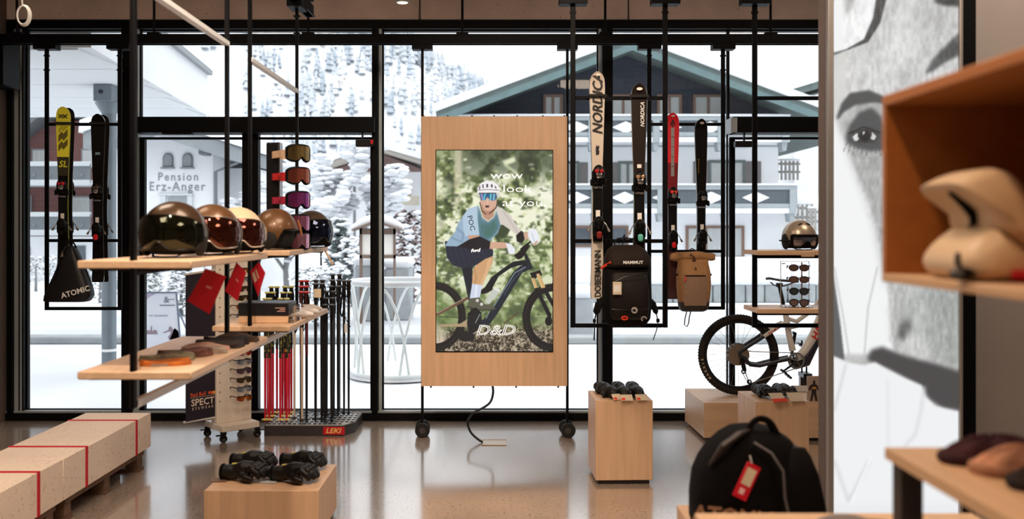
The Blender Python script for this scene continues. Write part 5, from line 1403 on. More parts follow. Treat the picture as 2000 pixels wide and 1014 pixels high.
picture_mesh('portrait_print', ext, lx(1628), lx(1874), lz(-40), lz(1012), YL + .012, print_mat('lit_portrait', 0.95), lb_)
LP = M('lit_backing_white', (246, 247, 249), .5, emit=.95)
MB().box(lx(1628), lx(1874), YL + .010, YL + .014, zl0 + .03, lz(1012)).build('lit_panel', LP, lb_)
MB().box(lx(1628), lx(1874), YL + .010, YL + .014, lz(-40), zl1 - .03).build('lit_panel', M('lit_backing_grey', (196, 198, 198), .5, emit=.95), lb_)
# ================================================================ helmets and goggles on the left racks
def sph(az, el, r):
    """az 0 = front (-Y), positive to +X"""
    return Vector((r[0] * math.cos(el) * math.sin(az), -r[1] * math.cos(el) * math.cos(az), r[2] * math.sin(el)))
def helmet(name, label, shell, visor=None, w=.255, d=.285, h=.235, trim=None, vents=False, goggles=None, group=None):
    t = thing(name, label, 'helmet', (0, 0, 0), group)
    r = (w / 2, d / 2, h * .60); zc = h * .40
    C = Vector((0, 0, zc))
    def low(az):     # lower rim of the shell: high at the face, low at ears and nape
        a = abs(az)
        return interp(a, [(0, .18), (.75, .16), (1.05, -.35), (1.5, -.62), (2.2, -.60), (PI, -.52)])
    m = MB(); nu, nv = 44, 12
    def f(u, v):
        az = -PI + 2 * PI * u; e0 = low(az); el = e0 + (PI / 2 - .001 - e0) * v
        bump = 1 + .012 * math.exp(-((abs(az) - .55) / .16) ** 2) * math.sin(min(PI, max(0, (el - .3) * 3)))
        return C + sph(az, el, tuple(q * bump for q in r))
    m.grid(f, nu, nv)
    def f2(u, v):
        az = -PI + 2 * PI * u; e0 = low(az)
        return C + sph(az, e0, tuple(q * (1 - .10 * v) for q in r))
    m.grid(lambda u, v: f2(u, 1 - v), nu, 1)
    sh = m.build('shell', shell, t, smooth=50)
    inner = MB(); inner.ell((0, .006, zc), tuple(q * .90 for q in r), 24, 14)
    inner.v = [(p[0], p[1], max(p[2], .012)) for p in inner.v]
    inner.build('liner', M('black_liner', (20, 19, 19), .9, bump=.2, ns=120), t)
    for s in (-1, 1):
        e = MB(); e.ell((s * w * .43, -.01, .062), (.022, .055, .058), 12, 8)
        e.build('ear_pad', M('black_ear_pad', (24, 22, 22), .85, bump=.2, ns=100), t)
    b = MB(); b.tube([C + sph(a, low(a) - .03, tuple(q * .985 for q in r)) for a in [-1.25 + 2.5 * k / 24 for k in range(25)]], .006, 6); b.build('brim_trim', trim or BLACKG, t)
    ch_ = MB(); ch_.tube([(-.085, -.03, .03), (-.05, -.085, .006), (0, -.10, .004), (.05, -.085, .006), (.085, -.03, .03)], .006, 6, flat=.5); ch_.build('chin_strap', STRAP, t)
    if visor:
        v = MB(); rv = (r[0] * 1.055, r[1] * 1.075, r[2] * 1.06)
        def lowv(az): return -.42 + .24 * math.exp(-(az / .22) ** 2) + .10 * min(1, (abs(az) / 1.35) ** 4)
        def fv(u, q, k=1.0):
            az = -1.38 + 2.76 * u; e0 = lowv(az); e1 = .58 - .30 * (abs(az) / 1.38) ** 3
            return C + sph(az, e0 + (e1 - e0) * q, tuple(x * k for x in rv))
        v.grid(lambda u, q: fv(u, q), 36, 10); v.grid(lambda u, q: fv(1 - u, q, .985), 36, 10)
        vo = v.build('visor', visor, t, smooth=60)
        tr = MB(); tr.tube([fv(u / 36, 0) for u in range(37)], .0035, 6); tr.tube([fv(u / 36, 1) for u in range(37)], .003, 6); tr.tube([fv(0, k / 6) for k in range(7)], .0035, 6); tr.tube([fv(1, k / 6) for k in range(7)], .0035, 6)
        tr.build('visor_rim', trim or BLACKG, vo)
    if vents:
        for s in (-1, 1):
            q = MB(); a0 = s * .34
            q.tube([C + sph(a0 - .15 * 1, .82 - .06 * s * -1, tuple(x * 1.003 for x in r)), C + sph(a0, .84, tuple(x * 1.006 for x in r)), C + sph(a0 + .15, .82 - .06 * s, tuple(x * 1.003 for x in r))], .007, 6)
            q.build('vent_slot', BLACKG, t)
    if goggles:
        g = MB(); rg = (r[0] * 1.02, r[1] * 1.10, r[2] * 1.0)
        def lowg(az): return -.52 + .30 * math.exp(-(az / .20) ** 2)
        def fg(u, q, k=1.0):
            az = -.86 + 1.72 * u; e0 = lowg(az); return C + sph(az, e0 + (.12 - e0) * q, tuple(x * k for x in rg))
        g.grid(lambda u, q: fg(u, q), 28, 8)
        go = g.build('goggle_lens', goggles, t, smooth=60)
        k = MB(); ring = [fg(u / 28, 0) for u in range(29)] + [fg(1, q / 6) for q in range(1, 6)] + [fg(1 - u / 28, 1) for u in range(29)] + [fg(0, 1 - q / 6) for q in range(1, 6)]
        k.tube(ring, .010, 8, closed=True); k.build('goggle_frame', BLACK, go)
        s_ = MB(); s_.tube([C + sph(a, -.15, tuple(x * 1.035 for x in r)) for a in [.85 + (2 * PI - 1.7) * k / 30 for k in range(31)]], .016, 8, flat=.35); s_.build('goggle_strap', STRAP, t)
    return t
GOLD = M('satin_bronze_shell', (98, 66, 38), .38, .25, var=.05, ns=5, coat=.2)
def visor_mat(name, c1, c2, rough=.06):
    m = M(name, c1, rough, .92, var=.1, ns=3.5, col2=c2, spec=.6, coat=.5)
    return m
V1 = visor_mat('green_mirror_visor', (24, 32, 20), (44, 44, 24))
V2 = visor_mat('amber_mirror_visor', (58, 16, 8), (92, 42, 18))
V3 = visor_mat('red_brown_mirror_visor', (60, 20, 16), (100, 42, 30))
ZS = 1.631
h1 = helmet('helmet', 'large bronze ski helmet with dark green mirrored visor, nearest on the shelf', M('dark_bronze_shell', (66, 46, 28), .3, .3, coat=.3), V1, .27, .285, .235)
place(h1, (X(341, 3.86), 3.86, ZS), -.12)
h2 = helmet('helmet', 'bronze ski helmet with amber mirrored visor, middle of the visor helmets', GOLD, V2, .255, .275, .232, trim=M('silver_trim', (186, 182, 180), .25, .9))
place(h2, (X(415, 4.2), 4.2, ZS), .18)
h3 = helmet('helmet', 'cream ski helmet with red brown visor and pale trim, farthest of three', M('cream_shell', (206, 178, 146), .4, var=.03, ns=4), V3, .25, .27, .225, trim=M('cream_trim', (206, 186, 166), .4))
place(h3, (X(467, 4.5), 4.48, ZS), .42)
h4 = helmet('helmet', 'matt brown ski helmet seen from the side beside the goggle stand', GOLD, None, .245, .265, .235, goggles=None)
place(h4, (X(537, 5.26), 5.26, ZS), 1.35)
m = MB(); m.text('uvex', .022, T(.118, -.005, .118) @ RZ(PI / 2) @ RX(1.35), bold=.02); 
o_ = MB(); C_ = Vector((0, 0, .094))
o_.tube([C_ + sph(a, .10, (.125, .136, .144)) for a in [1.0 + 1.9 * k / 12 for k in range(13)]], .011, 8, flat=.35); o_.build('side_band', M('brown_band', (96, 74, 52), .5), h4, loc=(0, 0, 0))
o_ = MB(); o_.box(.118, .128, -.012, .018, .098, .122, b=.003); o_.build('side_badge', M('silver_badge', (206, 190, 166), .4, .3), h4, loc=(0, 0, 0))
o_ = MB(); o_.tube([(.095, -.095, .17), (.098, -.108, .13), (.085, -.125, .08)], [.012, .016, .010], 8, flat=.5); o_.build('copper_visor_edge', M('copper_trim', (196, 120, 76), .25, .7), h4, loc=(0, 0, 0))
h5 = helmet('helmet', 'black ski helmet with dark blue visor behind the goggle stand', M('dark_olive_shell', (70, 58, 44), .4, .1), visor_mat('dark_blue_visor', (20, 28, 52), (30, 40, 70)), .25, .275, .235)
place(h5, (X(606, 5.78), 5.82, ZS), .75)
SILV = M('silver_champagne_shell', (176, 160, 142), .3, .45, var=.04, ns=4, coat=.3)
h6 = helmet('helmet', 'silver ski helmet with strapped goggles on the right hand shelf', SILV, None, .225, .26, .205, vents=True, goggles=visor_mat('violet_mirror_lens', (70, 66, 84), (150, 150, 160), .05))
place(h6, (X(1561, 6.2), 6.2, Z(501, Y2) + .043), .06)

# goggle stand: dark column with five strapped goggles
gs = thing('goggle_stand', 'dark mirrored column stand on the far shelf, carrying five goggles', 'stand', (X(538, 5.62), 5.62, 1.63))
gx, gy = X(538, 5.62), 5.62
MB().box(gx - .048, gx + .030, gy - .035, gy + .035, 1.64, Z(279, gy), b=.006).build('column', M('dark_mirror_column', (40, 38, 40), .12, .6), gs)
MB().box(gx + .030, gx + .036, gy - .037, gy + .037, 1.64, Z(279, gy)).build('chrome_edge', CHROME, gs)
MB().box(gx - .06, gx + .20, gy - .06, gy + .06, 1.631, 1.642, b=.003).build('base', M('smoked_base', (60, 50, 44), .15, .4), gs)
def goggle(label, lens, strap, py):
    """lens facing -Y at the origin; strap runs back (+Y) around the column"""
    t = thing('ski_goggles', label, 'goggles', (0, 0, 0), 'goggles on the column stand')
    w, h = .165, .088
    def lp(u, v):
        a = (u - .5) * 1.75; z = (v - .5) * h
        nose = .024 * math.exp(-((u - .5) / .11) ** 2) * (1 - v)
        e = abs(2 * u - 1); k = 1 - .36 * e ** 4
        return Vector((.098 * math.sin(a), -.095 * math.cos(a) + .06, z * k + nose))
    m = MB(); m.grid(lp, 26, 8); ln = m.build('lens', lens, t, smooth=60)
    ring = [lp(u / 26, 0) for u in range(27)] + [lp(1, q / 5) for q in range(1, 5)] + [lp(1 - u / 26, 1) for u in range(27)] + [lp(0, 1 - q / 5) for q in range(1, 5)]
    MB().tube([p + Vector((0, .012, 0)) for p in ring], .011, 8, closed=True).build('frame', BLACK, t)
    for s in (-1, 1):
        pts = [Vector((s * .075, .015, 0)), Vector((s * .078, .06, 0)), Vector((s * .062, .13, 0)), Vector((s * .055, .19, 0)), Vector((s * .04, .225, 0)), Vector((0, .235, 0))]
        sm = smooth_pts(pts, 4)
        b = MB(); rings = []
        for i, p in enumerate(sm):
            tg = (sm[min(i + 1, len(sm) - 1)] - sm[max(i - 1, 0)]).normalized(); nn = Vector((tg.y, -tg.x, 0))
            hh_ = .021
            rings.append([p + nn * .0015 + Vector((0, 0, hh_)), p - nn * .0015 + Vector((0, 0, hh_)), p - nn * .0015 - Vector((0, 0, hh_)), p + nn * .0015 - Vector((0, 0, hh_))])
        b.loft(rings); b.build('strap', strap, t)
    return t
def lens_m(name, a, b): return M(name, a, .08, .9, col2=b, var=.1, ns=2.2, stretch=(6, 6, .4), coat=.4)
GL = [('goggles with a gold brown lens and beige strap, topmost on the stand', lens_m('gold_brown_lens', (60, 46, 22), (196, 170, 110)), M('beige_strap', (196, 164, 136), .8, var=.1, ns=30), 300),
      ('goggles with a copper red lens and red patterned strap, second from the top', lens_m('copper_lens', (110, 34, 34), (224, 130, 110)), M('red_pattern_strap', (120, 14, 22), .8, col2=(214, 40, 40), var=.2, ns=40), 344),
      ('goggles with a violet lens and crimson strap, third from the top', lens_m('violet_lens', (120, 20, 84), (200, 96, 190)), M('crimson_strap', (110, 14, 40), .8, col2=(196, 44, 74), var=.2, ns=40), 391),
      ('goggles with a magenta lens, fourth from the top', lens_m('magenta_lens', (130, 20, 90), (216, 140, 180)), M('dark_strap', (60, 36, 36), .8, var=.1, ns=30), 436),
      ('goggles with a pink lens, lowest on the stand', lens_m('pink_lens', (150, 20, 84), (226, 170, 190)), M('dark_strap', (60, 36, 36), .8, var=.1, ns=30), 471)]
for lab, le, st, py in GL:
    g = goggle(lab, le, st, py)
    place(g, (X(584, 5.47), 5.47, Z(py, 5.47)), math.radians(46))

# red cards hanging from the helmets over the shelf edge
def red_card(label, corners, y, logo, th=.012, back=False):
    pts = [W(px, py, y + dy) for px, py, dy in corners]
    c = sum(pts, Vector()) / 4
    t = thing('hang_tag', label, 'tag', pts[0], 'red cards hanging from the helmets')
    n = (pts[1] - pts[0]).cross(pts[3] - pts[0]).normalized()
    if n.y > 0: n = -n
    m = MB(); m.loft([[p for p in pts], [p - n * th for p in pts]])
    m.build('card', [REDTAG], t, smooth=0)
    u = (pts[1] - pts[0]).normalized(); v = (pts[3] - pts[0]).normalized(); L = (pts[1] - pts[0]).length; Hh = (pts[3] - pts[0]).length
    a = pts[0] + u * L * .42 + v * Hh * .40 + n * .001
    if not back:
        q = [a, a + u * L * .26, a + u * L * .26 + v * Hh * .07, a + v * Hh * .07]
        MB().add(q, [(0, 1, 2, 3)]).build('print', M('faded_pink_print', (226, 140, 140), .5), t, smooth=0)
        b = pts[0] + u * L * .62 + v * Hh * .93 + n * .001
        q = [b, b + u * L * .25, b + u * L * .25 + v * Hh * .025, b + v * Hh * .025]
        MB().add(q, [(0, 1, 2, 3)]).build('print', M('faded_pink_print', (226, 140, 140), .5), t, smooth=0)
    else:
        for f0, wd_ in ((.12, .26), (.5, .12)):
            a = pts[0] + u * L * f0 + v * Hh * .12 + n * .001
            q = [a, a + u * L * wd_, a + u * L * wd_ + v * Hh * .36, a + v * Hh * .36]
            MB().add(q, [(0, 1, 2, 3)]).build('barcode_sticker', CARD, t, smooth=0)
    top = pts[0] if pts[0].z > pts[1].z else pts[1]
    e = Vector((top.x, top.y, 1.66)) + Vector((-.01, .12 if not back else .1, 0))
    MB().tube([top - u * 0 + v * .01, Vector((top.x, top.y - .004, 1.62)), Vector((top.x, top.y + .002, 1.640)), e], .0015, 5).build('string', BLACKG, t)
    return t
red_card('large red card hanging below the green visor helmet', [(401, 525, 0), (441, 541, .02), (409, 614, .02), (366, 588, 0)], 4.02, 'a')
red_card('pinkish red card hanging below the amber visor helmet', [(463, 513, 0), (481, 532, .03), (464, 589, .03), (440, 569, 0)], 4.22, 'b')
red_card('red card with barcode stickers hanging nearest the cream helmet', [(488, 531, 0), (505, 512, .0), (518, 534, .03), (504, 580, .02)], 4.5, 'c', back=True)

# folded headbands and neck tubes on the lower shelf
def cloth_pile(label, y, xc, w, d, h, mat, rz=0.0, seed=1, z=1.212):
    r = random.Random(seed)
    t = thing('folded_neck_tube', label, 'neck tube', (0, 0, 0), 'folded neck tubes on the lower shelf')
    m = MB()
    ph = [r.uniform(0, 6) for _ in range(6)]
    def f(u, v):
        a = 2 * PI * u; q = v
        x = math.copysign(abs(math.cos(a)) ** .6, math.cos(a)) * w / 2 * (1 - .10 * q); yy_ = math.copysign(abs(math.sin(a)) ** .6, math.sin(a)) * d / 2 * (1 - .12 * q)
        k = min(1, 2.2 * (1 - v)); x *= k ** .3 if v < 1 else 0; yy_ *= k ** .3 if v < 1 else 0
        zz = h * (math.sin(min(1, v * 1.6) * PI / 2)) * (1 + .22 * math.sin(ph[0] + 30 * x) + .18 * math.sin(ph[1] + 40 * yy_ + 22 * x))
        return (x + .006 * math.sin(ph[2] + 50 * yy_), yy_ + .006 * math.sin(ph[3] + 60 * x), zz)
    m.grid(f, 36, 9)
    m.build('folded_cloth', mat, t, smooth=70)
    k = MB(); k.tube([(-w * .5, -d * .1 + d * .2 * math.sin(i * .9), .003 + .0 * i) for i in range(3)], .001, 4)
    lab_ = MB().box(-w * .2, w * .12, -d * .53, -d * .515, h * .15, h * .55); lab_.build('sewn_label', M('sewn_label_grey', (150, 140, 130), .8), t)
    t.scale = (1, 1, .7); place(t, (xc, y, z), rz)
    return t
cols = [('rust orange', (176, 78, 22), (196, 110, 40)), ('olive and grey', (92, 84, 62), (150, 140, 116)), ('maroon', (84, 44, 40), (130, 90, 80)), ('grey beige', (140, 122, 104), (176, 160, 144)), ('dusky pink', (176, 128, 112), (206, 168, 150)), ('charcoal', (36, 32, 32), (66, 56, 52)), ('black', (24, 22, 24), (50, 40, 40)), ('dark brown', (50, 36, 30), (84, 62, 50))]
spots = [(3.66, -1.33, .20, .10, .022), (3.78, -1.36, .22, .11, .034), (3.90, -1.33, .22, .10, .036), (4.00, -1.28, .19, .10, .036), (4.10, -1.31, .22, .10, .032), (4.20, -1.27, .22, .11, .036), (4.31, -1.28, .22, .11, .040), (4.43, -1.26, .22, .11, .040)]
for i, ((nm, c1, c2), (y, x, w_, d_, h_)) in enumerate(zip(cols, spots)):
    lab = '%s folded neck tube on the lower shelf, %s' % (nm, ('nearest the post', 'second from the near end', 'third from the near end', 'between the maroon and pink ones', 'behind the grey beige one', 'third from the far end', 'second from the far end', 'at the far end')[i])
    cloth_pile(lab, y, x, w_, d_, h_, M(nm.replace(' ', '_') + '_knit', c1, .85, col2=c2, var=.2, ns=26, bump=.3, bs=180), RND.uniform(-.15, .15), i)

# dark box with wooden base and white socks on the second lower shelf
bx = thing('display_box', 'black and maple display box with small print on the far lower shelf', 'box', (X(515, 5.3), 5.3, 1.212))
b0, b1 = X(466, 5.25), X(563, 5.25)
MB().box(b0, b1, 5.25, 5.45, 1.212, Z(617, 5.25), b=.003).build('maple_base', MAPLE_X, bx)
MB().box(b0 - .002, b1 + .002, 5.245, 5.455, Z(617, 5.25), Z(592, 5.25), b=.004).build('black_lid', M('satin_black_lid', (26, 26, 30), .35), bx)
MB().box(b1 + .001, b1 + .03, 5.25, 5.45, 1.212, Z(598, 5.25)).build('clear_end', ACRYLIC, bx)
m = MB()
for k, (a, b) in enumerate(((537, 557), (546, 557), (541, 557))):
    m.box(X(a, 5.243), X(b, 5.243), 5.2435, 5.2445, Z(602.5 + 3.2 * k, 5.243), Z(601 + 3.2 * k, 5.243))
m.build('print', M('rose_print', (190, 150, 140), .5), bx)
for k, (px, y, rz) in enumerate(((585, 5.52, .5), (597, 5.70, .55), (604, 5.9, .6))):
    t = thing('folded_glove', 'white folded liner glove on the far shelf end, %s' % ('nearest the black box', 'in the middle of three', 'farthest of three')[k], 'glove', (0, 0, 0), 'white folded gloves')
    m = MB()
    m.tube([(-.10, 0, .022), (-.05, .005, .030), (.02, .0, .030), (.08, -.005, .022)], [.02, .032, .034, .016], 12, flat=.75)
    m.tube([(-.0, .035, .016), (.05, .05, .016)], [.012, .009], 8)
    m.build('glove', M('white_knit', (224, 218, 214), .9, var=.1, ns=60, bump=.3, bs=150), t)
    MB().box(-.07, -.045, -.036, .036, .006, .052, b=.01).build('dark_cuff_band', M('dark_red_band', (90, 40, 46), .8), t)
    place(t, (X(px, y), y, 1.212), rz)
# ================================================================ sunglasses stand on castors
def shades(label, frame, lens, sport=True, w=.142, group=None, name='sunglasses'):
    """sunglasses facing -Y, lens centre at the origin, temples running back"""
    t = thing(name, label, 'sunglasses', (0, 0, 0), group)
    if sport:
        def lp(u, v):
            a = (u - .5) * 1.5; e = abs(2 * u - 1)
            up = .020 - .004 * e; lo = -.026 + .030 * math.exp(-((u - .5) / .09) ** 2) + .016 * e ** 3
            return Vector((w * .70 * math.sin(a), -.075 * math.cos(a) + .05, lerp(lo, up, v)))
        m = MB(); m.grid(lp, 24, 4); m.grid(lambda u, v: lp(1 - u, v) + Vector((0, .003, 0)), 24, 4); m.build('lens', lens, t, smooth=60)
        m = MB(); m.tube([lp(k / 24, 1) for k in range(25)], .004, 6)
    else:
        m = MB(); mf = MB()
        for s in (-1, 1):
            ring = [(s * w * .235 + w * .205 * math.cos(a) * (1 + .06 * math.sin(a)), w * .175 * math.sin(a) * (1 if math.sin(a) < 0 else .86)) for a in [2 * PI * k / 22 for k in range(22)]]
            m.prism(ring, .002, mat=T(0, .002, 0) @ FRONT)
            mf.tube([(x, -.001, z) for x, z in ring], .0042 if sport is False else .0026, 6, closed=True)
        m.build('lens', lens, t, smooth=0); m = mf
        m.tube([(-w * .04, -.001, .008), (0, -.003, .012), (w * .04, -.001, .008)], .003, 6)
    m.build('frame', frame, t)
    for s in (-1, 1):
        x = s * w * .49
        q = MB(); q.tube([(x, .004, .012), (x * 1.0, .05, .012), (x * .97, .10, .010), (x * .94, .125, -.006)], [.0045, .004, .004, .005], 6)
        q.build('temple', frame, t)
    return t
BF = M('matt_black_frame', (24, 24, 26), .5)
PLY = M('pale_birch_ply', (240, 230, 216), .5, var=.06, ns=3, stretch=(8, 8, .6), detail=6)
est = thing('eyewear_stand', 'pale wooden sunglasses stand on castors with a dark blue banner', 'stand', (-2.245, 7.75, 0))
EM = T(-2.245, 7.75, 0) @ RZ(math.radians(42))
MB().box(-.165, .165, -.165, .165, .085, .135, b=.004, mat=EM).build('base', PLY, est)
MB().box(-.158, .158, -.035, .055, .135, Z(416, 7.72), b=.004, mat=EM).build('board', PLY, est)
for sx in (-1, 1):
    for sy in (-1, 1):
        c = EM @ Vector((sx * .15, sy * .15, 0))
        w = MB().rev([(.001, -.012), (.026, -.013), (.031, -.008), (.031, .008), (.026, .013), (.001, .012)], 18, mat=T(c.x, c.y, .031) @ RZ(.5) @ RX(PI / 2)).build('castor_wheel', RUBBER, est)
        m = MB(); m.rev([(.001, -.016), (.012, -.016), (.012, .016), (.001, .016)], 12, mat=T(c.x, c.y, .031) @ RZ(.5) @ RX(PI / 2)); m.build('hub', CHROME, w)
        m = MB(); m.box(-.018, .018, -.020, -.014, .03, .075, mat=T(c.x, c.y, 0) @ RZ(.5)); m.box(-.018, .018, .014, .020, .03, .075, mat=T(c.x, c.y, 0) @ RZ(.5)); m.box(-.024, .024, -.022, .022, .068, .086, b=.004, mat=T(c.x, c.y, 0) @ RZ(.5)); m.box(-.06, -.015, -.012, .012, .056, .066, b=.003, mat=T(c.x, c.y, 0) @ RZ(.5 + (PI if sx > 0 else 0)))
        m.build('castor_fork', BLACKG, est)
m = MB()
for k in range(17):
    for x in (-.13, .13): m.cyl(EM @ Vector((x, -.035, .32 + .078 * k)), EM @ Vector((x, -.043, .32 + .078 * k)), .005, 8)
m.build('mounting_pegs', CHROME, est)
m = MB()
for k in range(15): m.cyl(EM @ Vector((.03, -.03, .345 + .0757 * k)), EM @ Vector((.03, -.075, .345 + .0757 * k)), .004, 6)
m.build('display_pegs', ACRYLIC, est)
LC = [('orange red', (150, 40, 16), (220, 130, 40)), ('pale blue', (90, 120, 160), (190, 206, 220)), ('olive', (62, 52, 40), (110, 92, 60)), ('violet grey', (60, 48, 64), (130, 110, 140)), ('silver blue', (110, 120, 150), (190, 190, 206)), ('red', (140, 24, 24), (216, 80, 50)), ('brown', (70, 50, 40), (130, 100, 80))]
order = [0, 1, 2, 3, 1, 5, 4, 6, 3, 1, 0, 2, 6, 4, 0]
rowname = ['lowest', 'second', 'third', 'fourth', 'fifth', 'sixth', 'seventh', 'eighth', 'ninth', 'tenth', 'eleventh', 'twelfth', 'thirteenth', 'fourteenth', 'topmost']
for k in range(15):
    nm, a, b = LC[order[k]]
    if k in (0,): nm, a, b = LC[0]
    lab = '%s sport sunglasses on the castor stand, %s' % (nm, 'lowest of all' if k == 0 else 'topmost of all' if k == 14 else '%s row from the bottom' % rowname[k])
    s = shades(lab, BF, M('mirror_lens_' + nm.replace(' ', '_'), a, .08, .75, col2=b, var=.1, ns=2.0, stretch=(8, 8, 1), coat=.4), True, .142, 'sport sunglasses on the castor stand')
    p = EM @ Vector((.03, -.155, .345 + .0757 * k))
    s.location = p; s.rotation_euler = (0, 0, math.radians(42))
# banner
bq = [W(363, 824, 7.46), W(428, 813, 7.66), W(428, 526, 7.66), W(363, 538, 7.46)]
m = MB(); n = (bq[1] - bq[0]).cross(bq[3] - bq[0]).normalized()
if n.y > 0: n = -n
m.loft([bq, [p - n * .006 for p in bq]])
NAVY = M('midnight_blue_banner', (36, 30, 44), .6, var=.06, ns=8)
bn = m.build('banner', NAVY, est, smooth=0); bn['label'] = 'dark blue banner with white and orange lettering'
ux = (bq[1] - bq[0]).normalized(); uz = Vector((0, 0, 1)); cx0 = (bq[0] + bq[1]) / 2
def on_banner(fx, py):
    p = bq[0].lerp(bq[1], fx); p = p + n * .002; p.z = Z(py, 7.56)
    return Matrix(((ux.x, 0, n.x, p.x), (ux.y, 0, n.y, p.y), (ux.z, 1, n.z, p.z), (0, 0, 0, 1)))
m = MB(); m.text('SPECT', .078, on_banner(.50, 785), bold=.02, wide=.93); m.text('EYEWEAR', .030, on_banner(.5, 796.5), bold=.01, space=1.9, wide=.86)
m.box(-.11, .13, -.001, .001, 0, .001, mat=on_banner(.5, 774.5)); m.build('banner_lettering', M('cream_print', (224, 206, 190), .5), bn, smooth=0)
m = MB(); m.text('Red Bull', .046, on_banner(.36, 769.5), bold=.02, wide=.86)
for s in (-1, 1):
    m.prism([(s * .002, .0), (s * .02, .012), (s * .034, .018), (s * .038, .008), (s * .052, .016), (s * .046, .0), (s * .05, -.012), (s * .034, -.006), (s * .016, -.014)], .0005, mat=on_banner(.83, 769))
m.build('banner_emblem', M('orange_red_print', (214, 84, 50), .5), bn, smooth=0)
m = MB(); m.rev([(.001, 0), (.014, 0)], 14, mat=on_banner(.83, 769) @ T(0, 0, .001), cap=False); m.build('emblem_disc', M('amber_print', (230, 160, 70), .5), bn, smooth=0)
m = MB(); m.cyl(bq[0] + Vector((-.02, 0, -.005)), bq[1] + Vector((.04, .03, -.005)), .009, 8); m.cyl(bq[3] + Vector((-.01, 0, .005)), bq[2] + Vector((.04, .03, .005)), .009, 8); m.build('banner_rod', M('white_rod', (206, 204, 200), .4), est)
# card on the top
MB().box(X(433, 7.6), X(493, 7.6), 7.66, 7.672, Z(470, 7.6), Z(415.5, 7.6)).build('top_sign', M('beige_sign', (206, 186, 166), .6), est)

# ================================================================ ski pole rack
pr = thing('pole_rack', 'dark floor tray with rings of holes and a red name plate, holding ski poles', 'rack', (-1.62, 8.0, 0))
TRAY = M('dark_grey_tray', (52, 46, 48), .5, var=.08, ns=20)
x0_, x1_, x2_ = X(516, 7.78), X(671, 7.78), X(695, 7.95)
plan = [(x0_, 7.78), (x1_, 7.78), (x2_, 7.92), (x2_, 8.33), (x0_, 8.33)]
MB().prism(plan, .085).build('tray', TRAY, pr)
MB().prism([(x0_ + .012, 7.792), (x1_ - .006, 7.792), (x2_ - .012, 7.925), (x2_ - .012, 8.318), (x0_ + .012, 8.318)], .006, mat=T(0, 0, .085)).build('top_plate', M('white_speck_plate', (176, 178, 178), .35), pr)
m = MB()
for j in range(6):
    for k in range(17):
        x = lerp(x0_ + .03, x2_ - .03, k / 16); y = 7.83 + .086 * j
        if x > x1_ and y < 7.88: continue
        m.rev([(.012, 0), (.017, 0), (.017, .003), (.012, .003)], 10, mat=T(x, y, .091), cap=False)
        m.rev([(.001, .0012), (.012, .0012)], 10, mat=T(x, y, .091), cap=False)
o = m.build('hole_rings', M('dark_hole_ring', (36, 34, 34), .5), pr); o['kind'] = 'stuff'
m = MB().box(X(631, 7.775), X(687, 7.775) - .06, 7.770, 7.782, .012, .078, b=.002).build('name_plate', M('red_name_plate', (190, 24, 40), .4), pr)
q = MB(); q.text('LEKI', .058, T(X(650.5, 7.77), 7.7695, .045) @ FRONT, shear=.25, bold=.02, wide=1.15); q.build('lettering', M('gold_lettering', (232, 196, 110), .4), m, smooth=0)

def pole(label, h, shaft, grip, cap, group, lower=None):
    t = thing('ski_pole', label, 'ski pole', (0, 0, 0), group)
    m = MB(); m.tube([(0, 0, .02), (0, 0, .4), (0, 0, h - .12)], [.0085, .0105, .0115], 8); m.build('shaft', shaft, t)
    if lower:
        m = MB(); m.tube([(0, 0, h * .52), (0, 0, h - .14)], [.0120, .0124], 8); m.build('printed_sleeve', lower, t)
    m = MB(); m.tube([(0, 0, h - .15), (0, 0, h - .13), (0, 0, h - .09), (0, 0, h - .05), (0, 0, h - .02), (0, 0, h - .012)], [.013, .017, .0155, .018, .0165, .022], 12); m.build('grip', grip, t)
    m = MB(); m.rev([(.001, h - .016), (.026, h - .014), (.027, h - .005), (.018, h), (.001, h + .001)], 14); m.build('grip_cap', cap, t)
    m = MB(); m.tube([(.012, -.01, h - .03), (.026, -.02, h - .08), (.024, -.022, h - .15), (.012, -.02, h - .18), (.006, -.015, h - .13), (.008, -.012, h - .03)], .0075, 6, flat=.35); m.build('wrist_strap', STRAP, t)
    m = MB(); m.rev([(.006, .055), (.02, .05), (.032, .044), (.032, .040), (.006, .046)], 14); m.build('basket', cap if cap is YCAP else BLACKG, t)
    return t
REDP = M('red_pole_shaft', (206, 20, 50), .3, coat=.3); REDPT = M('black_yellow_sleeve', (40, 38, 30), .4, col2=(190, 176, 60), var=.1, ns=26, ramp=(.55, .62))
BLKP = M('black_pole_shaft', (34, 33, 36), .3, .3); GRIPB = M('black_grip', (22, 21, 22), .6, bump=.2, ns=150)
YCAP = M('pale_yellow_cap', (214, 204, 110), .4); RCAP = M('red_cap', (206, 50, 44), .4); KCAP = M('grey_cap', (70, 70, 74), .35)
protos = {
    'red': pole('red ski pole with black grip and pale yellow cap in the tray', 1.19, REDP, GRIPB, YCAP, 'red ski poles with yellow caps', REDPT),
    'maroon': pole('black ski pole with red capped dark red grip', 1.21, BLKP, M('maroon_grip', (70, 22, 26), .6), RCAP, 'red capped ski poles', M('maroon_sleeve', (84, 26, 34), .4)),
    'white': pole('cream shafted ski pole', 1.0, M('cream_pole_shaft', (206, 190, 172), .35), GRIPB, KCAP, 'cream ski poles'),
    'black': pole('plain black ski pole with black grip and cap', 1.2, BLKP, GRIPB, KCAP, 'black ski poles'),
}
used = set()
PL = []
rr_ = random.Random(3)
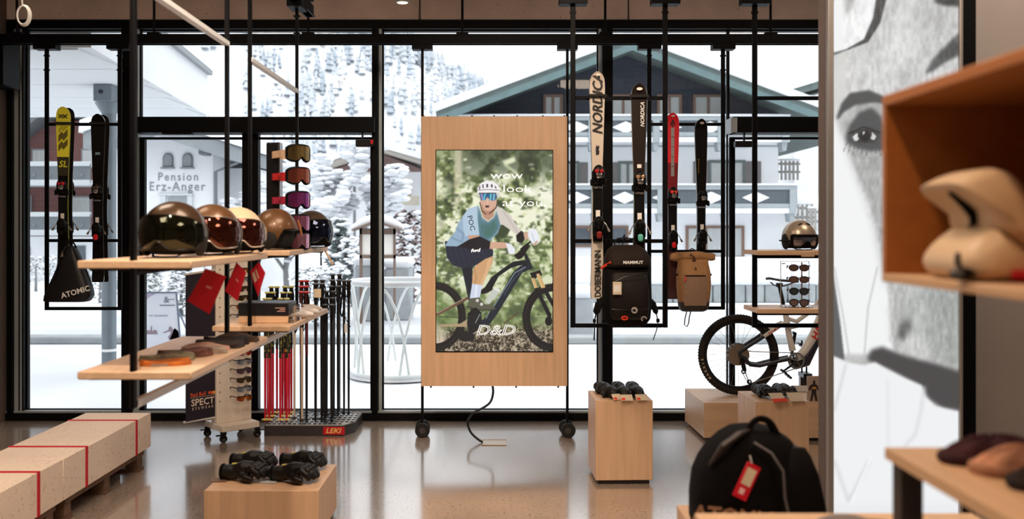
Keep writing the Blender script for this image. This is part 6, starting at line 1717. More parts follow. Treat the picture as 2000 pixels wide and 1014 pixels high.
def add_pole(kind, px, ytop, y, lab, scale_h=None):
    z = .09; base = protos[kind]
    hgt = Z(ytop, y) - z
    o = base if kind not in used else copy_tree(base)
    used.add(kind)
    h0 = {'red': 1.19, 'maroon': 1.21, 'white': 1.0, 'black': 1.2}[kind]
    o.location = (X(px, y), y, z); o.scale = (1, 1, hgt / h0)
    o.rotation_euler = (0, 0, rr_.uniform(-.6, .6)); o['label'] = lab
    PL.append(o); return o
side = {0: 'left one', 1: 'right one'}
rows3 = ('front row', 'middle row', 'back row')
for ci, (pairs, cn_) in enumerate(((((518, 526, 582, 7.84), (523, 533, 570, 7.98), (530, 541, 559, 8.12)), 'left cluster'), (((547.5, 560, 582, 7.84), (552, 564.5, 570, 7.98), (556.5, 569, 558.5, 8.12)), 'right cluster'))):
    for ri, (pa, pb, yt, y) in enumerate(pairs):
        for k, p in enumerate((pa, pb)):
            add_pole('red', p, yt, y, 'red ski pole with yellow cap, %s, %s, %s' % (cn_, rows3[ri], side[k]))
for ri, (pa, pb, yt, y) in enumerate(((588, 599, 569, 7.84), (588.5, 598.5, 558, 7.98), (589, 599, 547, 8.12))):
    for k, p in enumerate((pa, pb)):
        add_pole('maroon', p, yt, y, 'dark ski pole with red capped grip, %s, %s' % (rows3[ri], side[k]))
add_pole('white', 575, 612, 7.90, 'cream shafted ski pole beside the red poles')
add_pole('white', 590, 606, 7.80, 'cream shafted ski pole in front of the red capped poles')
for ri, (pa, pb, yt, y, nm) in enumerate(((616, 628, 553, 7.86, 'tagged cluster, front row'), (617, 630, 546, 8.05, 'tagged cluster, back row'), (634, 648, 594, 7.84, 'tall cluster, first row from the front'), (636, 650, 581, 7.94, 'tall cluster, second row from the front'), (638, 652, 568, 8.03, 'tall cluster, third row from the front'), (647, 660, 558, 8.1, 'tall cluster, fourth row from the front'), (649, 662, 546, 8.18, 'tall cluster, fifth row from the front'), (650, 663, 535, 8.26, 'tall cluster, rearmost row'), (672, 681, 547, 8.12, 'lone pair at the right end with hanging straps'))):
    for k, p in enumerate((pa, pb)):
        add_pole('black', p, yt, y, 'black ski pole, %s of the %s' % (side[k], nm))
# card on a pole and the long straps of the last pair
MB().box(X(610, 7.80), X(624, 7.80), 7.815, 7.819, Z(581, 7.81), Z(564, 7.81)).build('swing_card', CARD, PL[20], loc=PL[20].location).matrix_parent_inverse = Matrix.Identity(4)
for o in list(PL[20].children):
    if o.name.startswith('swing_card'):
        o.location = (0, 0, 0)
lastp = PL[-2]
m = MB(); m.tube([(.0, -.01, 1.14), (-.03, -.03, 1.05), (-.045, -.03, .93), (-.03, -.03, .88), (-.01, -.03, .95), (.0, -.012, 1.12)], .011, 8, flat=.4)
m.build('long_strap', STRAP, lastp, loc=(0, 0, 0)).location = (0, 0, 0)
m = MB(); m.tube([(.0, -.02, .88), (.03, -.03, .82), (.05, -.03, .79)], .008, 6, flat=.4); m.build('long_strap', STRAP, lastp, loc=(0, 0, 0))
m = MB(); m.box(-.012, .012, -.032, -.030, .74, .82, mat=RZ(.2)); m.build('swing_card', PAPER, lastp, loc=(0, 0, 0))

# ================================================================ bench of pale speckled blocks on pallets
BL = M('pale_speckled_block', (232, 212, 194), .6, var=.05, ns=3, speck=[((212, 184, 160), 40, .64), ((150, 116, 92), 95, .70), ((96, 78, 66), 120, .73)], bump=.06, bs=40)
bx0, bx1, zb0, zb1 = -3.05, -2.57, .145, .392
PAL = M('pallet_timber', (104, 78, 60), .8, var=.2, ns=3, stretch=(1, 6, 6))
for k, (ya, yb, lab) in enumerate(((5.435, 6.80, 'pale speckled bench block at the window end, bound with two red straps'), (4.06, 5.43, 'pale speckled bench block in the middle of the row, one red strap in view'), (2.68, 4.055, 'pale speckled bench block nearest the camera'))):
    t = thing('bench_block', lab, 'bench', ((bx0 + bx1) / 2, (ya + yb) / 2, zb0), 'row of bench blocks')
    MB().box(bx0, bx1, ya, yb, zb0, zb1, b=.003).build('block', BL, t)
    straps = ((6.53, 5.74), (5.14, 4.4), (3.8, 3.0))[k]
    for y in straps:
        m = MB(); w = .016; e = .003
        m.box(bx0 - e, bx1 + e, y - w, y + w, zb1, zb1 + e); m.box(bx1, bx1 + e, y - w, y + w, zb0 - e, zb1); m.box(bx0 - e, bx0, y - w, y + w, zb0 - e, zb1); m.box(bx0 - e, bx1 + e, y - w, y + w, zb0 - e, zb0)
        m.build('red_strap', M('red_strap_webbing', (196, 20, 38), .6, bump=.1, ns=200), t)
for k, (ya, yb, lab) in enumerate(((5.50, 6.72, 'dark timber pallet under the window end of the bench'), (4.14, 5.38, 'dark timber pallet under the middle of the bench'), (2.8, 4.0, 'dark timber pallet under the near end of the bench'))):
    t = thing('pallet', lab, 'pallet', ((bx0 + bx1) / 2, (ya + yb) / 2, 0), 'pallets under the bench')
    for y in (ya, (ya + yb) / 2 - .05, yb - .1):
        MB().box(bx0 + .03, bx1 - .02, y, y + .1, 0, .02, b=.002).build('foot_board', PAL, t)
        for x in (bx0 + .03, (bx0 + bx1) / 2 - .04, bx1 - .12):
            MB().box(x, x + .09, y + .005, y + .095, .02, .105, b=.003).build('spacer_block', PAL, t)
    for k2 in range(4):
        x = bx0 + .03 + k2 * .112
        MB().box(x, x + .095, ya, yb, .105, .1435, b=.002).build('deck_board', PAL, t)

# ================================================================ maple display boxes
def pedestal(label, x0, x1, y0, y1, z, plinth=.03, rz=0.0, inset=.02):
    c = ((x0 + x1) / 2, (y0 + y1) / 2)
    t = thing('display_plinth', label, 'plinth', (c[0], c[1], 0))
    t.rotation_euler = (0, 0, rz)
    m = MB().box(x0, x1, y0, y1, plinth, z, b=.0025); m.build('box', MAPLE_Z, t)
    MB().box(x0 + inset, x1 - inset, y0 + inset, y1 - inset, 0, plinth).build('shadow_plinth', M('dark_plinth', (40, 30, 26), .7), t)
    return t
pA = pedestal('low wide maple box in front with four black gloves on top', -1.635, -1.0, 5.10, 5.67, .30)
pB = pedestal('maple plinth carrying mittens with cards, right of the screen display', .652, 1.045, 6.30, 6.70, .575, rz=.03)
pC = pedestal('maple plinth behind the black bag, carrying two gloves', 1.752, 2.125, 6.33, 6.75, .563, rz=.03)
pD = thing('bike_podium', 'long low maple podium under the mountain bike', 'podium', (2.7, 7.9, 0))
ya, yb = 7.58, 8.26
xl_ = X(1375, ya)
m = MB(); m.loft([[(xl_, ya, .03), (xl_ + 2.3, ya, .03), (xl_ + 2.3, yb, .03), (xl_ - .02, yb, .03)], [(xl_, ya, .318), (xl_ + 2.3, ya, .318), (xl_ + 2.3, yb, .318), (xl_ - .02, yb, .318)]])
m.build('box', MAPLE_X, pD, smooth=0)
MB().box(xl_ + .03, xl_ + 2.27, ya + .03, yb - .03, 0, .03).build('shadow_plinth', M('dark_plinth', (40, 30, 26), .7), pD)
pE = pedestal('maple plinth hidden behind the near table, carrying the black bag', .62, 1.03, 2.72, 3.22, .785)

# ---- gloves
GLM = M('black_padded_nylon', (15, 12, 12), .42, var=.2, ns=30, bump=.2, bs=160, spec=.35)
GLM2 = M('black_leather_glove', (15, 13, 14), .5, spec=.35, var=.2, ns=24, bump=.2, bs=120)
def glove(label, cat='glove', stripe=YCAP, tagcol=None, mat=GLM, mirror=1, group=None, mitten=False, name='ski_glove'):
    """lies along +X: cuff at -X, fingers at +X curling down; back of the hand upwards"""
    t = thing(name, label, cat, (0, 0, 0), group)
    m = MB()
    m.tube([(-.13, 0, .036), (-.09, 0, .036), (-.05, 0, .038)], [.034, .038, .036], 12, flat=.95)
    m.tube([(-.06, 0, .040), (-.02, 0, .048), (.03, 0, .046)], [.034, .042, .040], 12, flat=1.05)
    if mitten:
        m.tube([(.0, 0, .045), (.05, 0, .048), (.10, 0, .038), (.13, 0, .022)], [.044, .047, .040, .022], 12)
    else:
        for k in range(4):
            y = (-.039 + .026 * k) * mirror; L = (.078, .098, .104, .092)[k]
            m.tube([(.015, y * .9, .052), (.015 + L * .35, y * 1.05, .062), (.015 + L * .72, y * 1.1, .044), (.015 + L * .92, y * 1.1, .020)], [.0165, .0175, .0165, .012], 10)
    m.tube([(-.03, -.03 * mirror, .03), (.015, -.058 * mirror, .026), (.055, -.062 * mirror, .018)], [.017, .017, .013], 10)
    m.build('shell', mat, t, fuse=.0042, smooth=180)
    q = MB(); 
    for k in range(3): q.tube([(.018 + .0 * k, -.03, .0), (.0, 0, 0)], .001, 4) if False else None
    if not mitten:
        for k in range(4):
            y = (-.036 + .024 * k) * mirror
            for f in (.2, .5):
                q.ell((.02 + .1 * f, y * 1.12, .070 - .03 * f * f), (.017, .0125, .012), 10, 6)
        q.build('knuckle_pads', mat, t)
    MB().box(-.075, -.015, -.006, .006, .077, .084, b=.002, mat=RY(-.10)).build('wrist_stripe', stripe, t) if stripe else None
    c = MB(); c.tube([(-.138, 0, .036), (-.128, 0, .036)], [.036, .037], 14); c.build('cuff_edge', BLACKG, t)
    if tagcol:
        MB().box(-.18, -.10, -.034, .034, .001, .004, mat=RZ(.15)).build('hang_card', tagcol, t)
    return t
gp = [('black padded ski glove at the back left of the low box', 500, 912, 5.56, -.16, None), ('black padded ski glove at the back right of the low box', 597, 912, 5.56, -.22, None), ('black padded ski glove at the front left of the low box, card under its cuff', 483, 930, 5.31, -.14, M('brown_card', (120, 92, 80), .6)), ('black padded ski glove at the front right of the low box', 580, 932, 5.28, -.16, M('blue_white_card', (190, 196, 200), .6))]
for lab, px, py, y, rz, tg in gp:
    g = glove(lab, 'glove', YCAP, tg, GLM, 1, 'ski gloves on the low box'); g.scale = (1.12, 1.2, 1.25); place(g, (X(px, y), y, .301), rz)
tg = thing('paper_label', 'small paper label standing between the gloves on the low box', 'label', (X(527, 5.35), 5.35, .301))
MB().box(X(518, 5.35), X(534, 5.35), 5.35, 5.353, .301, .345, mat=T(X(526, 5.35), 5.35, .3) @ RX(-.5) @ RY(.5) @ T(-X(526, 5.35), -5.35, -.3)).build('card', CARD, tg)
MT = [('front left', 1189, 6.44, -1.5 + .3), ('front middle', 1216, 6.42, -1.5), ('front right', 1243, 6.43, -1.45), ('back left', 1178, 6.58, -1.3), ('back middle', 1208, 6.60, -1.5), ('back right', 1236, 6.60, -1.5)]
for k, (nm, px, y, rz) in enumerate(MT):
    g = glove('black mitten with a beige card, %s on the tall plinth' % nm, 'mitten', None, None, GLM2, 1, 'mittens on the tall plinth', True, 'mitten')
    if k < 3:
        cm = T(.165, 0, .024) @ RY(.62)
        MB().box(-.032, .032, -.046, .046, -.001, .001, mat=cm).build('hang_card', CARD, g, loc=(0, 0, 0))
        MB().box(.004, .028, -.040, -.012, .001, .0018, mat=cm).build('red_mark', ORANGE, g, loc=(0, 0, 0))
    g.scale = (.8, .9, .9); place(g, (X(px, y), y, .576), rz)
for nm, px, y, rz, cc in (('with orange edged card, left on the plinth', 1494, 6.50, -1.35, ORANGE), ('with grey pattern and beige card, right on the plinth', 1532, 6.52, -1.45, None)):
    g = glove('dark glove %s behind the bag' % nm, 'glove', None, None, GLM2 if cc else M('grey_patterned_glove', (44, 44, 48), .6, col2=(120, 122, 128), var=.2, ns=30, ramp=(.5, .7)), 1, 'gloves behind the bag', False)
    cm = T(.175, 0, .026) @ RY(.55)
    MB().box(-.045, .045, -.05, .05, -.001, .001, mat=cm).build('hang_card', CARD, g, loc=(0, 0, 0))
    if cc: MB().box(.018, .048, -.053, .053, .001, .006, mat=cm).build('orange_edge', ORANGE, g, loc=(0, 0, 0))
    place(g, (X(px, y), y, .566), rz)

# framed photo of riders standing on the podium
pf = thing('photo_panel', 'small photo panel of two standing riders on the bike podium', 'photo', (X(1600, 7.66), 7.66, .318))
fx0, fx1 = X(1577, 7.66), X(1640, 7.66)
MB().box(fx0, fx1, 7.66, 7.68, .318, Z(735, 7.66), b=.002).build('panel', M('grey_brown_photo', (176, 156, 142), .5, var=.2, ns=4), pf)
m = MB()
for px in (1590, 1611):
    f = lambda dx, py: (X(px + dx, 7.66), Z(py, 7.66))
    m.prism([f(-2.5, 745), f(-2.5, 750), f(-8, 753), f(-11, 760), f(-9, 764), f(-5, 759), f(-5, 768), f(-8, 784), f(-4, 784), f(-1, 770), f(3, 784), f(7, 784), f(4, 768), f(4, 759), f(8, 764), f(10, 760), f(7, 753), f(2.5, 750), f(2.5, 745), f(0, 742)], .0008, mat=T(0, 7.6595, 0) @ FRONT)
m.build('rider_print', M('dark_rider_print', (52, 40, 38), .5), pf)
m = MB()
for px in (1590, 1611): m.box(X(px - 4, 7.66), X(px + 4, 7.66), 7.6580, 7.6586, Z(760, 7.66), Z(756, 7.66))
m.build('chest_print', M('gold_chest_print', (206, 150, 70), .5), pf)
lc = thing('info_card', 'pale card with faint print standing on the plinth beside the gloves', 'card', (X(1561, 6.7), 6.70, .566))
MB().box(X(1549, 6.7), X(1578, 6.7), 6.70, 6.703, .566, .61, mat=T(0, 6.7, .566) @ RX(-.3) @ T(0, -6.7, -.566)).build('card', PAPER, lc)
# ================================================================ mountain bike on the podium
YB = 7.92
bx_ = lambda p: X(p, 7.75)
bz_ = lambda p: Z(p, 7.75)
bk = thing('mountain_bike', 'white full suspension mountain bike with red lettering on the podium', 'bicycle', (bx_(1560), YB, .318))
def B2(px, py, dy=0.0):      # measured off the photograph at the wheel plane, then laid out in the bike's own plane
    return Vector((bx_(px) * YB / 7.75, YB + dy, .668 + (698 - py) * SK * YB / 7.75))
TYREM = M('tyre_rubber', (34, 28, 26), .8, var=.15, ns=60)
RIMM = M('black_rim', (24, 24, 26), .4)
WHITEF = M('white_bike_paint', (222, 218, 212), .3, var=.02, ns=5, coat=.4)
NAVYF = M('navy_bike_paint', (36, 38, 50), .3, coat=.4)
RW = B2(1442, 698); Rr = .347
def bike_wheel(c, name):
    t = MB(); n = 72
    t.tube([(c.x + (Rr - .03) * math.cos(2 * PI * k / n), c.y, c.z + (Rr - .03) * math.sin(2 * PI * k / n)) for k in range(n)], .027, 12, closed=True)
    w = t.build(name, TYREM, bk)
    kn = MB()
    for k in range(84):
        a = 2 * PI * k / 84
        for s, off in ((-1, 0), (1, .5), (0, .25)):
            aa = a + off * 2 * PI / 84
            mt = T(c.x, c.y, c.z) @ RY(-aa) @ T(Rr - .004 - (.006 if s else 0), s * .017, 0)
            kn.box(-.004, .004, -.0065, .0065, -.008, .008, mat=mt)
    kn.build('tyre_knobs', TYREM, w)['kind'] = 'stuff'
    r = MB(); r.loft([[(c.x + q * math.cos(2 * PI * k / n), c.y + d, c.z + q * math.sin(2 * PI * k / n)) for k in range(n)] for q, d in ((Rr - .056, -.012), (Rr - .056, .012), (Rr - .076, .008), (Rr - .076, -.008))], cap=False, closed=True)
    r.build('rim', RIMM, w)
    sp = MB()
    for k in range(28):
        a = 2 * PI * k / 28; b = a + (.55 if k % 2 else -.55); s = .022 if k % 4 < 2 else -.022
        sp.cyl((c.x + .022 * math.cos(b), c.y + s, c.z + .022 * math.sin(b)), (c.x + (Rr - .07) * math.cos(a), c.y, c.z + (Rr - .07) * math.sin(a)), .0013, 4)
    sp.build('spokes', M('steel_spoke', (110, 112, 114), .3, .8), w)
    h = MB(); h.rev([(.001, -.06), (.012, -.058), (.012, -.03), (.026, -.026), (.026, -.018), (.015, -.01), (.015, .01), (.026, .018), (.026, .026), (.012, .03), (.012, .06), (.001, .062)], 18, mat=T(c.x, c.y, c.z) @ RX(PI / 2)); h.build('hub', BLACKG, w)
    d = MB(); d.loft([[(c.x + q * math.cos(2 * PI * k / 36), c.y + e, c.z + q * math.sin(2 * PI * k / 36)) for k in range(36)] for q, e in ((.098, .030), (.098, .032), (.075, .032), (.075, .030))], cap=False, closed=True); d.build('brake_disc', CHROME, w)
    return w
rw = bike_wheel(RW, 'rear_wheel')
FW = RW + Vector((1.21, 0, 0))
fw = bike_wheel(FW, 'front_wheel')
def arc_text(word, r, a0, da, size, par):
    m = MB()
    for k, ch_ in enumerate(word):
        a = a0 - da * k
        m.text(ch_, size, T(RW.x + r * math.cos(a), RW.y - .0285, RW.z + r * math.sin(a)) @ FRONT @ RZ(a + PI / 2 if False else a - PI / 2), bold=.02)
    return m
m = MB()
for k, c_ in enumerate('MAXXIS'):
    a = math.radians(218 - 6.2 * k); r = Rr - .030
    m.text(c_, .030, T(RW.x + r * math.cos(a), RW.y - .0282, RW.z + r * math.sin(a)) @ FRONT @ RZ(a - PI / 2), bold=.02)
for k, c_ in enumerate('MINION'):
    a = math.radians(38 - 6.2 * k); r = Rr - .030
    if k < 0: continue
m.build('tyre_lettering', M('tyre_print', (206, 190, 160), .6), rw, smooth=0)
# cassette, derailleur, chain
cs = MB()
for k in range(9):
    q = .088 - .0075 * k; e = -.024 - .0042 * k; n = 44
    cs.loft([[(RW.x + (qq + (.0025 if j % 2 else 0)) * math.cos(2 * PI * j / n), RW.y + ee, RW.z + (qq + (.0025 if j % 2 else 0)) * math.sin(2 * PI * j / n)) for j in range(n)] for qq, ee in ((q, e), (q, e - .0018), (q - .014, e - .0018), (q - .014, e))], cap=False, closed=True)
cs.build('cassette', M('cassette_metal', (178, 160, 138), .3, .85), bk)
m = MB()
for k in range(7):
    a = 2 * PI * k / 7; m.tube([(RW.x + .02 * math.cos(a), RW.y - .028, RW.z + .02 * math.sin(a)), (RW.x + .08 * math.cos(a + .35), RW.y - .027, RW.z + .08 * math.sin(a + .35))], .004, 5)
m.build('cassette_spider', M('cassette_black', (40, 36, 32), .4, .6), bk)
d = MB()
d.tube([B2(1445, 703, -.06), B2(1449, 722, -.065), B2(1451, 728, -.065)], [.016, .020, .014], 10)
d.tube([B2(1451, 726, -.06), B2(1456, 742, -.06), B2(1460, 750, -.06)], [.009, .008, .008], 8, flat=.5)
d.tube([B2(1447, 730, -.05), B2(1453, 744, -.05), B2(1460, 751, -.05)], [.006, .006, .006], 8, flat=.5)
do = d.build('derailleur', BLACKG, bk)
for p in ((1449, 729), (1460, 749)):
    c = B2(p[0], p[1], -.055); m = MB(); m.loft([[(c.x + q * math.cos(2 * PI * k / 18), c.y + e, c.z + q * math.sin(2 * PI * k / 18)) for k in range(18)] for q, e in ((.021, -.004), (.021, .004), (.010, .004), (.010, -.004))], cap=False, closed=True); m.build('jockey_wheel', BLACKG, do)
CR = B2(1551, 708, -.055)
ch_ = MB()
ch_.tube([(RW.x + .05, RW.y - .05, RW.z + .036), (CR.x - .02, CR.y, CR.z + .066)], .0045, 6); ch_.tube([B2(1463, 752, -.055), (CR.x - .01, CR.y, CR.z - .068)], .0045, 6)
ch_.build('chain', M('chain_steel', (104, 98, 92), .35, .8), bk)
cr = MB(); n = 40
cr.loft([[(CR.x + (q + (.003 if j % 2 else 0)) * math.cos(2 * PI * j / n), CR.y + e, CR.z + (q + (.003 if j % 2 else 0)) * math.sin(2 * PI * j / n)) for j in range(n)] for q, e in ((.070, -.003), (.070, .003), (.056, .003), (.056, -.003))], cap=False, closed=True)
for k in range(5):
    a = 2 * PI * k / 5 + .3; cr.tube([(CR.x, CR.y - .004, CR.z), (CR.x + .06 * math.cos(a), CR.y - .004, CR.z + .06 * math.sin(a))], [.012, .007], 8, flat=.5)
cro = cr.build('chainring', M('silver_chainring', (160, 158, 154), .3, .8), bk)
ck = MB(); ck.tube([(CR.x, CR.y - .03, CR.z), B2(1524, 727, -.09)], [.018, .013], 10, flat=.6); ck.tube([(CR.x, CR.y + .16, CR.z), B2(1580, 690, .11)], [.018, .013], 10, flat=.6); ck.build('crank_arm', BLACKG, bk)
pe = MB()
for px, py, dy in ((1526, 731, -.13), (1578, 687, .15)):
    p = B2(px, py, dy); mm = T(p.x, p.y, p.z) @ RY(.75)
    pe.box(-.05, .05, -.045, .045, -.008, .008, b=.004, mat=mm)
    for a in (-.04, -.015, .015, .04):
        for b_ in (-.035, .035): pe.cyl(mm @ Vector((a, b_, -.014)), mm @ Vector((a, b_, .014)), .003, 5)
pe.build('pedal', BLACKG, bk)
# frame
def ftube(pts, rs, name, mat, n=14, flat=1.0): return MB().tube([B2(*p) for p in pts], rs, n, flat=flat).build(name, mat, bk)
ftube([(1532, 606), (1535, 622), (1541, 660), (1548, 690)], [.020, .026, .026, .030], 'seat_tube', WHITEF)
ftube([(1540, 628), (1556, 633), (1580, 616), (1612, 580), (1650, 548), (1672, 536)], [.018, .020, .018, .018, .024, .028], 'top_tube', WHITEF)
dt = ftube([(1558, 706), (1572, 690), (1590, 660), (1612, 606), (1650, 552), (1670, 542)], [.036, .040, .044, .044, .042, .034], 'down_tube', WHITEF)
ftube([(1544, 706), (1556, 716), (1572, 712), (1594, 672), (1608, 640)], [.03, .05, .05, .036, .02], 'motor_cover', NAVYF)
ftube([(1548, 655), (1553, 655), (1546, 700)], [.015, .014, .014], 'shock', BLACKG)
for s in (-.055, .055):
    ftube([(1440, 698, s), (1452, 704, s), (1462, 716, s), (1480, 718, s), (1512, 710, s * .9), (1542, 704, s * .7)], [.020, .018, .017, .016, .017, .020], 'chain_stay', NAVYF, 12)
    ftube([(1438, 694, s), (1456, 682, s), (1478, 668, s), (1490, 660, s)], [.018, .015, .015, .016], 'seat_stay_lower', NAVYF, 12)
    so = ftube([(1488, 661, s), (1508, 648, s), (1528, 636, s * .8), (1545, 640, s * .6)], [.017, .018, .016, .014], 'seat_stay', WHITEF, 12)
    ftube([(1524, 638, s * .7), (1540, 645, s * .7), (1556, 642, s * .6)], [.012, .014, .012], 'rocker_link', WHITEF, 10)
m = MB(); p = B2(1508, 648, -.075); m.text('ALLMTN', .034, T(p.x, p.y, p.z) @ FRONT @ RZ(math.radians(31)), bold=.02, wide=1.0); m.build('stay_lettering', M('rose_bike_print', (216, 120, 96), .4), bk, smooth=0)
ft_ = MB(); p = B2(1601, 635, -.046); ft_.text('HAIBIKE', .085, T(p.x, p.y, p.z) @ FRONT @ RZ(math.radians(66)), align='CENTER', bold=.025, shear=.15); ft_.build('frame_lettering', M('red_bike_print', (214, 40, 44), .4), dt, smooth=0)
ftube([(1531, 608), (1529, 595), (1523, 567), (1521, 562)], [.0165, .0165, .0165, .014], 'seat_post', BLACKG, 12)
sd = MB()
rings = []
for q, hw, z in ((0, .030, .012), (.08, .062, .016), (.2, .070, .010), (.4, .045, .0), (.65, .026, -.006), (.9, .020, -.008), (1.0, .008, -.012)):
    c = B2(1497, 553); L = .275
    rings.append([(c.x + L * q, YB + hw * math.cos(a), c.z + z + .014 * math.sin(a) * (1 if math.sin(a) > 0 else .6)) for a in [2 * PI * k / 14 for k in range(14)]])
sd.loft(rings); so = sd.build('saddle', M('brown_black_saddle', (44, 34, 32), .5, var=.1, ns=20), bk)
m = MB()
for s in (-.02, .02): m.tube([B2(1505, 556, s), B2(1512, 563, s), B2(1530, 564, s), B2(1548, 558, s)], .0035, 6)
m.tube([B2(1516, 562), B2(1528, 562)], [.018, .018], 8); m.build('saddle_rails', STEELD, so)
# front end (behind the light box from here)
hd = B2(1672, 538)
ax = (Vector((FW.x, YB, FW.z)) - hd).normalized()
MB().tube([hd - ax * .06, hd + ax * .10], .030, 14).build('head_tube', WHITEF, bk)
m = MB()
for s in (-.062, .062):
    m.tube([hd + ax * .12 + Vector((0, s, 0)), hd + ax * .34 + Vector((0, s, 0))], .017, 12)
m.build('fork_stanchions', CHROME, bk)
m = MB(); m.tube([hd + ax * .12 + Vector((0, -.075, 0)), hd + ax * .11, hd + ax * .12 + Vector((0, .075, 0))], [.024, .03, .024], 12)
e = Vector((FW.x, YB, FW.z))
for s in (-.062, .062): m.tube([hd + ax * .32 + Vector((0, s, 0)), e + Vector((0, s, 0))], [.024, .022], 12)
m.build('fork', BLACKG, bk)
st_ = hd - ax * .10
MB().tube([hd - ax * .05, st_, st_ + Vector((.05, 0, .02))], [.022, .022, .02], 10).build('stem', BLACKG, bk)
hb = st_ + Vector((.05, 0, .02))
m = MB(); m.tube([hb + Vector((-.05, -.24, .03)), hb + Vector((-.02, -.16, .025)), hb + Vector((0, -.05, 0)), hb + Vector((0, .05, 0)), hb + Vector((-.02, .16, .025)), hb + Vector((-.05, .24, .03))], .012, 10); m.build('handlebar', BLACKG, bk)
m = MB()
for s in (-1, 1): m.tube([hb + Vector((-.028, s * .19, .027)), hb + Vector((-.052, s * .25, .03))], .017, 12)
m.build('grips', RUBBER, bk)
# dark stand behind the bike
bs = thing('bike_stand', 'dark steel post holding the bike upright behind its crank', 'stand', (X(1568, 8.18), 8.18, .318))
m = MB(); m.box(X(1562, 8.18), X(1574.5, 8.18), 8.16, 8.21, .318, Z(728, 8.18)); m.build('post', NAVYF, bs)
m = MB()
for px in (1564, 1573): m.cyl((X(px, 8.18), 8.15, Z(730, 8.18)), (X(px, 8.18), 8.15, Z(664, 8.18)), .008, 8)
m.box(X(1560, 8.18), X(1577, 8.18), 8.05, 8.2, Z(734, 8.18), Z(726, 8.18)); m.build('fork_prongs', STEELD, bs)
MB().box(X(1550, 8.18), X(1590, 8.18), 8.08, 8.24, .318, .328, b=.002).build('base_plate', STEELD, bs)

# ================================================================ sunglasses on the right hand shelf
zs_ = Z(612, Y2) + .043
ac = thing('acrylic_display', 'clear acrylic panel stand behind four sunglasses on the lower shelf', 'display', (X(1553, 6.22), 6.22, zs_))
MB().box(X(1525, 6.22), X(1581, 6.22), 6.225, 6.229, zs_, Z(510, 6.22)).build('back_sheet', ACRYLIC, ac)
MB().box(X(1545, 6.22), X(1565, 6.22), 6.195, 6.225, zs_, Z(512, 6.22)).build('nose_bar', ACRYLIC, ac)
MB().box(X(1525, 6.22), X(1581, 6.22), 6.15, 6.26, zs_, zs_ + .004).build('base_sheet', ACRYLIC, ac)
m = MB()
for a, b in ((1525, 1525.7), (1580.4, 1581)): m.box(X(a, 6.22), X(b, 6.22), 6.222, 6.231, zs_, Z(510, 6.22))
m.box(X(1525, 6.22), X(1581, 6.22), 6.222, 6.231, Z(510.8, 6.22), Z(510, 6.22)); m.build('polished_edge', M('polished_edge_white', (232, 236, 238), .2), ac)
m = MB(); m.box(X(1527, 6.22), X(1534, 6.22), 6.2235, 6.2245, Z(516, 6.22), Z(514, 6.22)); m.build('small_print', LETW, ac)
HAV = M('tortoise_frame', (58, 22, 18), .25, col2=(110, 50, 34), var=.2, ns=60)
for k, (py, fr_m, lm, lab, sq) in enumerate(((523, HAV, lens_m('rose_gold_lens', (120, 84, 70), (220, 180, 150)), 'tortoise brown sunglasses at the top of the acrylic panel', 1), (546, HAV, lens_m('rose_gold_lens', (120, 84, 70), (220, 180, 150)), 'red brown sunglasses second from the top on the acrylic panel', 1), (569, BF, M('grey_lens', (70, 80, 84), .1, .3), 'black sunglasses with grey round lenses on the acrylic panel', 0), (591, BF, lens_m('pink_gold_lens', (150, 120, 112), (226, 190, 170)), 'black sunglasses with pinkish round lenses lowest on the panel', 0))):
    s = shades(lab, fr_m, lm, False, .138, 'sunglasses on the acrylic panel')
    if sq: s.scale = (1.04, 1, .92)
    place(s, (X(1561, 6.18), 6.185, Z(py, 6.18)), -.22)

# ================================================================ right foreground: cube shelf, plank shelf, near table and bag
XO = .797
FGW = M('warm_maple_cube', (176, 112, 58), .5, var=.08, ns=3, stretch=(9, .6, 9), detail=6)
FGP = M('pale_maple_edge', (206, 170, 134), .5, var=.06, ns=3, stretch=(9, .6, 9), detail=6)
cu = thing('cube_shelf', 'open maple cube shelf high on the right holding a pale helmet', 'shelf', (XO + .2, 1.62, 1.634))
c0, c1, y0, y1, q0, q1 = XO, XO + .40, 1.30, 1.92, 1.640, 2.026
MB().box(c0, c1, y0, y1, q1 - .022, q1, b=.002).build('top_panel', FGW, cu)
MB().box(c0, c1, y0, y1, q0, q0 + .018, b=.002).build('bottom_panel', FGP, cu)
MB().box(c0 + .001, c1, y1 - .018, y1 - .0005, q0 + .018, q1 - .022).build('side_panel', FGW, cu)
MB().box(c0 + .001, c1, y0 + .0005, y0 + .018, q0 + .018, q1 - .022).build('side_panel', FGW, cu)
MB().box(c1 - .014, c1, y0 + .018, y1 - .018, q0 + .018, q1 - .022).build('back_panel', M('reddish_back_panel', (84, 38, 28), .6, var=.08, ns=3), cu)
for y in (1.36, 1.8):
    MB().box(c1 - .002, c1 + .03, y - .02, y + .02, 0, 2.5).build('upright', BLACK, cu)
ps = thing('plank_shelf', 'maple plank shelf on a dark post, low on the right', 'shelf', (XO + .2, 1.6, 0))
zp = 1.298
m = MB(); m.loft([[(XO, 1.905, zp - .022), (XO + .385, 1.905, zp - .022), (XO + .385, 1.02, zp - .022), (XO - .004, 1.02, zp - .022)], [(XO, 1.905, zp), (XO + .385, 1.905, zp), (XO + .385, 1.02, zp), (XO - .004, 1.02, zp)]])
m.build('plank', FGP, ps, smooth=0)
MB().box(XO + .012, XO + .056, 1.855, 1.895, 0, zp - .022).build('post', M('dark_brown_grey_post', (58, 50, 50), .5, var=.05), ps)
MB().box(XO + .34, XO + .38, 1.05, 1.09, 0, zp - .022).build('post', M('dark_brown_grey_post', (58, 50, 50), .5, var=.05), ps)
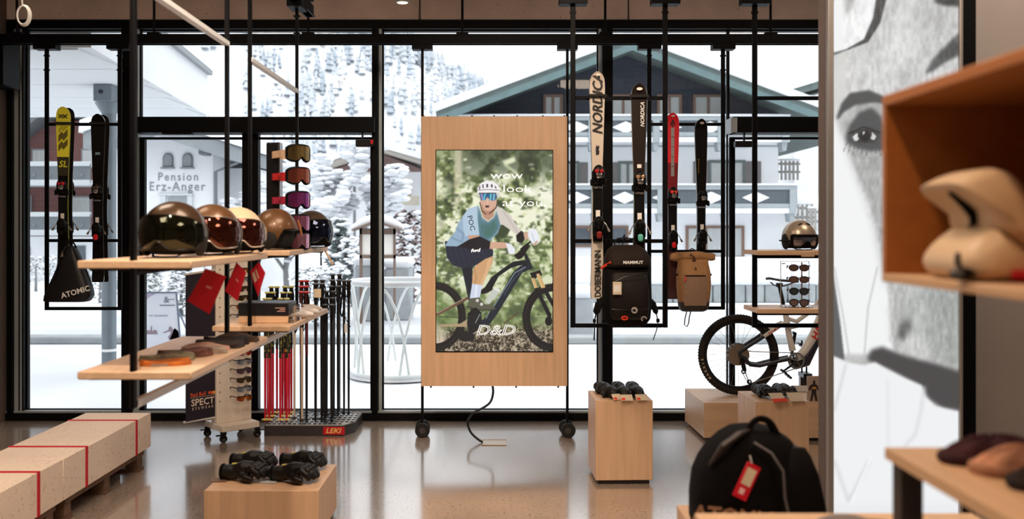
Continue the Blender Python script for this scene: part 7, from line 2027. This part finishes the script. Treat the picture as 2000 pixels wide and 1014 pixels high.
MB().box(XO + .06, XO + .38, 1.06, 1.88, zp - .05, zp - .022).build('rail', BLACK, ps)
# beanies / gloves on the plank
for k, (x, y, c, nm) in enumerate(((.965, 1.80, (60, 24, 34), 'maroon folded beanie at the far end of the right plank shelf'), (.985, 1.72, (206, 150, 120), 'salmon folded beanie on the right plank shelf'), (1.0, 1.62, (40, 32, 34), 'black folded beanie on the right plank shelf'), (1.02, 1.52, (120, 104, 100), 'grey folded beanie at the near end of the right plank shelf'))):
    t = thing('folded_beanie', nm, 'beanie', (0, 0, 0), 'folded beanies on the plank shelf')
    m = MB(); m.grid(lambda u, v: ((.115 * math.cos(2 * PI * u) * math.sqrt(max(0, 1 - v * v * .98))), .055 * math.sin(2 * PI * u) * math.sqrt(max(0, 1 - v * v * .98)), .048 * v + .004 * math.sin(14 * u * PI)), 30, 8)
    m.build('knit', M('knit_%d' % k, c, .9, var=.25, ns=40, bump=.4, bs=160), t, smooth=70)
    m = MB(); m.tube([(.108 * math.cos(a), .052 * math.sin(a), .010) for a in [2 * PI * i / 24 for i in range(24)]], .010, 8, closed=True); m.build('turned_cuff', M('cuff_%d' % k, tuple(int(q * .8) for q in c), .9, bump=.4, ns=120), t)
    place(t, (x, y, zp), .2)
# pale helmet in the cube, seen from its side
PH = M('ivory_shell', (214, 188, 156), .45, var=.04, ns=4)
hp = thing('helmet', 'ivory visored helmet with red lining inside the open cube shelf', 'helmet', (0, 0, 0))
m = MB()
def bez(a, b, c, d, n=10): return [tuple((1 - t) ** 3 * a[i] + 3 * (1 - t) ** 2 * t * b[i] + 3 * (1 - t) * t * t * c[i] + t ** 3 * d[i] for i in (0, 1)) for t in [k / n for k in range(n)]]
# outline in the helmet's own side plane (x forward is negative)
top = bez((-.076, .171), (-.062, .178), (-.035, .196), (-.006, .197), 7) + bez((-.006, .197), (.030, .196), (.060, .140), (.078, .105), 8) + bez((.078, .105), (.100, .060), (.118, .030), (.122, .0), 6) + [(.090, .0), (.062, .030), (.041, .053), (.012, .076), (-.014, .093), (-.020, .123), (-.035, .136), (-.055, .155), (-.073, .164)]
def flank(poly, cx2, cz2, w2, n2, e2):
    out = []
    for k in range(n2):
        u = -1 + 2 * k / (n2 - 1); s = (1 - abs(u) ** 6 * .9) ** (e2 * .6)
        out.append([(cx2 + (x - cx2) * s, u * w2, max(.0, cz2 + (z - cz2) * s)) for x, z in poly])
    return out
m.loft(flank(top, .045, .085, .112, 15, .6)); m.build('shell', PH, hp, smooth=50)
m = MB()
chin = [(-.012, .091), (-.030, .078), (-.048, .061), (-.062, .042), (-.066, .026), (-.060, .010), (-.046, .0), (.085, .0), (.064, .026), (.041, .050), (.014, .073)]
m.loft(flank(chin, .01, .03, .118, 13, .5)); m.build('chin_guard', PH, hp, smooth=50)
m = MB(); m.ell((.055, .0, .095), (.070, .095, .082), 16, 10); m.build('liner', BLACK, hp)
m = MB(); m.tube([(-.060, -.02, .156), (-.036, -.03, .132), (-.020, -.03, .112), (-.022, -.03, .094)], [.004, .008, .009, .006], 8); m.build('dark_opening_seal', BLACK, hp)
m = MB(); m.ell((.105, -.085, .035), (.035, .05, .034), 12, 8); m.tube([(.0, -.124, .012), (.04, -.130, .010), (.09, -.12, .02)], [.008, .010, .012], 8); m.build('red_lining', M('crimson_lining', (176, 22, 40), .7), hp)
m = MB(); m.tube([(-.062, -.06, .045), (-.070, -.075, .03), (-.066, -.09, .012), (-.074, -.10, .008)], .005, 6); m.ell((-.072, -.10, .012), (.022, .02, .012), 10, 6); m.build('buckle_strap', BLACKG, hp)
place(hp, (.872, 1.68, q0 + .0205), -.04)
# near table with the bag behind it
nt_ = thing('near_table', 'narrow maple topped table in the near right corner', 'table', (.85, 2.0, 0))
zt2 = Z(1002, 2.3)
MB().box(.487, 1.18, 1.93, 2.30, zt2 - .03, zt2, b=.003).build('table_top', FGP, nt_)
for x in (.53, 1.14):
    for y in (1.97, 2.26): MB().box(x - .018, x + .018, y - .018, y + .018, 0, zt2 - .03).build('leg', BLACK, nt_)
for k, (px, y, c, nm) in enumerate(((1650, 2.2, (120, 112, 110), 'grey folded cap lying at the back of the near table'), (1712, 2.16, (60, 36, 36), 'dark folded cap lying at the back of the near table'))):
    t = thing('peaked_hat', nm, 'hat', (0, 0, 0), 'caps on the near table')
    m = MB(); m.ell((0, 0, 0), (.075, .06, .022), 18, 8); m.v = [(p[0], p[1], max(0, p[2])) for p in m.v]; m.build('crown', M('cap_%d' % k, c, .85, var=.2, ns=30, bump=.3, bs=120), t)
    m = MB(); m.prism([(-.05 + .1 * i / 8, -.05 - .04 * math.sin(PI * i / 8)) for i in range(9)], .004); m.build('peak', M('cap_%d' % k, c), t)
    place(t, (X(px, y), y, zt2), .3)
bg_ = thing('boot_bag', 'large black bag with red tag standing behind the near table', 'bag', (0, 0, 0))
s = 3.0 / 1800
BK = M('soft_black_fabric', (11, 9, 10), .8, var=.25, ns=30, bump=.2, bs=140, spec=.1)
prof = [(0.0, -.190, .195, -.12, .16), (.02, -.196, .200, -.13, .17), (.10, -.196, .186, -.13, .17), (.17, -.188, .172, -.125, .165), (.215, -.168, .158, -.12, .16), (.255, -.140, .140, -.11, .15), (.29, -.105, .112, -.10, .13), (.315, -.070, .07, -.08, .10), (.325, -.035, .04, -.05, .06)]
MB().loft([rr(z, a, b, c, d, 3.2) for z, a, b, c, d in prof]).build('body', BK, bg_)
m = MB(); m.loft([rr(z, a, b, c, d, 3.5) for z, a, b, c, d in ((.0, .04, .197, -.15, -.09), (.10, .05, .19, -.15, -.09), (.2, .07, .17, -.14, -.09), (.255, .085, .150, -.12, -.08), (.275, .095, .14, -.10, -.07))]); m.build('side_pocket', BK, bg_)
m = MB(); m.tube([(-.03, -.118, .30), (.02, -.13, .27), (.05, -.152, .22), (.055, -.152, .14), (.07, -.155, .07), (.085, -.152, .01)], .007, 6, flat=.6); m.build('grey_zip', M('grey_zip_tape', (96, 92, 96), .5), bg_)
m = MB(); m.tube(smooth_pts([Vector(p) for p in ((-.030, -.05, .305), (-.022, -.06, .345), (.005, -.06, .362), (.035, -.06, .350), (.062, -.05, .305), (.075, -.05, .28))], 5), .014, 10, flat=.45); m.build('grab_handle', STRAP, bg_)
m = MB(); m.tube([(.085, -.06, .27), (.115, -.055, .268), (.14, -.05, .25)], [.012, .02, .014], 8, flat=.6); m.build('shoulder_strap', M('dark_grey_strap', (58, 56, 60), .6), bg_)
m = MB(); m.tube([(-.16, -.08, .22), (-.12, -.10, .285), (-.07, -.09, .318), (-.03, -.06, .325)], [.008, .02, .02, .01], 8, flat=.6); m.build('shoulder_strap', M('brown_black_strap', (48, 38, 36), .5), bg_)
tm = T(-.062, -.150, .188) @ RY(math.radians(27)) @ RX(math.radians(-6))
MB().box(-.023, .023, -.002, .002, -.056, .056, b=.001, mat=tm).build('red_tag', REDTAG, bg_)
m = MB(); m.box(-.015, .015, -.0032, -.0022, -.012, .042, mat=tm); m.build('tag_sticker', CARD, bg_)
m = MB(); m.text('UP', .022, tm @ T(0, -.0032, -.032) @ FRONT @ RZ(PI / 2)) if False else m.box(-.010, .006, -.0032, -.0022, -.042, -.024, mat=tm); m.build('tag_print', M('pale_pink_print', (236, 190, 190), .5), bg_)
MB().tube([(-.045, -.125, .262), (-.040, -.13, .236)], .002, 5).build('tag_cord', PAPER, bg_)
m = MB(); m.text('ATOMIC', .068, T(-.094, -.1345, .072) @ FRONT @ RZ(-.10), bold=.03); m.build('lettering', M('brown_print', (150, 112, 88), .6), bg_, smooth=0)
place(bg_, (X(1468, 3.0), 2.98, .786), 0)
